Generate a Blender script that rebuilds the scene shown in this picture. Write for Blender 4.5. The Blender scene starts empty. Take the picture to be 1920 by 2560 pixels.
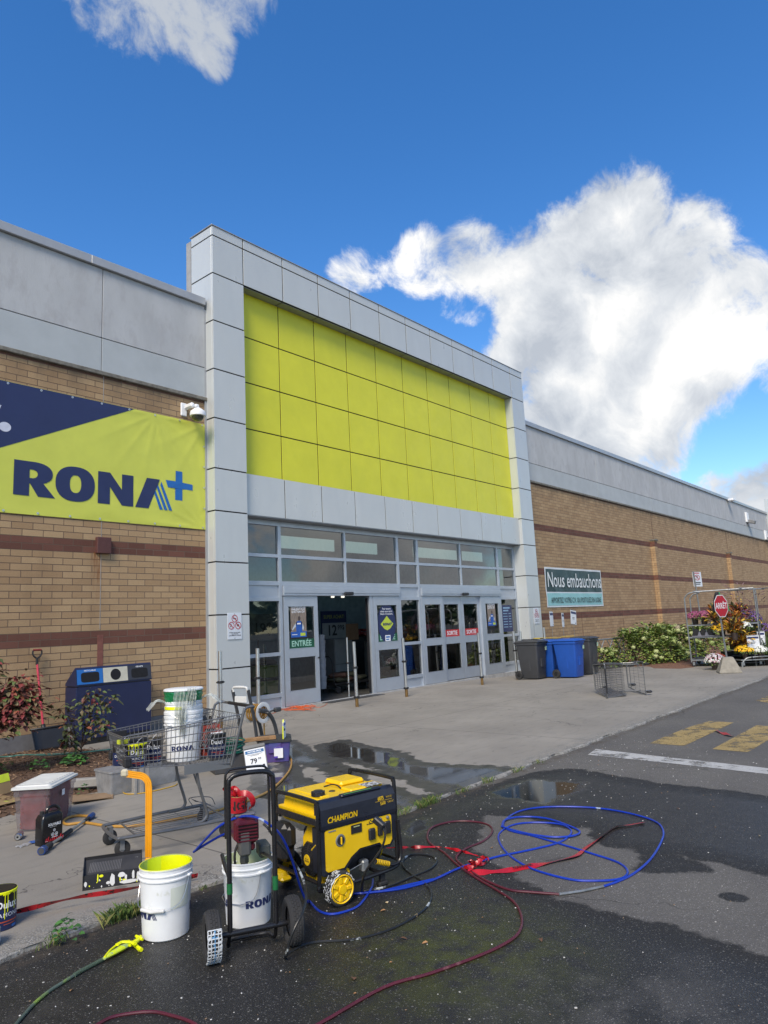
import bpy, math, random
import numpy as np
from mathutils import Vector, Matrix
random.seed(7); rng=np.random.default_rng(11)
D=bpy.data; SC=bpy.context.scene; COL=SC.collection
PI=math.pi
# ------------------------------------------------------------------ camera
CAM=np.array([-8.91843,-12.11109,1.74928]); FPX=1760.09
YAW,PITCH,ROLL=0.873284,0.160278,-0.049441
def cam_axes():
    f=np.array([math.sin(YAW)*math.cos(PITCH),math.cos(YAW)*math.cos(PITCH),math.sin(PITCH)])
    r=np.array([math.cos(YAW),-math.sin(YAW),0.]); u=np.cross(r,f)
    c,s=math.cos(ROLL),math.sin(ROLL)
    return np.array([c*r+s*u,-s*r+c*u,f])
RC=cam_axes()
cd=D.cameras.new('camera'); cam=D.objects.new('camera',cd); COL.objects.link(cam)
cd.sensor_fit='VERTICAL'; cd.sensor_height=36.; cd.lens=FPX/2560*36.; cd.clip_start=.05; cd.clip_end=5000
m=Matrix([[RC[0][i],RC[1][i],-RC[2][i],CAM[i]] for i in range(3)]+[[0,0,0,1]])
cam.matrix_world=m; SC.camera=cam
SC.view_settings.view_transform='Standard'; SC.view_settings.look='None'; SC.view_settings.gamma=1
SC.view_settings.exposure=1.15
SC.cycles.max_bounces=6; SC.cycles.transparent_max_bounces=12; SC.cycles.diffuse_bounces=3; SC.cycles.glossy_bounces=3
try: SC.cycles.use_denoising=True
except Exception: pass
# ------------------------------------------------------------------ sun and sky
SUN_AZ=math.radians(-116); SUN_EL=math.radians(44)       # azimuth measured from +Y towards +X
sdir=Vector((math.sin(SUN_AZ)*math.cos(SUN_EL),math.cos(SUN_AZ)*math.cos(SUN_EL),math.sin(SUN_EL)))
sl=D.lights.new('sun','SUN'); so=D.objects.new('sun',sl); COL.objects.link(so)
sl.energy=1.75; sl.angle=math.radians(22); sl.color=(1,.89,.74)
so.rotation_euler=sdir.to_track_quat('Z','Y').to_euler()
W=D.worlds.new('World'); SC.world=W; W.use_nodes=True
class NT:
    def __init__(s,t): s.t=t
    def n(s,ty,ins=None,**k):
        n=s.t.nodes.new(ty)
        for a,b in k.items(): setattr(n,a,b)
        for a,b in (ins or {}).items():
            if isinstance(b,bpy.types.NodeSocket): s.t.links.new(b,n.inputs[a])
            else: n.inputs[a].default_value=b
        return n
    def math(s,op,a,b=0.,c=None,clamp=False):
        d={0:a,1:b}
        if c is not None: d[2]=c
        return s.n('ShaderNodeMath',d,operation=op,use_clamp=clamp).outputs[0]
    def vm(s,op,a,b=None,out=0,scale=None):
        d={0:a}
        if b is not None: d[1]=b
        n=s.n('ShaderNodeVectorMath',d,operation=op)
        if scale is not None: n.inputs['Scale'].default_value=scale
        return n.outputs[out]
    def mix(s,f,a,b,mode='MIX'):
        n=s.n('ShaderNodeMix',data_type='RGBA',blend_type=mode)
        for i,v in ((0,f),(6,a),(7,b)):
            if isinstance(v,bpy.types.NodeSocket): s.t.links.new(v,n.inputs[i])
            else: n.inputs[i].default_value=v if i==0 else tuple(v)+((1,) if len(v)==3 else ())
        return n.outputs[2]
    def noise(s,vec,scale,detail=4,rough=.55,out='Fac',**k):
        return s.n('ShaderNodeTexNoise',{'Vector':vec,'Scale':scale,'Detail':detail,'Roughness':rough,**k}).outputs[out]
    def ramp(s,f,a,b,lo=0.,hi=1.,smooth=False):
        n=s.n('ShaderNodeMapRange',{0:f,1:a,2:b,3:lo,4:hi})
        if smooth: n.interpolation_type='SMOOTHSTEP'
        return n.outputs[0]
def world_sky():
    t=W.node_tree; t.nodes.clear(); N=NT(t)
    out=N.n('ShaderNodeOutputWorld'); bg=N.n('ShaderNodeBackground',{'Strength':.1}); t.links.new(bg.outputs[0],out.inputs[0])
    sky=N.n('ShaderNodeTexSky',sky_type='NISHITA'); sky.sun_disc=False; sky.sun_elevation=SUN_EL; sky.sun_rotation=SUN_AZ
    sky.air_density=1.; sky.dust_density=.4; sky.ozone_density=2.2; sky.altitude=0
    tc=N.n('ShaderNodeTexCoord').outputs['Generated']
    dirn=N.vm('NORMALIZE',tc)
    # clouds: soft blobs set in directions of the sky, broken up by fractal noise
    def d_of(u,v):
        d=RC.T@np.array([(u-960)/FPX,-(v-1280)/FPX,1.]); return d/np.linalg.norm(d)
    blobs=[(260,-20,95,.64),(385,20,80,.68),(500,70,62,.64),(330,90,45,.55),(535,140,38,.52),(600,-10,60,.5),
      (1560,590,120,.92),(1450,650,120,.92),(1690,640,110,.9),(1800,760,115,.9),(1330,680,100,.85),(1180,650,85,.92),(1050,655,78,.92),(920,668,66,.86),(860,680,40,.7),
      (1520,840,170,1.0),(1690,880,150,1.0),(1370,800,100,.8),(1400,1030,120,.9),(1580,1080,120,.9),(1660,1075,75,.75),(1290,930,90,.7),(1120,810,45,.42),(1930,800,95,.85),(1950,900,70,.7),(1150,760,60,.5),
      (1790,1235,50,.8),(1880,1235,60,.9),(1970,1225,80,.95),(1930,1320,90,.9)]
    # the rest of the sky, seen only in reflections
    acc=None
    for u,v,r,s in blobs:
        d=d_of(u,v); th=r/FPX
        dp=N.vm('DOT_PRODUCT',dirn,tuple(d),out='Value')
        f=N.ramp(dp,math.cos(th*1.75),math.cos(th*.1),0,s,True)
        acc=f if acc is None else N.math('SMOOTH_MAX',acc,f,.12)
    d0=d_of(960,1000)
    away=N.ramp(N.vm('DOT_PRODUCT',dirn,tuple(d0),out='Value'),.55,.2,0,1,True)
    wide=N.math('MULTIPLY',N.ramp(N.noise(dirn,1.9,3,.5),.42,.62,0,.95),away)
    acc=N.math('MAXIMUM',acc,wide)
    warp=N.vm('MULTIPLY_ADD',N.noise(dirn,5,3,.5,out='Color'),(.13,.13,.13)); 
    t.links.new(dirn,warp.node.inputs[2])
    n1=N.noise(warp,5.6,13,.66)
    n2=N.noise(N.vm('ADD',warp,tuple(Vector(tuple(sdir))*.035+Vector((0,0,.012)))),5.6,7,.58)
    dens=N.math('ADD',acc,N.math('MULTIPLY',N.math('SUBTRACT',n1,.5),2.45))
    al=N.ramp(dens,.42,.82,0,1,True)
    thick=N.ramp(dens,.7,1.7,0,1)
    n3=N.noise(N.vm('ADD',dirn,tuple(Vector(tuple(sdir))*.05+Vector((0,0,.05)))),3.4,3,.5); n4=N.noise(dirn,3.4,3,.5)
    lit=N.math('ADD',N.math('SUBTRACT',n1,n2),N.math('MULTIPLY',N.math('SUBTRACT',n4,n3),1.6))
    big=N.noise(N.vm('ADD',dirn,(3.1,1.7,.4)),4.2,4,.5)
    sh=N.math('ADD',N.math('MULTIPLY',lit,2.6),N.ramp(big,.36,.62,.66,.14))
    sh=N.math('SUBTRACT',sh,N.math('MULTIPLY',thick,.10),clamp=True)
    cc=N.n('ShaderNodeValToRGB',{0:sh}); r=cc.color_ramp
    r.elements[0].position=.0; r.elements[0].color=(2.35,2.56,2.9,1); r.elements[1].position=.95; r.elements[1].color=(4.9,4.85,4.75,1)
    e=r.elements.new(.5); e.color=(3.5,3.65,3.85,1)
    gn=N.n('ShaderNodeHueSaturation',{'Hue':.506,'Saturation':1.33,'Value':.95,'Color':sky.outputs[0]})
    col=N.mix(al,gn.outputs[0],cc.outputs[0])
    t.links.new(col,bg.inputs[0])
world_sky()
# ------------------------------------------------------------------ ground helpers
def sstep(t): t=min(1,max(0,t)); return t*t*(3-2*t)
def gz(x,y=-9.): return -.14*sstep((x-8)/6)*sstep((y+3.5)/3.5)
def ray(u,v): return RC.T@np.array([(u-960)/FPX,-(v-1280)/FPX,1.])
def G(u,v,h=0.):
    "point of the ground (plus h) seen at photo pixel u,v"
    d=ray(u,v); z=h
    for _ in range(12):
        t=(z-CAM[2])/d[2]; P=CAM+t*d; z=h+gz(P[0],P[1])
    return Vector(P)
def OY(u,v,Y):
    d=ray(u,v); t=(Y-CAM[1])/d[1]; return Vector(CAM+t*d)
AS=-.04   # asphalt below the walkway
# ------------------------------------------------------------------ mesh builder
def smooth_path(pts,k=6,closed=False):
    P=[Vector(p) for p in pts]; n=len(P)
    if n<3: return P
    out=[]; rg=range(n) if closed else range(n-1)
    for i in rg:
        p0=P[(i-1)%n] if (closed or i>0) else P[0]*2-P[1]
        p1=P[i]; p2=P[(i+1)%n]; p3=P[(i+2)%n] if (closed or i+2<n) else P[-1]*2-P[-2]
        for j in range(k):
            t=j/k; out.append(.5*((2*p1)+(p2-p0)*t+(2*p0-5*p1+4*p2-p3)*t*t+(3*p1-p0-3*p2+p3)*t**3))
    if not closed: out.append(P[-1])
    return out
def frame(o,r,u):
    r=Vector(r).normalized(); u=Vector(u).normalized(); n=r.cross(u)
    return Matrix([[r[i],u[i],n[i],o[i]] for i in range(3)]+[[0,0,0,1]])
def TR(x=0,y=0,z=0,rz=0,rx=0,ry=0): return Matrix.Translation((x,y,z))@Matrix.Rotation(rz,4,'Z')@Matrix.Rotation(ry,4,'Y')@Matrix.Rotation(rx,4,'X')
class B:
    def __init__(s,T=None): s.v=[];s.f=[];s.m=[];s.s=[];s.T=T or Matrix()
    def add(s,vs,fs,mi=0,sm=False,T=None):
        M=s.T@T if T is not None else s.T; o=len(s.v)
        s.v+=[tuple(M@Vector(v)) for v in vs]
        for f in fs: s.f.append([i+o for i in f]); s.m.append(mi); s.s.append(sm)
        return s
    def box(s,x0,x1,y0,y1,z0,z1,mi=0,b=0,T=None):
        if b<=0:
            vs=[(x,y,z) for z in (z0,z1) for y in (y0,y1) for x in (x0,x1)]
            return s.add(vs,[(0,2,3,1),(4,5,7,6),(0,1,5,4),(2,6,7,3),(0,4,6,2),(1,3,7,5)],mi,False,T)
        b=min(b,(x1-x0)*.45,(y1-y0)*.45,(z1-z0)*.45)
        vs=[];ix={}
        X=(x0,x1);Y=(y0,y1);Z=(z0,z1)
        for i in (0,1):
            for j in (0,1):
                for k in (0,1):
                    sx,sy,sz=(1,-1)[i],(1,-1)[j],(1,-1)[k]
                    for a in range(3):
                        p=[X[i]+sx*b,Y[j]+sy*b,Z[k]+sz*b]; p[a]=(X[i],Y[j],Z[k])[a]
                        ix[(i,j,k,a)]=len(vs); vs.append(tuple(p))
        fs=[]
        def fc(a,vals,rev):
            f=[ix[v+(a,)] for v in vals]; fs.append(f[::-1] if rev else f)
        for e in (0,1):
            fc(0,[(e,0,0),(e,1,0),(e,1,1),(e,0,1)],e==0)
            fc(1,[(0,e,0),(0,e,1),(1,e,1),(1,e,0)],e==0)
            fc(2,[(0,0,e),(1,0,e),(1,1,e),(0,1,e)],e==0)
        for a in range(3):
            o=[q for q in range(3) if q!=a]
            for e in (0,1):
                for g in (0,1):
                    def key(va): k=[0,0,0]; k[a]=va; k[o[0]]=e; k[o[1]]=g; return tuple(k)
                    fs.append([ix[key(0)+(o[0],)],ix[key(1)+(o[0],)],ix[key(1)+(o[1],)],ix[key(0)+(o[1],)]])
        for i in (0,1):
            for j in (0,1):
                for k in (0,1): fs.append([ix[(i,j,k,0)],ix[(i,j,k,1)],ix[(i,j,k,2)]])
        return s.add(vs,fs,mi,False,T)
    def cyl(s,p,q,r,r2=None,n=12,mi=0,cap=True,sm=True,T=None):
        return s.tube([p,q],[r,r if r2 is None else r2],n,mi,cap,sm,T)
    def tube(s,pts,r,n=8,mi=0,cap=True,sm=True,T=None,closed=False,flat=1.):
        P=[Vector(p) for p in pts]; k=len(P)
        R=list(r) if hasattr(r,'__len__') else [r]*k
        vs=[];fs=[]; up=None
        for i,p in enumerate(P):
            if closed: t=P[(i+1)%k]-P[i-1]
            else: t=P[min(i+1,k-1)]-P[max(i-1,0)]
            if t.length<1e-9: t=Vector((0,0,1))
            t.normalize()
            if up is None:
                up=Vector((0,0,1)) if abs(t.z)<.9 else Vector((1,0,0))
            a=t.cross(up)
            if a.length<1e-6: a=t.orthogonal()
            a.normalize(); up=a.cross(t).normalized()
            for j in range(n):
                an=2*PI*j/n; vs.append(p+a*(math.cos(an)*R[i])+up*(math.sin(an)*R[i]*flat))
        for i in range(k if closed else k-1):
            for j in range(n):
                a=i*n+j;b=i*n+(j+1)%n; c=((i+1)%k)*n+(j+1)%n; d=((i+1)%k)*n+j
                fs.append((a,b,c,d))
        s.add(vs,fs,mi,sm,T)
        if cap and not closed:
            s.add(vs[:n],[tuple(range(n))[::-1]],mi,False,T); s.add(vs[-n:],[tuple(range(n))],mi,False,T)
        return s
    def lathe(s,prof,n=24,mi=0,T=None,sm=True,a0=0,a1=2*PI):
        full=abs(a1-a0-2*PI)<1e-6; m_=n if full else n+1
        vs=[];fs=[]
        for r,z in prof:
            for j in range(m_):
                a=a0+(a1-a0)*j/n; vs.append((r*math.cos(a),r*math.sin(a),z))
        for i in range(len(prof)-1):
            for j in range(n):
                b=(j+1)%m_
                fs.append((i*m_+j,i*m_+b,(i+1)*m_+b,(i+1)*m_+j))
        return s.add(vs,fs,mi,sm,T)
    def prism(s,poly,d,mi=0,T=None,both=True,sm=False):
        "polygon in local xy (ccw), extruded from z=0 to z=d"
        n=len(poly); vs=[(x,y,0) for x,y in poly]+[(x,y,d) for x,y in poly]
        fs=[tuple(range(n,2*n))]
        if both: fs.append(tuple(range(n))[::-1])
        for i in range(n): fs.append((i,(i+1)%n,n+(i+1)%n,n+i))
        return s.add(vs,fs,mi,sm,T)
    def quad(s,a,b,c,d,mi=0,sm=False,T=None): return s.add([a,b,c,d],[(0,1,2,3)],mi,sm,T)
    def me(s,me,mi=0,T=None,fn=None):
        vs=[v.co.copy() for v in me.vertices]
        if fn: vs=[Vector(fn(v)) for v in vs]
        return s.add(vs,[tuple(p.vertices) for p in me.polygons],mi,False,T)
    def text(s,st,size,T,mi=0,bold=0.,align='CENTER',sx=1.,fn=None,ext=0.,sp=1.,lsp=1.):
        cu=D.curves.new('t','FONT'); cu.body=st; cu.size=size; cu.align_x=align; cu.align_y='CENTER' if align=='CENTER' else 'BOTTOM_BASELINE'
        cu.offset=bold*size; cu.extrude=ext; cu.resolution_u=2; cu.space_character=sp; cu.space_line=lsp
        o=D.objects.new('t',cu); me=D.meshes.new_from_object(o)
        if sx!=1:
            for v in me.vertices: v.co.x*=sx
        s.me(me,mi,T,fn); D.objects.remove(o); D.curves.remove(cu); D.meshes.remove(me); return s
    def shape(s,loops,T,mi=0,fn=None):
        cu=D.curves.new('t','CURVE'); cu.dimensions='2D'; cu.fill_mode='BOTH'
        for lp in loops:
            sp=cu.splines.new('POLY'); sp.points.add(len(lp)-1); sp.use_cyclic_u=True
            for i,(x,y) in enumerate(lp): sp.points[i].co=(x,y,0,1)
        o=D.objects.new('t',cu); me=D.meshes.new_from_object(o)
        s.me(me,mi,T,fn); D.objects.remove(o); D.curves.remove(cu); D.meshes.remove(me); return s
    def done(s,name,mats,parent=None,sharp=35,**tags):
        me=D.meshes.new(name); me.from_pydata(s.v,[],s.f); 
        if not isinstance(mats,(list,tuple)): mats=[mats]
        for x in mats: me.materials.append(x)
        me.polygons.foreach_set('material_index',s.m); me.polygons.foreach_set('use_smooth',s.s)
        me.update()
        if any(s.s):
            try: me.set_sharp_from_angle(angle=math.radians(sharp))
            except Exception: pass
        o=D.objects.new(name,me); COL.objects.link(o)
        if parent is not None: o.parent=parent
        for k,v in tags.items(): o[k]=v
        return o
def thing(name,label,cat,loc=(0,0,0),rz=0,group=None,rot=None):
    o=D.objects.new(name,None); COL.objects.link(o); o.location=loc; o.rotation_euler=rot or (0,0,rz)
    o.empty_display_size=.1; o['label']=label; o['category']=cat
    if group: o['group']=group
    return o
def tag(o,label,cat,group=None,loc=None,rz=None):
    o['label']=label; o['category']=cat
    if group: o['group']=group
    if loc is not None: o.location=loc
    if rz is not None: o.rotation_euler=(0,0,rz)
    return o
def dup(root,loc,rz,label,rot=None,swap=None,skip=()):
    def cp(o,par):
        c=o.copy(); COL.objects.link(c)
        if par is not None: c.parent=par
        for ch in o.children:
            if ch.name.split('.')[0] not in skip: cp(ch,c)
        return c
    r=cp(root,None); r.location=loc; r.rotation_euler=rot or (0,0,rz); r['label']=label
    return r
# ------------------------------------------------------------------ materials
MATS={}
def mat(name,col=(.5,.5,.5),rough=.5,metal=0.,var=.12,vs=6.,bump=0.,bs=60.,alpha=1.,spec=.5,coat=0.,emit=None,es=0.,col2=None,thr=(.5,.6),ps=12.,sheen=0,stretch=None,trans=0.):
    "principled material with noise in its colour; col2 adds splashes / worn patches of a second colour"
    if name in MATS: return MATS[name]
    m=D.materials.new(name); m.use_nodes=True; t=m.node_tree; t.nodes.clear(); N=NT(t)
    o=N.n('ShaderNodeOutputMaterial'); p=N.n('ShaderNodeBsdfPrincipled'); t.links.new(p.outputs[0],o.inputs[0])
    tc=N.n('ShaderNodeTexCoord').outputs['Object']
    if stretch: tc=N.vm('MULTIPLY',tc,stretch)
    c=col
    n=N.noise(tc,vs,5,.6)
    f=N.ramp(n,.3,.7,1-var,1+var)
    cc=N.n('ShaderNodeVectorMath',{0:tuple(col)},operation='SCALE'); t.links.new(f,cc.inputs['Scale']); c=cc.outputs[0]
    if col2:
        k=N.noise(tc,ps,6,.65); c=N.mix(N.ramp(k,thr[0],thr[1]),c,col2)
    t.links.new(c,p.inputs['Base Color'])
    t.links.new(N.ramp(N.noise(tc,vs*2.3,3,.5),.3,.7,max(.02,rough-.07),min(1,rough+.07)),p.inputs['Roughness'])
    p.inputs['Metallic'].default_value=metal; p.inputs['Alpha'].default_value=alpha
    p.inputs['Specular IOR Level'].default_value=spec; p.inputs['Coat Weight'].default_value=coat
    if trans: p.inputs['Transmission Weight'].default_value=trans
    if emit: p.inputs['Emission Color'].default_value=tuple(emit)+(1,); p.inputs['Emission Strength'].default_value=es
    if bump>0:
        b=N.n('ShaderNodeBump',{'Strength':min(1,bump),'Distance':.004,'Height':N.noise(tc,bs,4,.6)}); t.links.new(b.outputs[0],p.inputs['Normal'])
    MATS[name]=m; return m
def thin_glass(name,tint=(.8,.86,.84),refl=1.,clear=.9):
    m=D.materials.new(name); m.use_nodes=True; t=m.node_tree; t.nodes.clear(); N=NT(t)
    o=N.n('ShaderNodeOutputMaterial'); tr=N.n('ShaderNodeBsdfTransparent',{0:tuple(x*clear for x in tint)+(1,)}); 
    tc=N.n('ShaderNodeTexCoord').outputs['Object']
    bp=N.n('ShaderNodeBump',{'Strength':.06,'Distance':.02,'Height':N.noise(tc,1.3,1,.4)})
    gl=N.n('ShaderNodeBsdfGlossy',{0:(1,1,1,1),'Roughness':.015}); t.links.new(bp.outputs[0],gl.inputs['Normal'])
    fr=N.n('ShaderNodeFresnel',{'IOR':1.52}); fac=N.math('MULTIPLY',fr.outputs[0],refl*2.5,clamp=True)
    mx=N.n('ShaderNodeMixShader',{0:fac,1:tr.outputs[0],2:gl.outputs[0]}); t.links.new(mx.outputs[0],o.inputs[0]); MATS[name]=m; return m
def film(name,tint,milk,amount=.5):
    "translucent plastic film or box wall"
    m=D.materials.new(name); m.use_nodes=True; t=m.node_tree; t.nodes.clear(); N=NT(t)
    o=N.n('ShaderNodeOutputMaterial'); tr=N.n('ShaderNodeBsdfTransparent',{0:tuple(tint)+(1,)})
    p=N.n('ShaderNodeBsdfPrincipled',{'Base Color':tuple(milk)+(1,),'Roughness':.28})
    tc=N.n('ShaderNodeTexCoord').outputs['Object']
    k=N.ramp(N.noise(tc,9,4,.6),.3,.7,amount*.75,min(1,amount*1.25))
    mx=N.n('ShaderNodeMixShader',{0:k,1:tr.outputs[0],2:p.outputs[0]}); t.links.new(mx.outputs[0],o.inputs[0]); MATS[name]=m; return m
white=mat('white_print',(.78,.79,.8),.5,var=.04); black=mat('black_plastic',(.018,.018,.02),.42,var=.3)
blackm=mat('black_painted_steel',(.012,.012,.014),.3,var=.3,col2=(.5,.5,.5),thr=(.735,.75),ps=55,bump=.1)
navy=mat('navy_print',(.022,.032,.11),.5,var=.06); blue=mat('blue_print',(.012,.13,.42),.45,var=.05)
lime=mat('lime_print',(.50,.60,.05),.5,var=.05)
steel=mat('stainless_steel',(.70,.69,.67),.34,1.,var=.04,vs=8); galv=mat('galvanised_steel',(.27,.285,.29),.45,.6,var=.22,vs=14)
rubber=mat('rubber',(.022,.022,.023),.8,var=.25,bump=.3,bs=90)
chrome=mat('grey_wire_steel',(.19,.19,.19),.36,.55,var=.25,vs=15)
hole=mat('dark_opening',(.004,.004,.005),.8)
ink=mat('black_ink',(.015,.015,.02),.6)
red=mat('red_print',(.45,.015,.03),.45,var=.08)
# ------------------------------------------------------------------ signed distance fields for wet ground
def sdist(px,py,poly):
    "signed distance, positive inside"
    P=np.array(poly,float); n=len(P); d=np.full(px.shape,1e9); ins=np.zeros(px.shape,bool)
    for i in range(n):
        a=P[i-1];b=P[i]; e=b-a; wx=px-a[0]; wy=py-a[1]
        t=np.clip((wx*e[0]+wy*e[1])/(e@e+1e-12),0,1)
        d=np.minimum(d,(wx-e[0]*t)**2+(wy-e[1]*t)**2)
        c=((a[1]<=py)&(b[1]>py))|((b[1]<=py)&(a[1]>py))
        xx=a[0]+(py-a[1])/(e[1] if abs(e[1])>1e-12 else 1e-12)*e[0]
        ins^=c&(px<xx)
    d=np.sqrt(d); return np.where(ins,d,-d)
def gp(pts,ox=0,oy=0,s=1.,h=0.): return [tuple(G(ox+x*s,oy+y*s,h)[:2]) for x,y in pts]
Z6=(960,1900,.57866)
dry=gp([(440,240),(530,238),(640,262),(780,300),(870,290),(900,340),(960,370),(1060,390),(1100,400),(1080,470),(1130,490),(1420,485),(1430,470),(1270,412),(1450,450),(1659,500),(2300,640),(2300,1010),(1659,840),(1300,730),(1000,665),(780,600),(690,570),(590,515),(480,450),(380,390),(410,320)],*Z6,AS)
wet=gp([(-60,262),(300,150),(640,55),(760,38),(870,40),(1000,70),(1200,100),(1430,125),(1659,155),(2300,260)],*Z6,AS)+[(3.5,-30),(-30,-30),(-30,-7.6),(-7.2,-7.55),(-3.6,-7.55)]
pud=[gp([(440,140),(560,95),(620,78),(770,88),(895,93),(870,125),(800,160),(740,195),(640,192),(560,175),(480,170)],*Z6,AS),
     gp([(60,300),(130,250),(200,240),(230,280),(180,330),(90,345),(60,330)],*Z6,AS)]
k_=1.1573
cw=[gp([(690,1610),(740,1600),(800,1615),(860,1625),(900,1650),(1000,1655),(1120,1660),(1150,1672),(1090,1690),(1010,1720),(960,1700),(900,1690),(830,1660),(760,1645),(700,1635)],0,0,k_),
    gp([(560,1620),(630,1600),(700,1640),(760,1665),(830,1668),(900,1690),(960,1702),(1000,1722),(950,1735),(900,1765),(830,1745),(760,1755),(700,1790),(640,1780),(600,1730),(560,1700)],0,0,k_)]
cdry=[gp([(780,1670),(850,1672),(930,1700),(950,1715),(900,1725),(850,1705),(780,1690)],0,0,k_),gp([(640,1650),(700,1655),(740,1690),(690,1700),(640,1680)],0,0,k_),gp([(560,1640),(610,1640),(620,1665),(570,1668)],0,0,k_)]
def grid_mesh(name,xs,ys,zf,mats):
    X,Y=np.meshgrid(xs,ys); nx,ny=len(xs),len(ys)
    vs=[(x,y,zf(x,y)) for y in ys for x in xs]
    fs=[(j*nx+i,j*nx+i+1,(j+1)*nx+i+1,(j+1)*nx+i) for j in range(ny-1) for i in range(nx-1)]
    me=D.meshes.new(name); me.from_pydata(vs,[],fs); me.materials.append(mats)
    o=D.objects.new(name,me); COL.objects.link(o); o['kind']='structure'
    return o,X.ravel(),Y.ravel()
def set_attr(o,name,val):
    a=o.data.attributes.new(name,'FLOAT','POINT'); a.data.foreach_set('value',np.ascontiguousarray(val,dtype=np.float32))
def asphalt_mat():
    m=D.materials.new('asphalt'); m.use_nodes=True; t=m.node_tree; t.nodes.clear(); N=NT(t)
    o=N.n('ShaderNodeOutputMaterial'); p=N.n('ShaderNodeBsdfPrincipled'); t.links.new(p.outputs[0],o.inputs[0])
    tc=N.n('ShaderNodeTexCoord').outputs['Object']
    at=lambda n:N.n('ShaderNodeAttribute',attribute_name=n).outputs['Fac']
    jit=N.math('MULTIPLY',N.math('SUBTRACT',N.noise(tc,5.5,6,.65),.5),.28)
    wetf=N.ramp(N.math('ADD',at('wet'),jit),-.03,.025,0,1,True)
    wetf2=N.ramp(N.math('ADD',at('wet'),jit),-.012,.35)
    pudf=N.ramp(N.math('ADD',at('puddle'),N.math('MULTIPLY',jit,1.2)),-.02,.16,0,1,True)
    # aggregate: bright and dark stones of several sizes
    v1=N.n('ShaderNodeTexVoronoi',{'Vector':tc,'Scale':95.}); v2=N.n('ShaderNodeTexVoronoi',{'Vector':tc,'Scale':42.})
    st=N.math('MULTIPLY',N.math('LESS_THAN',v1.outputs['Distance'],.36),N.n('ShaderNodeSeparateColor',{0:v1.outputs['Color']}).outputs[0])
    st=N.ramp(st,.72,.86)
    st2=N.math('MULTIPLY',N.math('LESS_THAN',v2.outputs['Distance'],.22),N.ramp(N.n('ShaderNodeSeparateColor',{0:v2.outputs['Color']}).outputs[1],.9,.94))
    st=N.math('MAXIMUM',N.math('MULTIPLY',st,.75),st2)
    fine=N.noise(tc,160,3,.7); big=N.noise(tc,.7,4,.55); mid=N.noise(tc,9,5,.6)
    dryc=N.mix(N.ramp(fine,.3,.7),(.066,.063,.058),(.150,.142,.130)); dryc=N.mix(st,dryc,(.26,.25,.235))
    dryc=N.mix(1.,dryc,N.n('ShaderNodeCombineColor',{0:N.ramp(big,.3,.7,.82,1.15),1:N.ramp(big,.3,.7,.82,1.15),2:N.ramp(big,.3,.7,.84,1.13)}).outputs[0],'MULTIPLY')
    wetc=N.mix(N.ramp(fine,.3,.7),(.0115,.0112,.011),(.036,.0345,.032)); wetc=N.mix(N.math('MULTIPLY',st,.8),wetc,(.17,.165,.15))
    alg=N.math('MULTIPLY',at('tint'),N.ramp(mid,.35,.6)); wetc=N.mix(N.math('MULTIPLY',alg,.55),wetc,(.07,.08,.008))
    half=N.mix(N.ramp(N.noise(tc,1.6,6,.7),.46,.6),wetc,dryc)   # drying zones inside the wet
    wetc=N.mix(N.math('MULTIPLY',at('drying'),.55),wetc,half)
    c=N.mix(wetf,dryc,wetc); c=N.mix(N.math('MULTIPLY',pudf,.75),c,(.012,.011,.009))
    dirt=N.math('MULTIPLY',at('edge'),N.ramp(N.noise(tc,14,6,.7),.42,.62)); c=N.mix(dirt,c,(.07,.055,.04))
    # cracks
    cr=N.n('ShaderNodeTexVoronoi',{'Vector':N.vm('ADD',tc,N.vm('SCALE',N.noise(tc,1.4,4,.6,out='Color'),scale=.9)),'Scale':.21},feature='DISTANCE_TO_EDGE').outputs['Distance']
    crk=N.math('MULTIPLY',N.ramp(cr,.0022,.0008),N.ramp(N.noise(tc,.5,2),.45,.6)); c=N.mix(crk,c,(.012,.012,.012))
    t.links.new(c,p.inputs['Base Color'])
    r=N.ramp(wetf2,0,1,.93,.50); r=N.mix(pudf,N.n('ShaderNodeCombineColor',{0:r,1:r,2:r}).outputs[0],(.035,.035,.035))
    r=N.mix(N.math('MULTIPLY',wetf,N.ramp(mid,.3,.75,.0,.35)),r,(.3,.3,.3)); r=N.mix(pudf,r,(.05,.05,.05))
    t.links.new(r,p.inputs['Roughness'])
    t.links.new(N.mix(wetf,(.3,.3,.3),(.30,.30,.30)),p.inputs['Specular IOR Level'])
    h=N.math('ADD',N.math('MULTIPLY',N.noise(tc,130,3,.6),1.),N.math('MULTIPLY',v1.outputs['Distance'],-.8))
    stn=N.ramp(pudf,0,.8,.55,0.); b=N.n('ShaderNodeBump',{'Distance':.004,'Height':h}); t.links.new(stn,b.inputs['Strength']); t.links.new(b.outputs[0],p.inputs['Normal'])
    return m
def edges(a,b,s): return list(np.arange(a,b,s))
xs=[-400,-150,-60,-30,-20,-14]+edges(-10.5,4.5,.06)+edges(4.6,14,.3)+[16,19,23,28,35,45,60,90,150,300,600]
ys=[-400,-150,-60,-35,-22,-16]+edges(-12.6,-7.4,.06)+[-6,0,15,60,200,500]
ground,X,Y=grid_mesh('ground',xs,ys,lambda x,y:AS+(gz(x,y)-.06 if y>-7.3 else 0.),asphalt_mat())
wv=np.minimum(sdist(X,Y,wet),-sdist(X,Y,dry))
for (u,v,r) in ((1700,2172,.055),(1835,2243,.085)):
    q=G(u,v,AS); wv=np.maximum(wv,(r-np.hypot(X-q.x,Y-q.y))*3)
set_attr(ground,'wet',wv)
set_attr(ground,'puddle',np.max([sdist(X,Y,q) for q in pud],axis=0))
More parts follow.
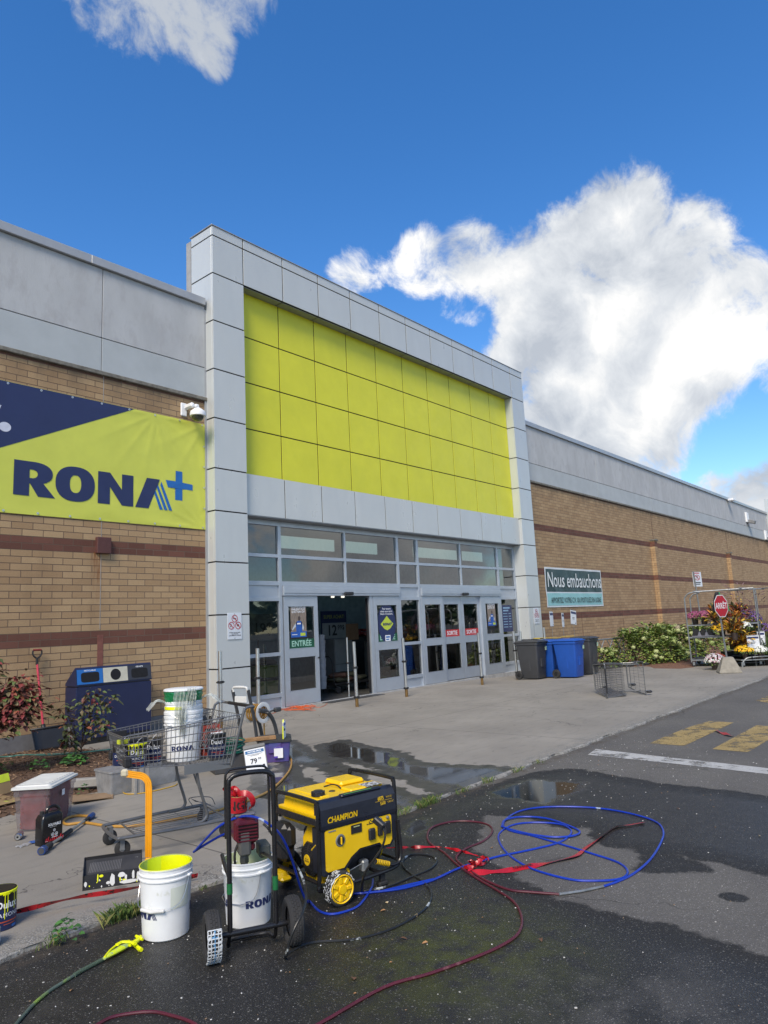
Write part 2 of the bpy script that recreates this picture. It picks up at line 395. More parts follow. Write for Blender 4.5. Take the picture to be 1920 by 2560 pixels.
q=G(1130,2380,AS); set_attr(ground,'tint',np.clip(1.2-np.hypot(X-q.x,Y-q.y)/.8,0,1))
q=G(1560,2520,AS); q2=G(60,2500,AS)
set_attr(ground,'drying',np.clip(1-np.minimum(np.hypot(X-q.x,(Y-q.y))/.8,np.hypot(X-q2.x,Y-q2.y)/.35),0,1))
set_attr(ground,'edge',np.clip(1-np.abs(Y+7.6)/.14,0,1))
def concrete_mat():
    m=D.materials.new('concrete_paving'); m.use_nodes=True; t=m.node_tree; t.nodes.clear(); N=NT(t)
    o=N.n('ShaderNodeOutputMaterial'); p=N.n('ShaderNodeBsdfPrincipled'); t.links.new(p.outputs[0],o.inputs[0])
    tc=N.n('ShaderNodeTexCoord').outputs['Object']
    at=lambda n:N.n('ShaderNodeAttribute',attribute_name=n).outputs['Fac']
    jit=N.math('MULTIPLY',N.math('SUBTRACT',N.noise(tc,4.5,7,.65),.5),.42)
    wf=N.ramp(N.math('ADD',at('wet'),jit),-.01,.015); pf=N.ramp(N.math('ADD',at('wet'),jit),.12,.3,0,1,True)
    sx=N.n('ShaderNodeSeparateXYZ',{0:tc})
    big=N.noise(tc,.55,5,.6); mid=N.noise(N.vm('MULTIPLY',tc,(1.2,4.,1)),2.2,6,.62); fine=N.noise(tc,90,3,.7)
    c=N.mix(N.ramp(big,.32,.68),(.185,.168,.142),(.275,.252,.214)); c=N.mix(N.ramp(mid,.52,.72,0,.55),c,(.12,.11,.098)); c=N.mix(N.ramp(fine,.35,.7,0,.35),c,(.30,.29,.26))
    spots=N.ramp(N.noise(tc,6,3,.4),.70,.74); c=N.mix(N.math('MULTIPLY',spots,.6),c,(.07,.062,.055))
    v=N.n('ShaderNodeTexVoronoi',{'Vector':tc,'Scale':70.}).outputs['Distance']
    wear=N.math('MULTIPLY',at('edge'),N.ramp(N.noise(tc,11,6,.7),.40,.55)); c=N.mix(wear,c,N.mix(N.ramp(v,.15,.5),(.36,.35,.32),(.15,.145,.13)))
    wc=N.mix(N.ramp(mid,.4,.6),(.035,.032,.028),(.062,.057,.05)); c=N.mix(wf,c,wc)
    jl=[]
    for s_,per,off in ((0,3.05,.9),(1,3.72,-.1)):
        a=N.math('ADD',sx.outputs[s_],100*per-off); a=N.math('ADD',a,N.math('MULTIPLY',N.math('SUBTRACT',N.noise(tc,3,3),.5),.012))
        fr=N.math('MODULO',a,per); fr=N.math('ABSOLUTE',N.math('SUBTRACT',fr,per/2)); jl.append(N.ramp(fr,per/2-.009,per/2-.004))
    j=N.math('MAXIMUM',jl[0],jl[1]); c=N.mix(N.math('MULTIPLY',j,.8),c,(.05,.045,.04))
    cr=N.n('ShaderNodeTexVoronoi',{'Vector':N.vm('ADD',tc,N.vm('SCALE',N.noise(tc,2.,4,.65,out='Color'),scale=.8)),'Scale':.3},feature='DISTANCE_TO_EDGE').outputs['Distance']
    c=N.mix(N.math('MULTIPLY',N.ramp(cr,.003,.001),N.ramp(N.noise(tc,.4,2),.5,.55,0,.8)),c,(.06,.055,.05))
    t.links.new(c,p.inputs['Base Color'])
    r=N.mix(wf,(.9,.9,.9),(.42,.42,.42)); r=N.mix(pf,r,(.04,.04,.04)); t.links.new(r,p.inputs['Roughness'])
    h=N.math('SUBTRACT',N.math('ADD',N.math('MULTIPLY',fine,.5),mid),N.math('MULTIPLY',j,2)); h=N.math('ADD',h,N.math('MULTIPLY',N.math('MULTIPLY',wear,v),2.5))
    b=N.n('ShaderNodeBump',{'Distance':.005,'Height':h}); t.links.new(N.ramp(pf,0,1,.5,0),b.inputs['Strength']); t.links.new(b.outputs[0],p.inputs['Normal'])
    return m
CONC=concrete_mat()
xs=[-30,-20,-12]+edges(-10,3.,.06)+edges(3.1,30,.35)+[35,45,60,100]
ys=edges(-7.52,-2.5,.06)+edges(-2.5,.55,.15)+[.6]
def zwalk(x,y):
    e=(y+7.52)
    return gz(x,y)-(.012*max(0,1-e/.12) if e<.12 else 0)
walkway,X,Y=grid_mesh('walkway',xs,ys,zwalk,CONC)
w=np.max([sdist(X,Y,q) for q in cw],axis=0); w=np.minimum(w,-np.max([sdist(X,Y,q) for q in cdry],axis=0)); 
set_attr(walkway,'wet',w+.10); set_attr(walkway,'edge',np.clip(1-(Y+7.52)/.30,0,1))
# the kerb face, with a ragged worn lip
b=B(); xx=edges(-30,100,.05)
xx=[x for x in xx if -10<x<5 or abs((x*2)%1)<.06]
def lip(x): return -7.545-.022*math.sin(x*3.1)-.016*math.sin(x*11.3+1)-.003*math.sin(x*17+2)
vs=[];n=len(xx)
for x in xx: vs+=[(x,-7.52,-.0125),(x,lip(x),-.020),(x,lip(x)-.012,-.09)]
b.add(vs,[(3*i+j,3*i+j+1,3*i+j+4,3*i+j+3) for i in range(n-1) for j in range(2)],0,False)
kerb=b.done('kerb',mat('kerb_concrete',(.27,.26,.235),.9,var=.35,vs=14,bump=.9,bs=55,col2=(.1,.095,.085),thr=(.5,.62),ps=30)); kerb['kind']='structure'
# planting beds of bark mulch
mulch=mat('bark_mulch',(.105,.06,.035),.95,var=.55,vs=40,bump=.6,bs=120)
def bed(name,poly,h,n,seed,m,cols):
    r=random.Random(seed); P=[Vector((x,y,0)) for x,y in poly]; c=sum(P,Vector())/len(P)
    bb=B(); rings=6; vs=[];k=len(P)
    for i in range(rings):
        t=i/(rings-1)
        for p in P:
            q=p.lerp(c,t); vs.append((q.x+r.uniform(-.02,.02)*t,q.y+r.uniform(-.02,.02)*t,gz(q.x,q.y)+.002+h*(1-(1-t)**2)*r.uniform(.8,1.1)*(i>0)))
    bb.add(vs,[(i*k+j,i*k+(j+1)%k,(i+1)*k+(j+1)%k,(i+1)*k+j) for i in range(rings-1) for j in range(k)],0,True)
    o=bb.done(name,m); o['kind']='structure'
    # loose bark chips
    xs=[p.x for p in P];ys=[p.y for p in P]; cc=B(); cnt=0
    pa=np.array([[p.x,p.y] for p in P])
    while cnt<n:
        x=r.uniform(min(xs)-.1,max(xs)+.1); y=r.uniform(min(ys)-.1,max(ys)+.1)
        d=float(sdist(np.array([x]),np.array([y]),pa)[0])
        if d<-.07 or (d<0 and r.random()<.6): continue
        cnt+=1; z=gz(x,y)+.006+h*min(1,max(0,d)/.5)*.97+r.uniform(0,.012)
        L=r.uniform(.012,.04);w_=r.uniform(.004,.010); T=TR(x,y,z,r.uniform(0,6.3),r.uniform(-.5,.5),r.uniform(-.4,.4))
        cc.add([(-L,-w_,0),(L,-w_*.6,0),(L*.8,w_,.002),(-L*.9,w_*.8,.002)],[(0,1,2,3)],r.randrange(len(cols)),False,T)
    s=cc.done(name+'_chips',cols); s['kind']='stuff'; s['label']='loose brown bark chips covering the planting bed '+('beside the recycling station' if name=='planting_bed' else 'under the hydrangeas'); s['category']='bark chips'
    return o
chips=[mat('bark_chip_pale',(.27,.17,.095),.9,var=.3),mat('bark_chip_brown',(.12,.065,.035),.95,var=.3),mat('bark_chip_dark',(.045,.025,.016),.95,var=.3)]
bed('planting_bed',gp([(-250,2110),(0,2045),(110,2012),(190,1990),(270,1975),(325,1966),(345,1950),(330,1925),(325,1898),(285,1880)])+[(-3.1,.25),(-9.5,.25),(-9.5,-4.6)],.05,9500,3,mulch,chips)
bed('planting_bed',gp([(1500,1640),(1540,1655),(1575,1667),(1640,1671),(1700,1672),(1735,1668)])+[(19,-3.6),(40,-3.4),(40,.25),(15.2,.25)],.05,2500,4,mat('bark_mulch_reddish',(.17,.085,.05),.95,var=.5,vs=30,bump=.5,bs=80),[chips[0],mat('bark_chip_red',(.24,.1,.05),.9,var=.3),chips[1]])
# painted road markings
def paint_mat(name,col,wear):
    m=D.materials.new(name); m.use_nodes=True; t=m.node_tree; t.nodes.clear(); N=NT(t)
    o=N.n('ShaderNodeOutputMaterial'); p=N.n('ShaderNodeBsdfPrincipled',{'Roughness':.8}); tr=N.n('ShaderNodeBsdfTransparent')
    tc=N.n('ShaderNodeTexCoord').outputs['Object']
    c=N.mix(N.ramp(N.noise(tc,5,5,.6),.3,.7),tuple(x*.8 for x in col),col); t.links.new(c,p.inputs[0])
    a=N.math('MULTIPLY',N.ramp(N.noise(tc,70,4,.7),wear-.12,wear+.02,.25,1.),N.ramp(N.noise(tc,3.1,7,.7),.40,.50,.12,.92))
    mx=N.n('ShaderNodeMixShader',{0:a,1:tr.outputs[0],2:p.outputs[0]}); t.links.new(mx.outputs[0],o.inputs[0]); return m
py_=paint_mat('worn_yellow_paint',(.40,.29,.11),.47); pw_=paint_mat('worn_white_paint',(.50,.50,.48),.42)
def marking(pts,m,ox,oy,s):
    g_=gp(pts,ox,oy,s,AS+.004); b=B(); b.add([(x,y,AS+.004) for x,y in g_],[tuple(range(len(g_)))]); o=b.done('road_marking',m); o['kind']='structure'; 
    if o.data.polygons[0].normal.z<0: o.data.flip_normals()
Z4=(1240,1360,.40989)
marking([(560,1285),(610,1250),(1000,1295),(1659,1367),(2200,1430),(2200,1465),(1659,1403),(1000,1330)],pw_,*Z4)
marking([(935,1215),(1090,1150),(1190,1112),(1300,1080),(1450,1088),(1150,1230)],py_,*Z4)
marking([(1320,1250),(1590,1105),(1790,1117),(1535,1270)],py_,*Z4)
marking([(1585,955),(1690,915),(1850,925),(1700,975)],py_,*Z4)
marking([(1810,1290),(2000,1180),(2200,1200),(2050,1310)],py_,*Z4)
# grit, leaves
r=random.Random(5); b=B()
for i in range(900):
    x=r.uniform(-9,1.5); y=-7.62-abs(r.gauss(0,1.6)); s=r.uniform(.002,.0055)*(1.3 if r.random()<.1 else 1)
    T=TR(x,y,AS+s*.3,r.uniform(0,6),r.uniform(-.3,.3)); b.box(-s,s,-s*.7,s*.7,-s*.4,s*.5,r.choice((0,0,1,2)),s*.3,T)
o=b.done('grit',[mat('pale_grit',(.42,.41,.38),.9,var=.3),mat('white_grit',(.62,.61,.58),.9),mat('brown_grit',(.2,.14,.09),.9)]); o['kind']='stuff'; o['label']='pale grit and small stones scattered over the asphalt'; o['category']='grit'
# ------------------------------------------------------------------ store building
def brick_mat():
    m=D.materials.new('brick_wall'); m.use_nodes=True; t=m.node_tree; t.nodes.clear(); N=NT(t)
    o=N.n('ShaderNodeOutputMaterial'); p=N.n('ShaderNodeBsdfPrincipled',{'Roughness':.88}); t.links.new(p.outputs[0],o.inputs[0])
    tc=N.n('ShaderNodeTexCoord').outputs['Object']; sx=N.n('ShaderNodeSeparateXYZ',{0:tc})
    z=N.math('SUBTRACT',sx.outputs[2],.26); xx=N.math('ADD',sx.outputs[0],sx.outputs[1])
    v=N.n('ShaderNodeCombineXYZ',{0:N.math('ADD',xx,.09),1:z}).outputs[0]
    br=N.n('ShaderNodeTexBrick',{'Vector':v,'Scale':1.,'Mortar Size':.0062,'Mortar Smooth':.15,'Bias':0.,'Brick Width':.358,'Row Height':.1183,'Color1':(0,0,0,1),'Color2':(1,1,1,1),'Mortar':(0,0,0,1)},offset=.5,squash=1.)
    rnd=N.n('ShaderNodeSeparateColor',{0:br.outputs['Color']}).outputs[0]; mo=br.outputs['Fac']
    tan=N.mix(rnd,(.350,.226,.118),(.455,.312,.168)); brn=N.mix(rnd,(.120,.048,.032),(.175,.072,.048))
    def band(lo,hi): return N.math('MULTIPLY',N.math('GREATER_THAN',sx.outputs[2],lo),N.math('LESS_THAN',sx.outputs[2],hi))
    R=.1183
    f=lambda k:.26+R*k
    bs=None
    for lo,hi in ((f(12),f(14)),(f(26),f(28)),(f(40),f(42)),(f(54.7),f(57))):
        # the third band exists on the right wall only
        k=band(lo,hi)
        if lo==f(40): k=N.math('MULTIPLY',k,N.math('GREATER_THAN',sx.outputs[0],5.))
        bs=k if bs is None else N.math('MAXIMUM',bs,k)
    c=N.mix(bs,tan,brn)
    grain=N.noise(tc,70,4,.7); c=N.mix(N.ramp(grain,.35,.75,0,.45),c,N.mix(1.,c,(.55,.52,.5),'MULTIPLY'))
    stain=N.noise(N.vm('MULTIPLY',tc,(1,1,.35)),1.1,6,.6); c=N.mix(N.ramp(stain,.52,.74,0,.5),c,N.mix(1.,c,(.6,.57,.56),'MULTIPLY'))
    # damp weathering just below the coping
    top=N.math('MULTIPLY',N.ramp(sx.outputs[2],6.1,6.75),N.ramp(N.noise(N.vm('MULTIPLY',tc,(1,1,.3)),2.5,5,.6),.4,.65)); c=N.mix(N.math('MULTIPLY',top,.6),c,(.10,.075,.05))
    c=N.mix(mo,c,N.mix(N.math('GREATER_THAN',sx.outputs[0],-2.35),(.125,.082,.056),(.14,.10,.072)))
    # rust streak under the bracket plate
    rx=N.ramp(N.math('ABSOLUTE',N.math('SUBTRACT',sx.outputs[0],-2.44)),.13,.03); rz=N.math('MULTIPLY',N.ramp(sx.outputs[2],2.3,3.3),N.math('LESS_THAN',sx.outputs[2],3.36))
    c=N.mix(N.math('MULTIPLY',N.math('MULTIPLY',rx,rz),N.ramp(N.noise(N.vm('MULTIPLY',tc,(1,1,.15)),14,4,.6),.4,.62)),c,(.20,.07,.02))
    t.links.new(c,p.inputs['Base Color'])
    h=N.math('ADD',N.math('MULTIPLY',mo,-1.),N.math('MULTIPLY',grain,.22))
    b=N.n('ShaderNodeBump',{'Strength':.8,'Distance':.008,'Height':h}); t.links.new(b.outputs[0],p.inputs['Normal'])
    return m
BR=brick_mat(); WY=.29
panel=mat('grey_cladding',(.54,.565,.56),.34,.2,var=.03,vs=1.5,col2=(.51,.535,.535),thr=(.5,.75),ps=1.6,stretch=(1,1,.4))
limep=mat('lime_cladding',(.66,.645,.030),.42,var=.05,vs=1.6,col2=(.60,.60,.028),thr=(.5,.8),ps=1.2)
stucco=mat('grey_stucco',(.44,.45,.455),.9,var=.10,vs=1.5,bump=.6,bs=45,col2=(.385,.385,.39),thr=(.5,.7),ps=5,stretch=(1,1,.45))
stucco2=mat('grey_stucco_smooth',(.41,.44,.45),.85,var=.07,vs=1.5,bump=.35,bs=40)
trim=mat('coping_metal',(.40,.41,.42),.4,.4,var=.06,vs=3); cope=mat('coping_stone',(.17,.16,.135),.9,var=.35,vs=10,bump=.4)
frm=mat('aluminium_frame',(.44,.485,.54),.36,.45,var=.05,vs=3)
inner=mat('vestibule_wall',(.22,.28,.31),.8,var=.2); ifloor=mat('vestibule_floor',(.10,.10,.095),.35,var=.3,vs=8)
glass=thin_glass('window_glass',(.62,.72,.70),1.,.85)
bld=thing('store_building','long brick store with grey clad entrance frame and lime panels above the doors','building')
for a in ((-40,-.001,WY,WY+.3,0.26,6.8),(13.93,90,WY,WY+.3,-.3,6.8)): w=B(); w.box(*a); w.done('brick_wall',BR,bld)
w=B()
w.box(-40,-.001,WY-.003,WY+.29,-.3,.262,0); w.done('plinth',mat('grey_block',(.15,.15,.155),.9,var=.2,vs=5,bump=.5,bs=40),bld)
w=B()
for x0,x1 in ((-40,-.002),(13.935,90)):
    w.box(x0,x1,WY-.06,WY+.25,6.78,6.86,0,.01)
w.done('stone_coping',cope,bld)
w=B()
def seg(x0,x1,step,off):
    a=x0
    e=off
    while e<=x0: e+=step
    while a<x1-1e-6:
        n=min(e,x1); yield a,n; a=n; e+=step
for x0,x1,off in ((-40,-.03,-2.42),(13.94,90,27.2)):
    for a,c in seg(x0,x1,6.6,off-6.6*8):
        w.box(a+.006,c-.006,WY-.03,WY+.2,7.545,8.97,0,.006); w.box(a+.006,c-.006,WY-.03,WY+.2,6.862,7.53,1,.006)
    w.box(x0,x1,WY+.0,WY+.21,6.87,8.96,2)
w.done('parapet',[stucco,stucco2,hole],bld)
for x0,x1 in ((-40,-.05),(13.94,90)):
    w=B()
    for a,c in seg(x0,x1,3.05,-2.69-3.05*14): w.box(a+.0015,c-.0015,WY-.10,WY+.75,8.975,9.15,0,.008)
    w.done('parapet_cap',trim,bld)
w=B(); w.box(-40,0,WY+.3,40,8.9,8.95); w.box(13.95,90,WY+.3,40,8.9,8.95); w.box(-.01,13.9,.8,30,8.9,8.95)
w.box(-.0,13.93,.82,1.0,5.3,10.8); w.done('roof',mat('roof_membrane',(.3,.3,.3),.9),bld)
# joints in the left wall
w=B(); w.box(-2.363,-2.352,WY-.004,WY+.02,1.95,6.78); w.done('expansion_joint',mat('joint_sealant',(.33,.31,.28),.8),bld)
w=B(); w.box(-2.40,-2.29,WY-.006,WY+.02,.26,1.84); w.done('brick_pier',mat('red_brick_block',(.20,.075,.055),.9,var=.25,vs=9,bump=.3),bld)
w=B(); w.box(-2.47,-2.20,WY-.09,WY+.02,3.33,3.63,0,.006); w.done('bracket_plate',mat('brown_painted_metal',(.095,.035,.03),.6,var=.15),bld)
w=B(); w.box(-.05,-.004,WY-.035,WY+.02,0.27,8.9); w.done('corner_trim',trim,bld)
# pilasters and joints in the right wall
for px_,wd in ((26.4,.95),(40.0,1.0),(53.4,1.)):
    w=B(); w.box(px_,px_+.38,WY-.22,WY+.01,-.2,5.28); w.done('pilaster',BR,bld)
    w=B(); w.box(px_-.04,px_+.44,WY-.27,WY,5.282,5.36,0,.008); w.done('pilaster_cap',cope,bld)
    w=B(); w.box(px_+.5,px_+.53,WY-.006,WY+.02,-.2,6.77); w.done('expansion_joint',mat('brown_joint',(.10,.05,.035),.9),bld)
for px_,zt in ((17.8,1.92),(22.0,1.92)):
    w=B(); w.box(px_,px_+.02,WY-.006,WY+.02,-.2,zt); w.done('expansion_joint',MATS['brown_joint'],bld)
w=B(); w.box(52.9,90,-.8,WY,6.9,10.2,0,.01); w.box(52.9,54,-.8,WY,-.2,6.898,0,.01); w.done('far_portal',panel,bld)
# entrance frame : panels with shadow gaps
ZJ=[10.85,10.62,9.71,8.59,7.47,6.36,5.25,4.33,3.24,2.14,1.04,-.3]; XJ=[.861+1.22*k for k in range(11)]
g_=.014
def pan(w,x0,x1,y0,y1,z0,z1,mi=0): w.box(x0+g_,x1-g_,y0,y1,z0+g_,z1-g_,mi,.002)
w=B()
edgesX=[0]+XJ+[13.933]
for a,c in zip(edgesX[:-1],edgesX[1:]):
    pan(w,a-(g_ if a==0 else 0),c+(g_ if c>13.9 else 0),0,.05,ZJ[1],ZJ[0]+g_); pan(w,a-(g_ if a==0 else 0),c+(g_ if c>13.9 else 0),0,.05,ZJ[2],ZJ[1])
w.done('beam_panels',panel,bld)
for nm,x0,x1 in (('pillar_panels',0,.861),('pillar_panels',13.061,13.933)):
    w=B()
    for zt,zb in zip(ZJ[2:-1],ZJ[3:]): pan(w,x0-g_,x1+g_,0,.05,zb,zt)
    # the returns (left faces)
    for i,(zt,zb) in enumerate(zip(ZJ[:-1],ZJ[1:])):
        if x0==0: w.box(-.004,.04,.052,.80 if i<3 else WY+.02,zb+g_,zt-g_,0,.004)
        elif i>1: w.box(13.057,13.1,.052,WY+.16,zb+g_,zt-g_,0,.004)
        w.box(x1-.04,x1+.002,.052,.5,zb+g_,zt-g_,0,.004)
    w.done(nm,panel,bld)
w=B()
w.box(.008,13.92,.012,.78,9.72,10.84); w.box(.008,.85,.012,.4,-.3,9.719); w.box(13.08,13.925,.012,.42,-.3,9.719); w.box(.85,13.08,.296,.79,5.25,9.72); w.box(.85,13.08,.131,.79,4.36,5.26)
w.done('shadow_gap_core',mat('dark_gap',(.004,.004,.005),.8),bld)
w=B()
for a,c in zip(XJ[:-1],XJ[1:]): w.box(a+g_,c-g_,.052,.30,9.700,9.716,0); 
w.done('beam_soffit',mat('soffit_panel',(.30,.315,.325),.45,.3),bld)
w=B(); w.box(-.03,13.95,-.02,.83,10.852,10.875,0,.006); w.done('frame_cap',trim,bld)
ZY=[9.715,8.606,7.493,6.38,5.285]; XY=[.864]+[.938+1.22*k for k in range(1,10)]+[13.058]
w=B()
for a,c in zip(XY[:-1],XY[1:]):
    for zt,zb in zip(ZY[:-1],ZY[1:]): w.box(a+g_,c-g_,.285,.31,zb+g_,zt-g_,0,.002)
w.done('lime_panels',limep,bld)
w=B()
for a,c in zip(XJ[:-1],XJ[1:]): w.box(a+g_*.9,c-g_*.9,.12,.16,4.345,5.27,0,.002)
w.done('lintel_panels',panel,bld)
w=B(); w.box(.863,13.06,.13,.42,4.325,4.345); w.done('lintel_soffit',MATS['soffit_panel'],bld)
# ---- storefront : mullions, transoms, glass
SY=.42; FD=.11
MX=[2.13,4.37,6.64,7.42,9.68,11.92,13.15]
XL=.87; XR=13.055
fr=B()
def mull(x,z0,z1,wd=.06): fr.box(x-wd/2,x+wd/2,SY-.01,SY+FD,z0,z1,0,.003)
for x in (2.13,6.53,7.45,11.92): mull(x,-.25,4.3,.09)
for x in (4.37,9.68): mull(x,2.86,4.3,.06)
for x in (6.64,7.42): pass
mull(13.02,-.25,4.3,.07); mull(.9,-.25,4.3,.06)
def tran(x0,x1,z0,z1,dy=0): fr.box(x0,x1,SY-.006+dy,SY+FD-.004,z0,z1,0,.003)
tran(XL,XR,4.20,4.322); tran(XL,XR,3.45,3.53); tran(XL,XR,2.80,2.90)
for x0,x1 in ((XL,2.1),(6.58,7.41),(11.97,XR)):
    tran(x0,x1,2.44,2.53); tran(x0,x1,1.19,1.27); tran(x0,x1,.27,.36); tran(x0,x1,-.25,.03)
fr.done('storefront_frame',frm,bld)
for x0,x1 in ((XL,2.085),(6.575,7.405),(11.965,13.0)):
    for z0,z1 in ((2.53,2.80),(.03,.27)): w=B(); w.box(x0,x1,SY+.03,SY+.05,z0,z1,0); w.done('spandrel_panel',frm,bld)
def pane(x0,x1,z0,z1,par,y=SY+.04,nm='window_pane'):
    q=B(); q.quad((x0,y,z0),(x1,y,z0),(x1,y,z1),(x0,y,z1)); return q.done(nm,glass,par)
cols=[(.93,2.085),(2.175,4.34),(4.40,6.485),(6.575,7.405),(7.495,9.65),(9.71,11.875),(11.965,12.985)]
for a,c in cols:
    pane(a,c,3.53,4.20,bld); pane(a,c,2.90,3.45,bld)
for a,c in ((.93,2.085),(6.575,7.405),(11.965,12.985)):
    pane(a,c,1.27,2.44,bld); pane(a,c,.36,1.19,bld)
# headers with door sensor
for x0,x1,xs_ in ((2.18,6.48,4.36),(7.5,11.87,9.70)):
    w=B(); w.box(x0,x1,SY-.06,SY+.14,2.56,2.795,0,.004); w.box(x0,x1,SY-.075,SY-.058,2.62,2.735,0,.003); h=w.done('door_header',frm,bld)
    w=B(); w.box(xs_-.17,xs_+.17,SY-.13,SY-.076,2.575,2.655,0,.02); w.done('door_sensor',black,h)
# doors
def door(x0,x1,y,kick=.30,nm='sliding_door',z1=2.55,lock=None):
    d=B(); s=.13
    zb=.04
    gx0,gx1=x0+s,x1-s*.95
    for a in ((x0,gx0,zb,z1),(gx1,x1,zb,z1),(gx0,gx1,zb,.36),(gx0,gx1,1.13,1.32),(gx0,gx1,2.32,z1)):
        d.box(a[0],a[1],y,y+.05,a[2],a[3],0,0)
    # glazing beads
    for z0_,z1_ in ((.36,1.13),(1.32,2.32)):
        for q in ((gx0,gx0+.012,z0_,z1_),(gx1-.012,gx1,z0_,z1_),(gx0,gx1,z0_,z0_+.012),(gx0,gx1,z1_-.012,z1_)): d.box(q[0],q[1],y-.004,y+.01,q[2],q[3],0)
    o=d.done(nm,frm,bld)
    pane(gx0,gx1,.36,1.13,o,y+.025,'glass'); pane(gx0,gx1,1.32,2.32,o,y+.025,'glass')
    return o,gx0,gx1
dE1,a1,b1=door(2.2,3.30,SY-.02); dE2,a2,b2=door(5.37,6.48,SY-.02)
dX1,a3,b3=door(7.5,8.55,SY-.02); dX2,a4,b4=door(8.56,9.60,SY+.05); dX3,a5,b5=door(9.61,10.67,SY+.05); dX4,a6,b6=door(10.79,11.87,SY-.02)
for a in (5.23,10.665): w=B(); w.box(a,a+.13,SY-.02,SY+.12,.02,2.55,0,.003); w.done('door_jamb',frm,bld)
w=B(); w.box(3.305,3.33,SY+.06,SY+.16,.02,2.55,0); w.done('door_edge',frm,bld); w=B(); w.box(5.19,5.215,SY+.03,SY+.10,.05,2.5,0); w.done('door_edge',black,bld)
w=B(); w.cyl((3.28,SY-.05,1.07),(3.28,SY-.02,1.07),.022,n=12); w.done('door_lock',black,dE1)
for x in (3.95,4.32): w=B(); w.cyl((x,SY+.09,2.52),(x,SY+.09,2.56),.045,n=12); w.done('door_light',mat('lamp_glow',(.9,.9,.8),.5,emit=(1,.95,.8),es=.5),bld)
w=B(); w.box(3.3,5.3,SY-.35,SY+.5,.002,.012,0); w.done('entrance_grate',mat('entrance_grating',(.09,.09,.09),.6,.5,var=.5,vs=90),bld)
w=B(); w.box(.9,13,SY-.06,SY-.012,-.2,.03,0,.004); w.done('sill',mat('concrete_sill',(.36,.36,.35),.8,var=.2),bld)
# vinyl on the doors
gv=mat('green_vinyl',(.008,.085,.045),.35,var=.1); rv=mat('red_vinyl',(.48,.03,.035),.4,var=.06); tv=mat('pale_green_print',(.35,.60,.48),.5)
def vinyl(name,x0,x1,z0,z1,par,y,m,txt,tm,size):
    q=B(); q.box(x0,x1,y-.002,y,z0,z1,0); q.text(txt,size,frame(((x0+x1)/2,y-.0045,(z0+z1)/2),(1,0,0),(0,0,1)),1,.018); return q.done(name,[m,tm],par)
vinyl('entrance_vinyl',a1+.01,b1-.01,1.325,1.54,dE1,SY+.003,gv,'ENTRÉE',tv,.185)
vinyl('entrance_vinyl',a2+.01,b2-.01,1.325,1.54,dE2,SY+.003,gv,'ENTRÉE',tv,.185)
vinyl('exit_vinyl',a4+.01,b4-.01,1.325,1.54,dX2,SY+.073,rv,'SORTIE',white,.17)
vinyl('exit_vinyl',a5+.01,b5-.01,1.325,1.54,dX3,SY+.073,rv,'SORTIE',white,.17)
# interior
w=B(); w.box(.9,17,6.0,6.1,0,4.7); w.box(.8,.9,.6,6.1,0,4.7); w.box(17,17.1,.6,6.1,0,4.7); w.box(.9,13.05,.45,.56,4.36,5.3); w.box(.8,17.1,.6,6.1,4.66,4.7); w.done('vestibule_walls',inner,bld)
w=B(); w.box(.8,17,.60,6.1,-.16,.004); w.box(.9,13,.50,.6,-.16,.003); w.done('vestibule_floor',ifloor,bld)
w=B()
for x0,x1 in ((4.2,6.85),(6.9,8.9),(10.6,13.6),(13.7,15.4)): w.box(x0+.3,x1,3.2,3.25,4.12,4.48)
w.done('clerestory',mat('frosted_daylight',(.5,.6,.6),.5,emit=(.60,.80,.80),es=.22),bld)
# ------------------------------------------------------------------ logo lettering (unit height, x from 0 to about 5.1)
def arc(cx,cy,rx,ry,a0,a1,n=14,e=1.):
    out=[]
    for i in range(n+1):
        a=math.radians(a0+(a1-a0)*i/n); c,s=math.cos(a),math.sin(a)
        out.append((cx+rx*math.copysign(abs(c)**e,c),cy+ry*math.copysign(abs(s)**e,s)))
    return out
L_R=[[(0,0),(0,1),(.55,1)]+arc(.55,.68,.54,.32,85,-62,12,.9)[0:]+[(1.17,0),(.68,0),(.45,.36),(.43,.36),(.43,0)],
     [(.43,.52),(.43,.77),(.52,.77)]+arc(.52,.645,.14,.125,80,-80,8)+[(.52,.52)]]
L_O=[arc(1.77,.5,.60,.53,0,360,36,.86)[:-1],arc(1.77,.5,.175,.27,0,360,24,.86)[:-1]]
L_N=[[(2.47,0),(2.47,1),(2.86,1),(3.26,.50),(3.26,1),(3.65,1),(3.65,0),(3.26,0),(2.86,.55),(2.86,0)]]
L_A=[[(3.72,0),(4.13,1),(4.60,1),(4.19,0)]]
L_S=[[(4.36+.13*k,.62+.10*k+.0),(4.40+.13*k,.72+.11*k),(4.72+.17*k-.0,0),(4.60+.17*k,0)] for k in (0,1,2)]
L_P=[[(5.20,1.38),(5.46,1.38),(5.46,1.0),(5.87,.98),(5.87,.78),(5.46,.78),(5.46,.38),(5.18,.38),(5.18,.78),(4.90,.78),(4.82,1.02),(5.20,1.02)]]
def logo(b,T,mn,mb,fn=None,plus=False):
    for L in (L_R,L_O,L_N,L_A): b.shape(L,T,mn,fn)
    for s in L_S: b.shape([s],T,mb,fn)
    if plus: b.shape(L_P,T,mb,fn)
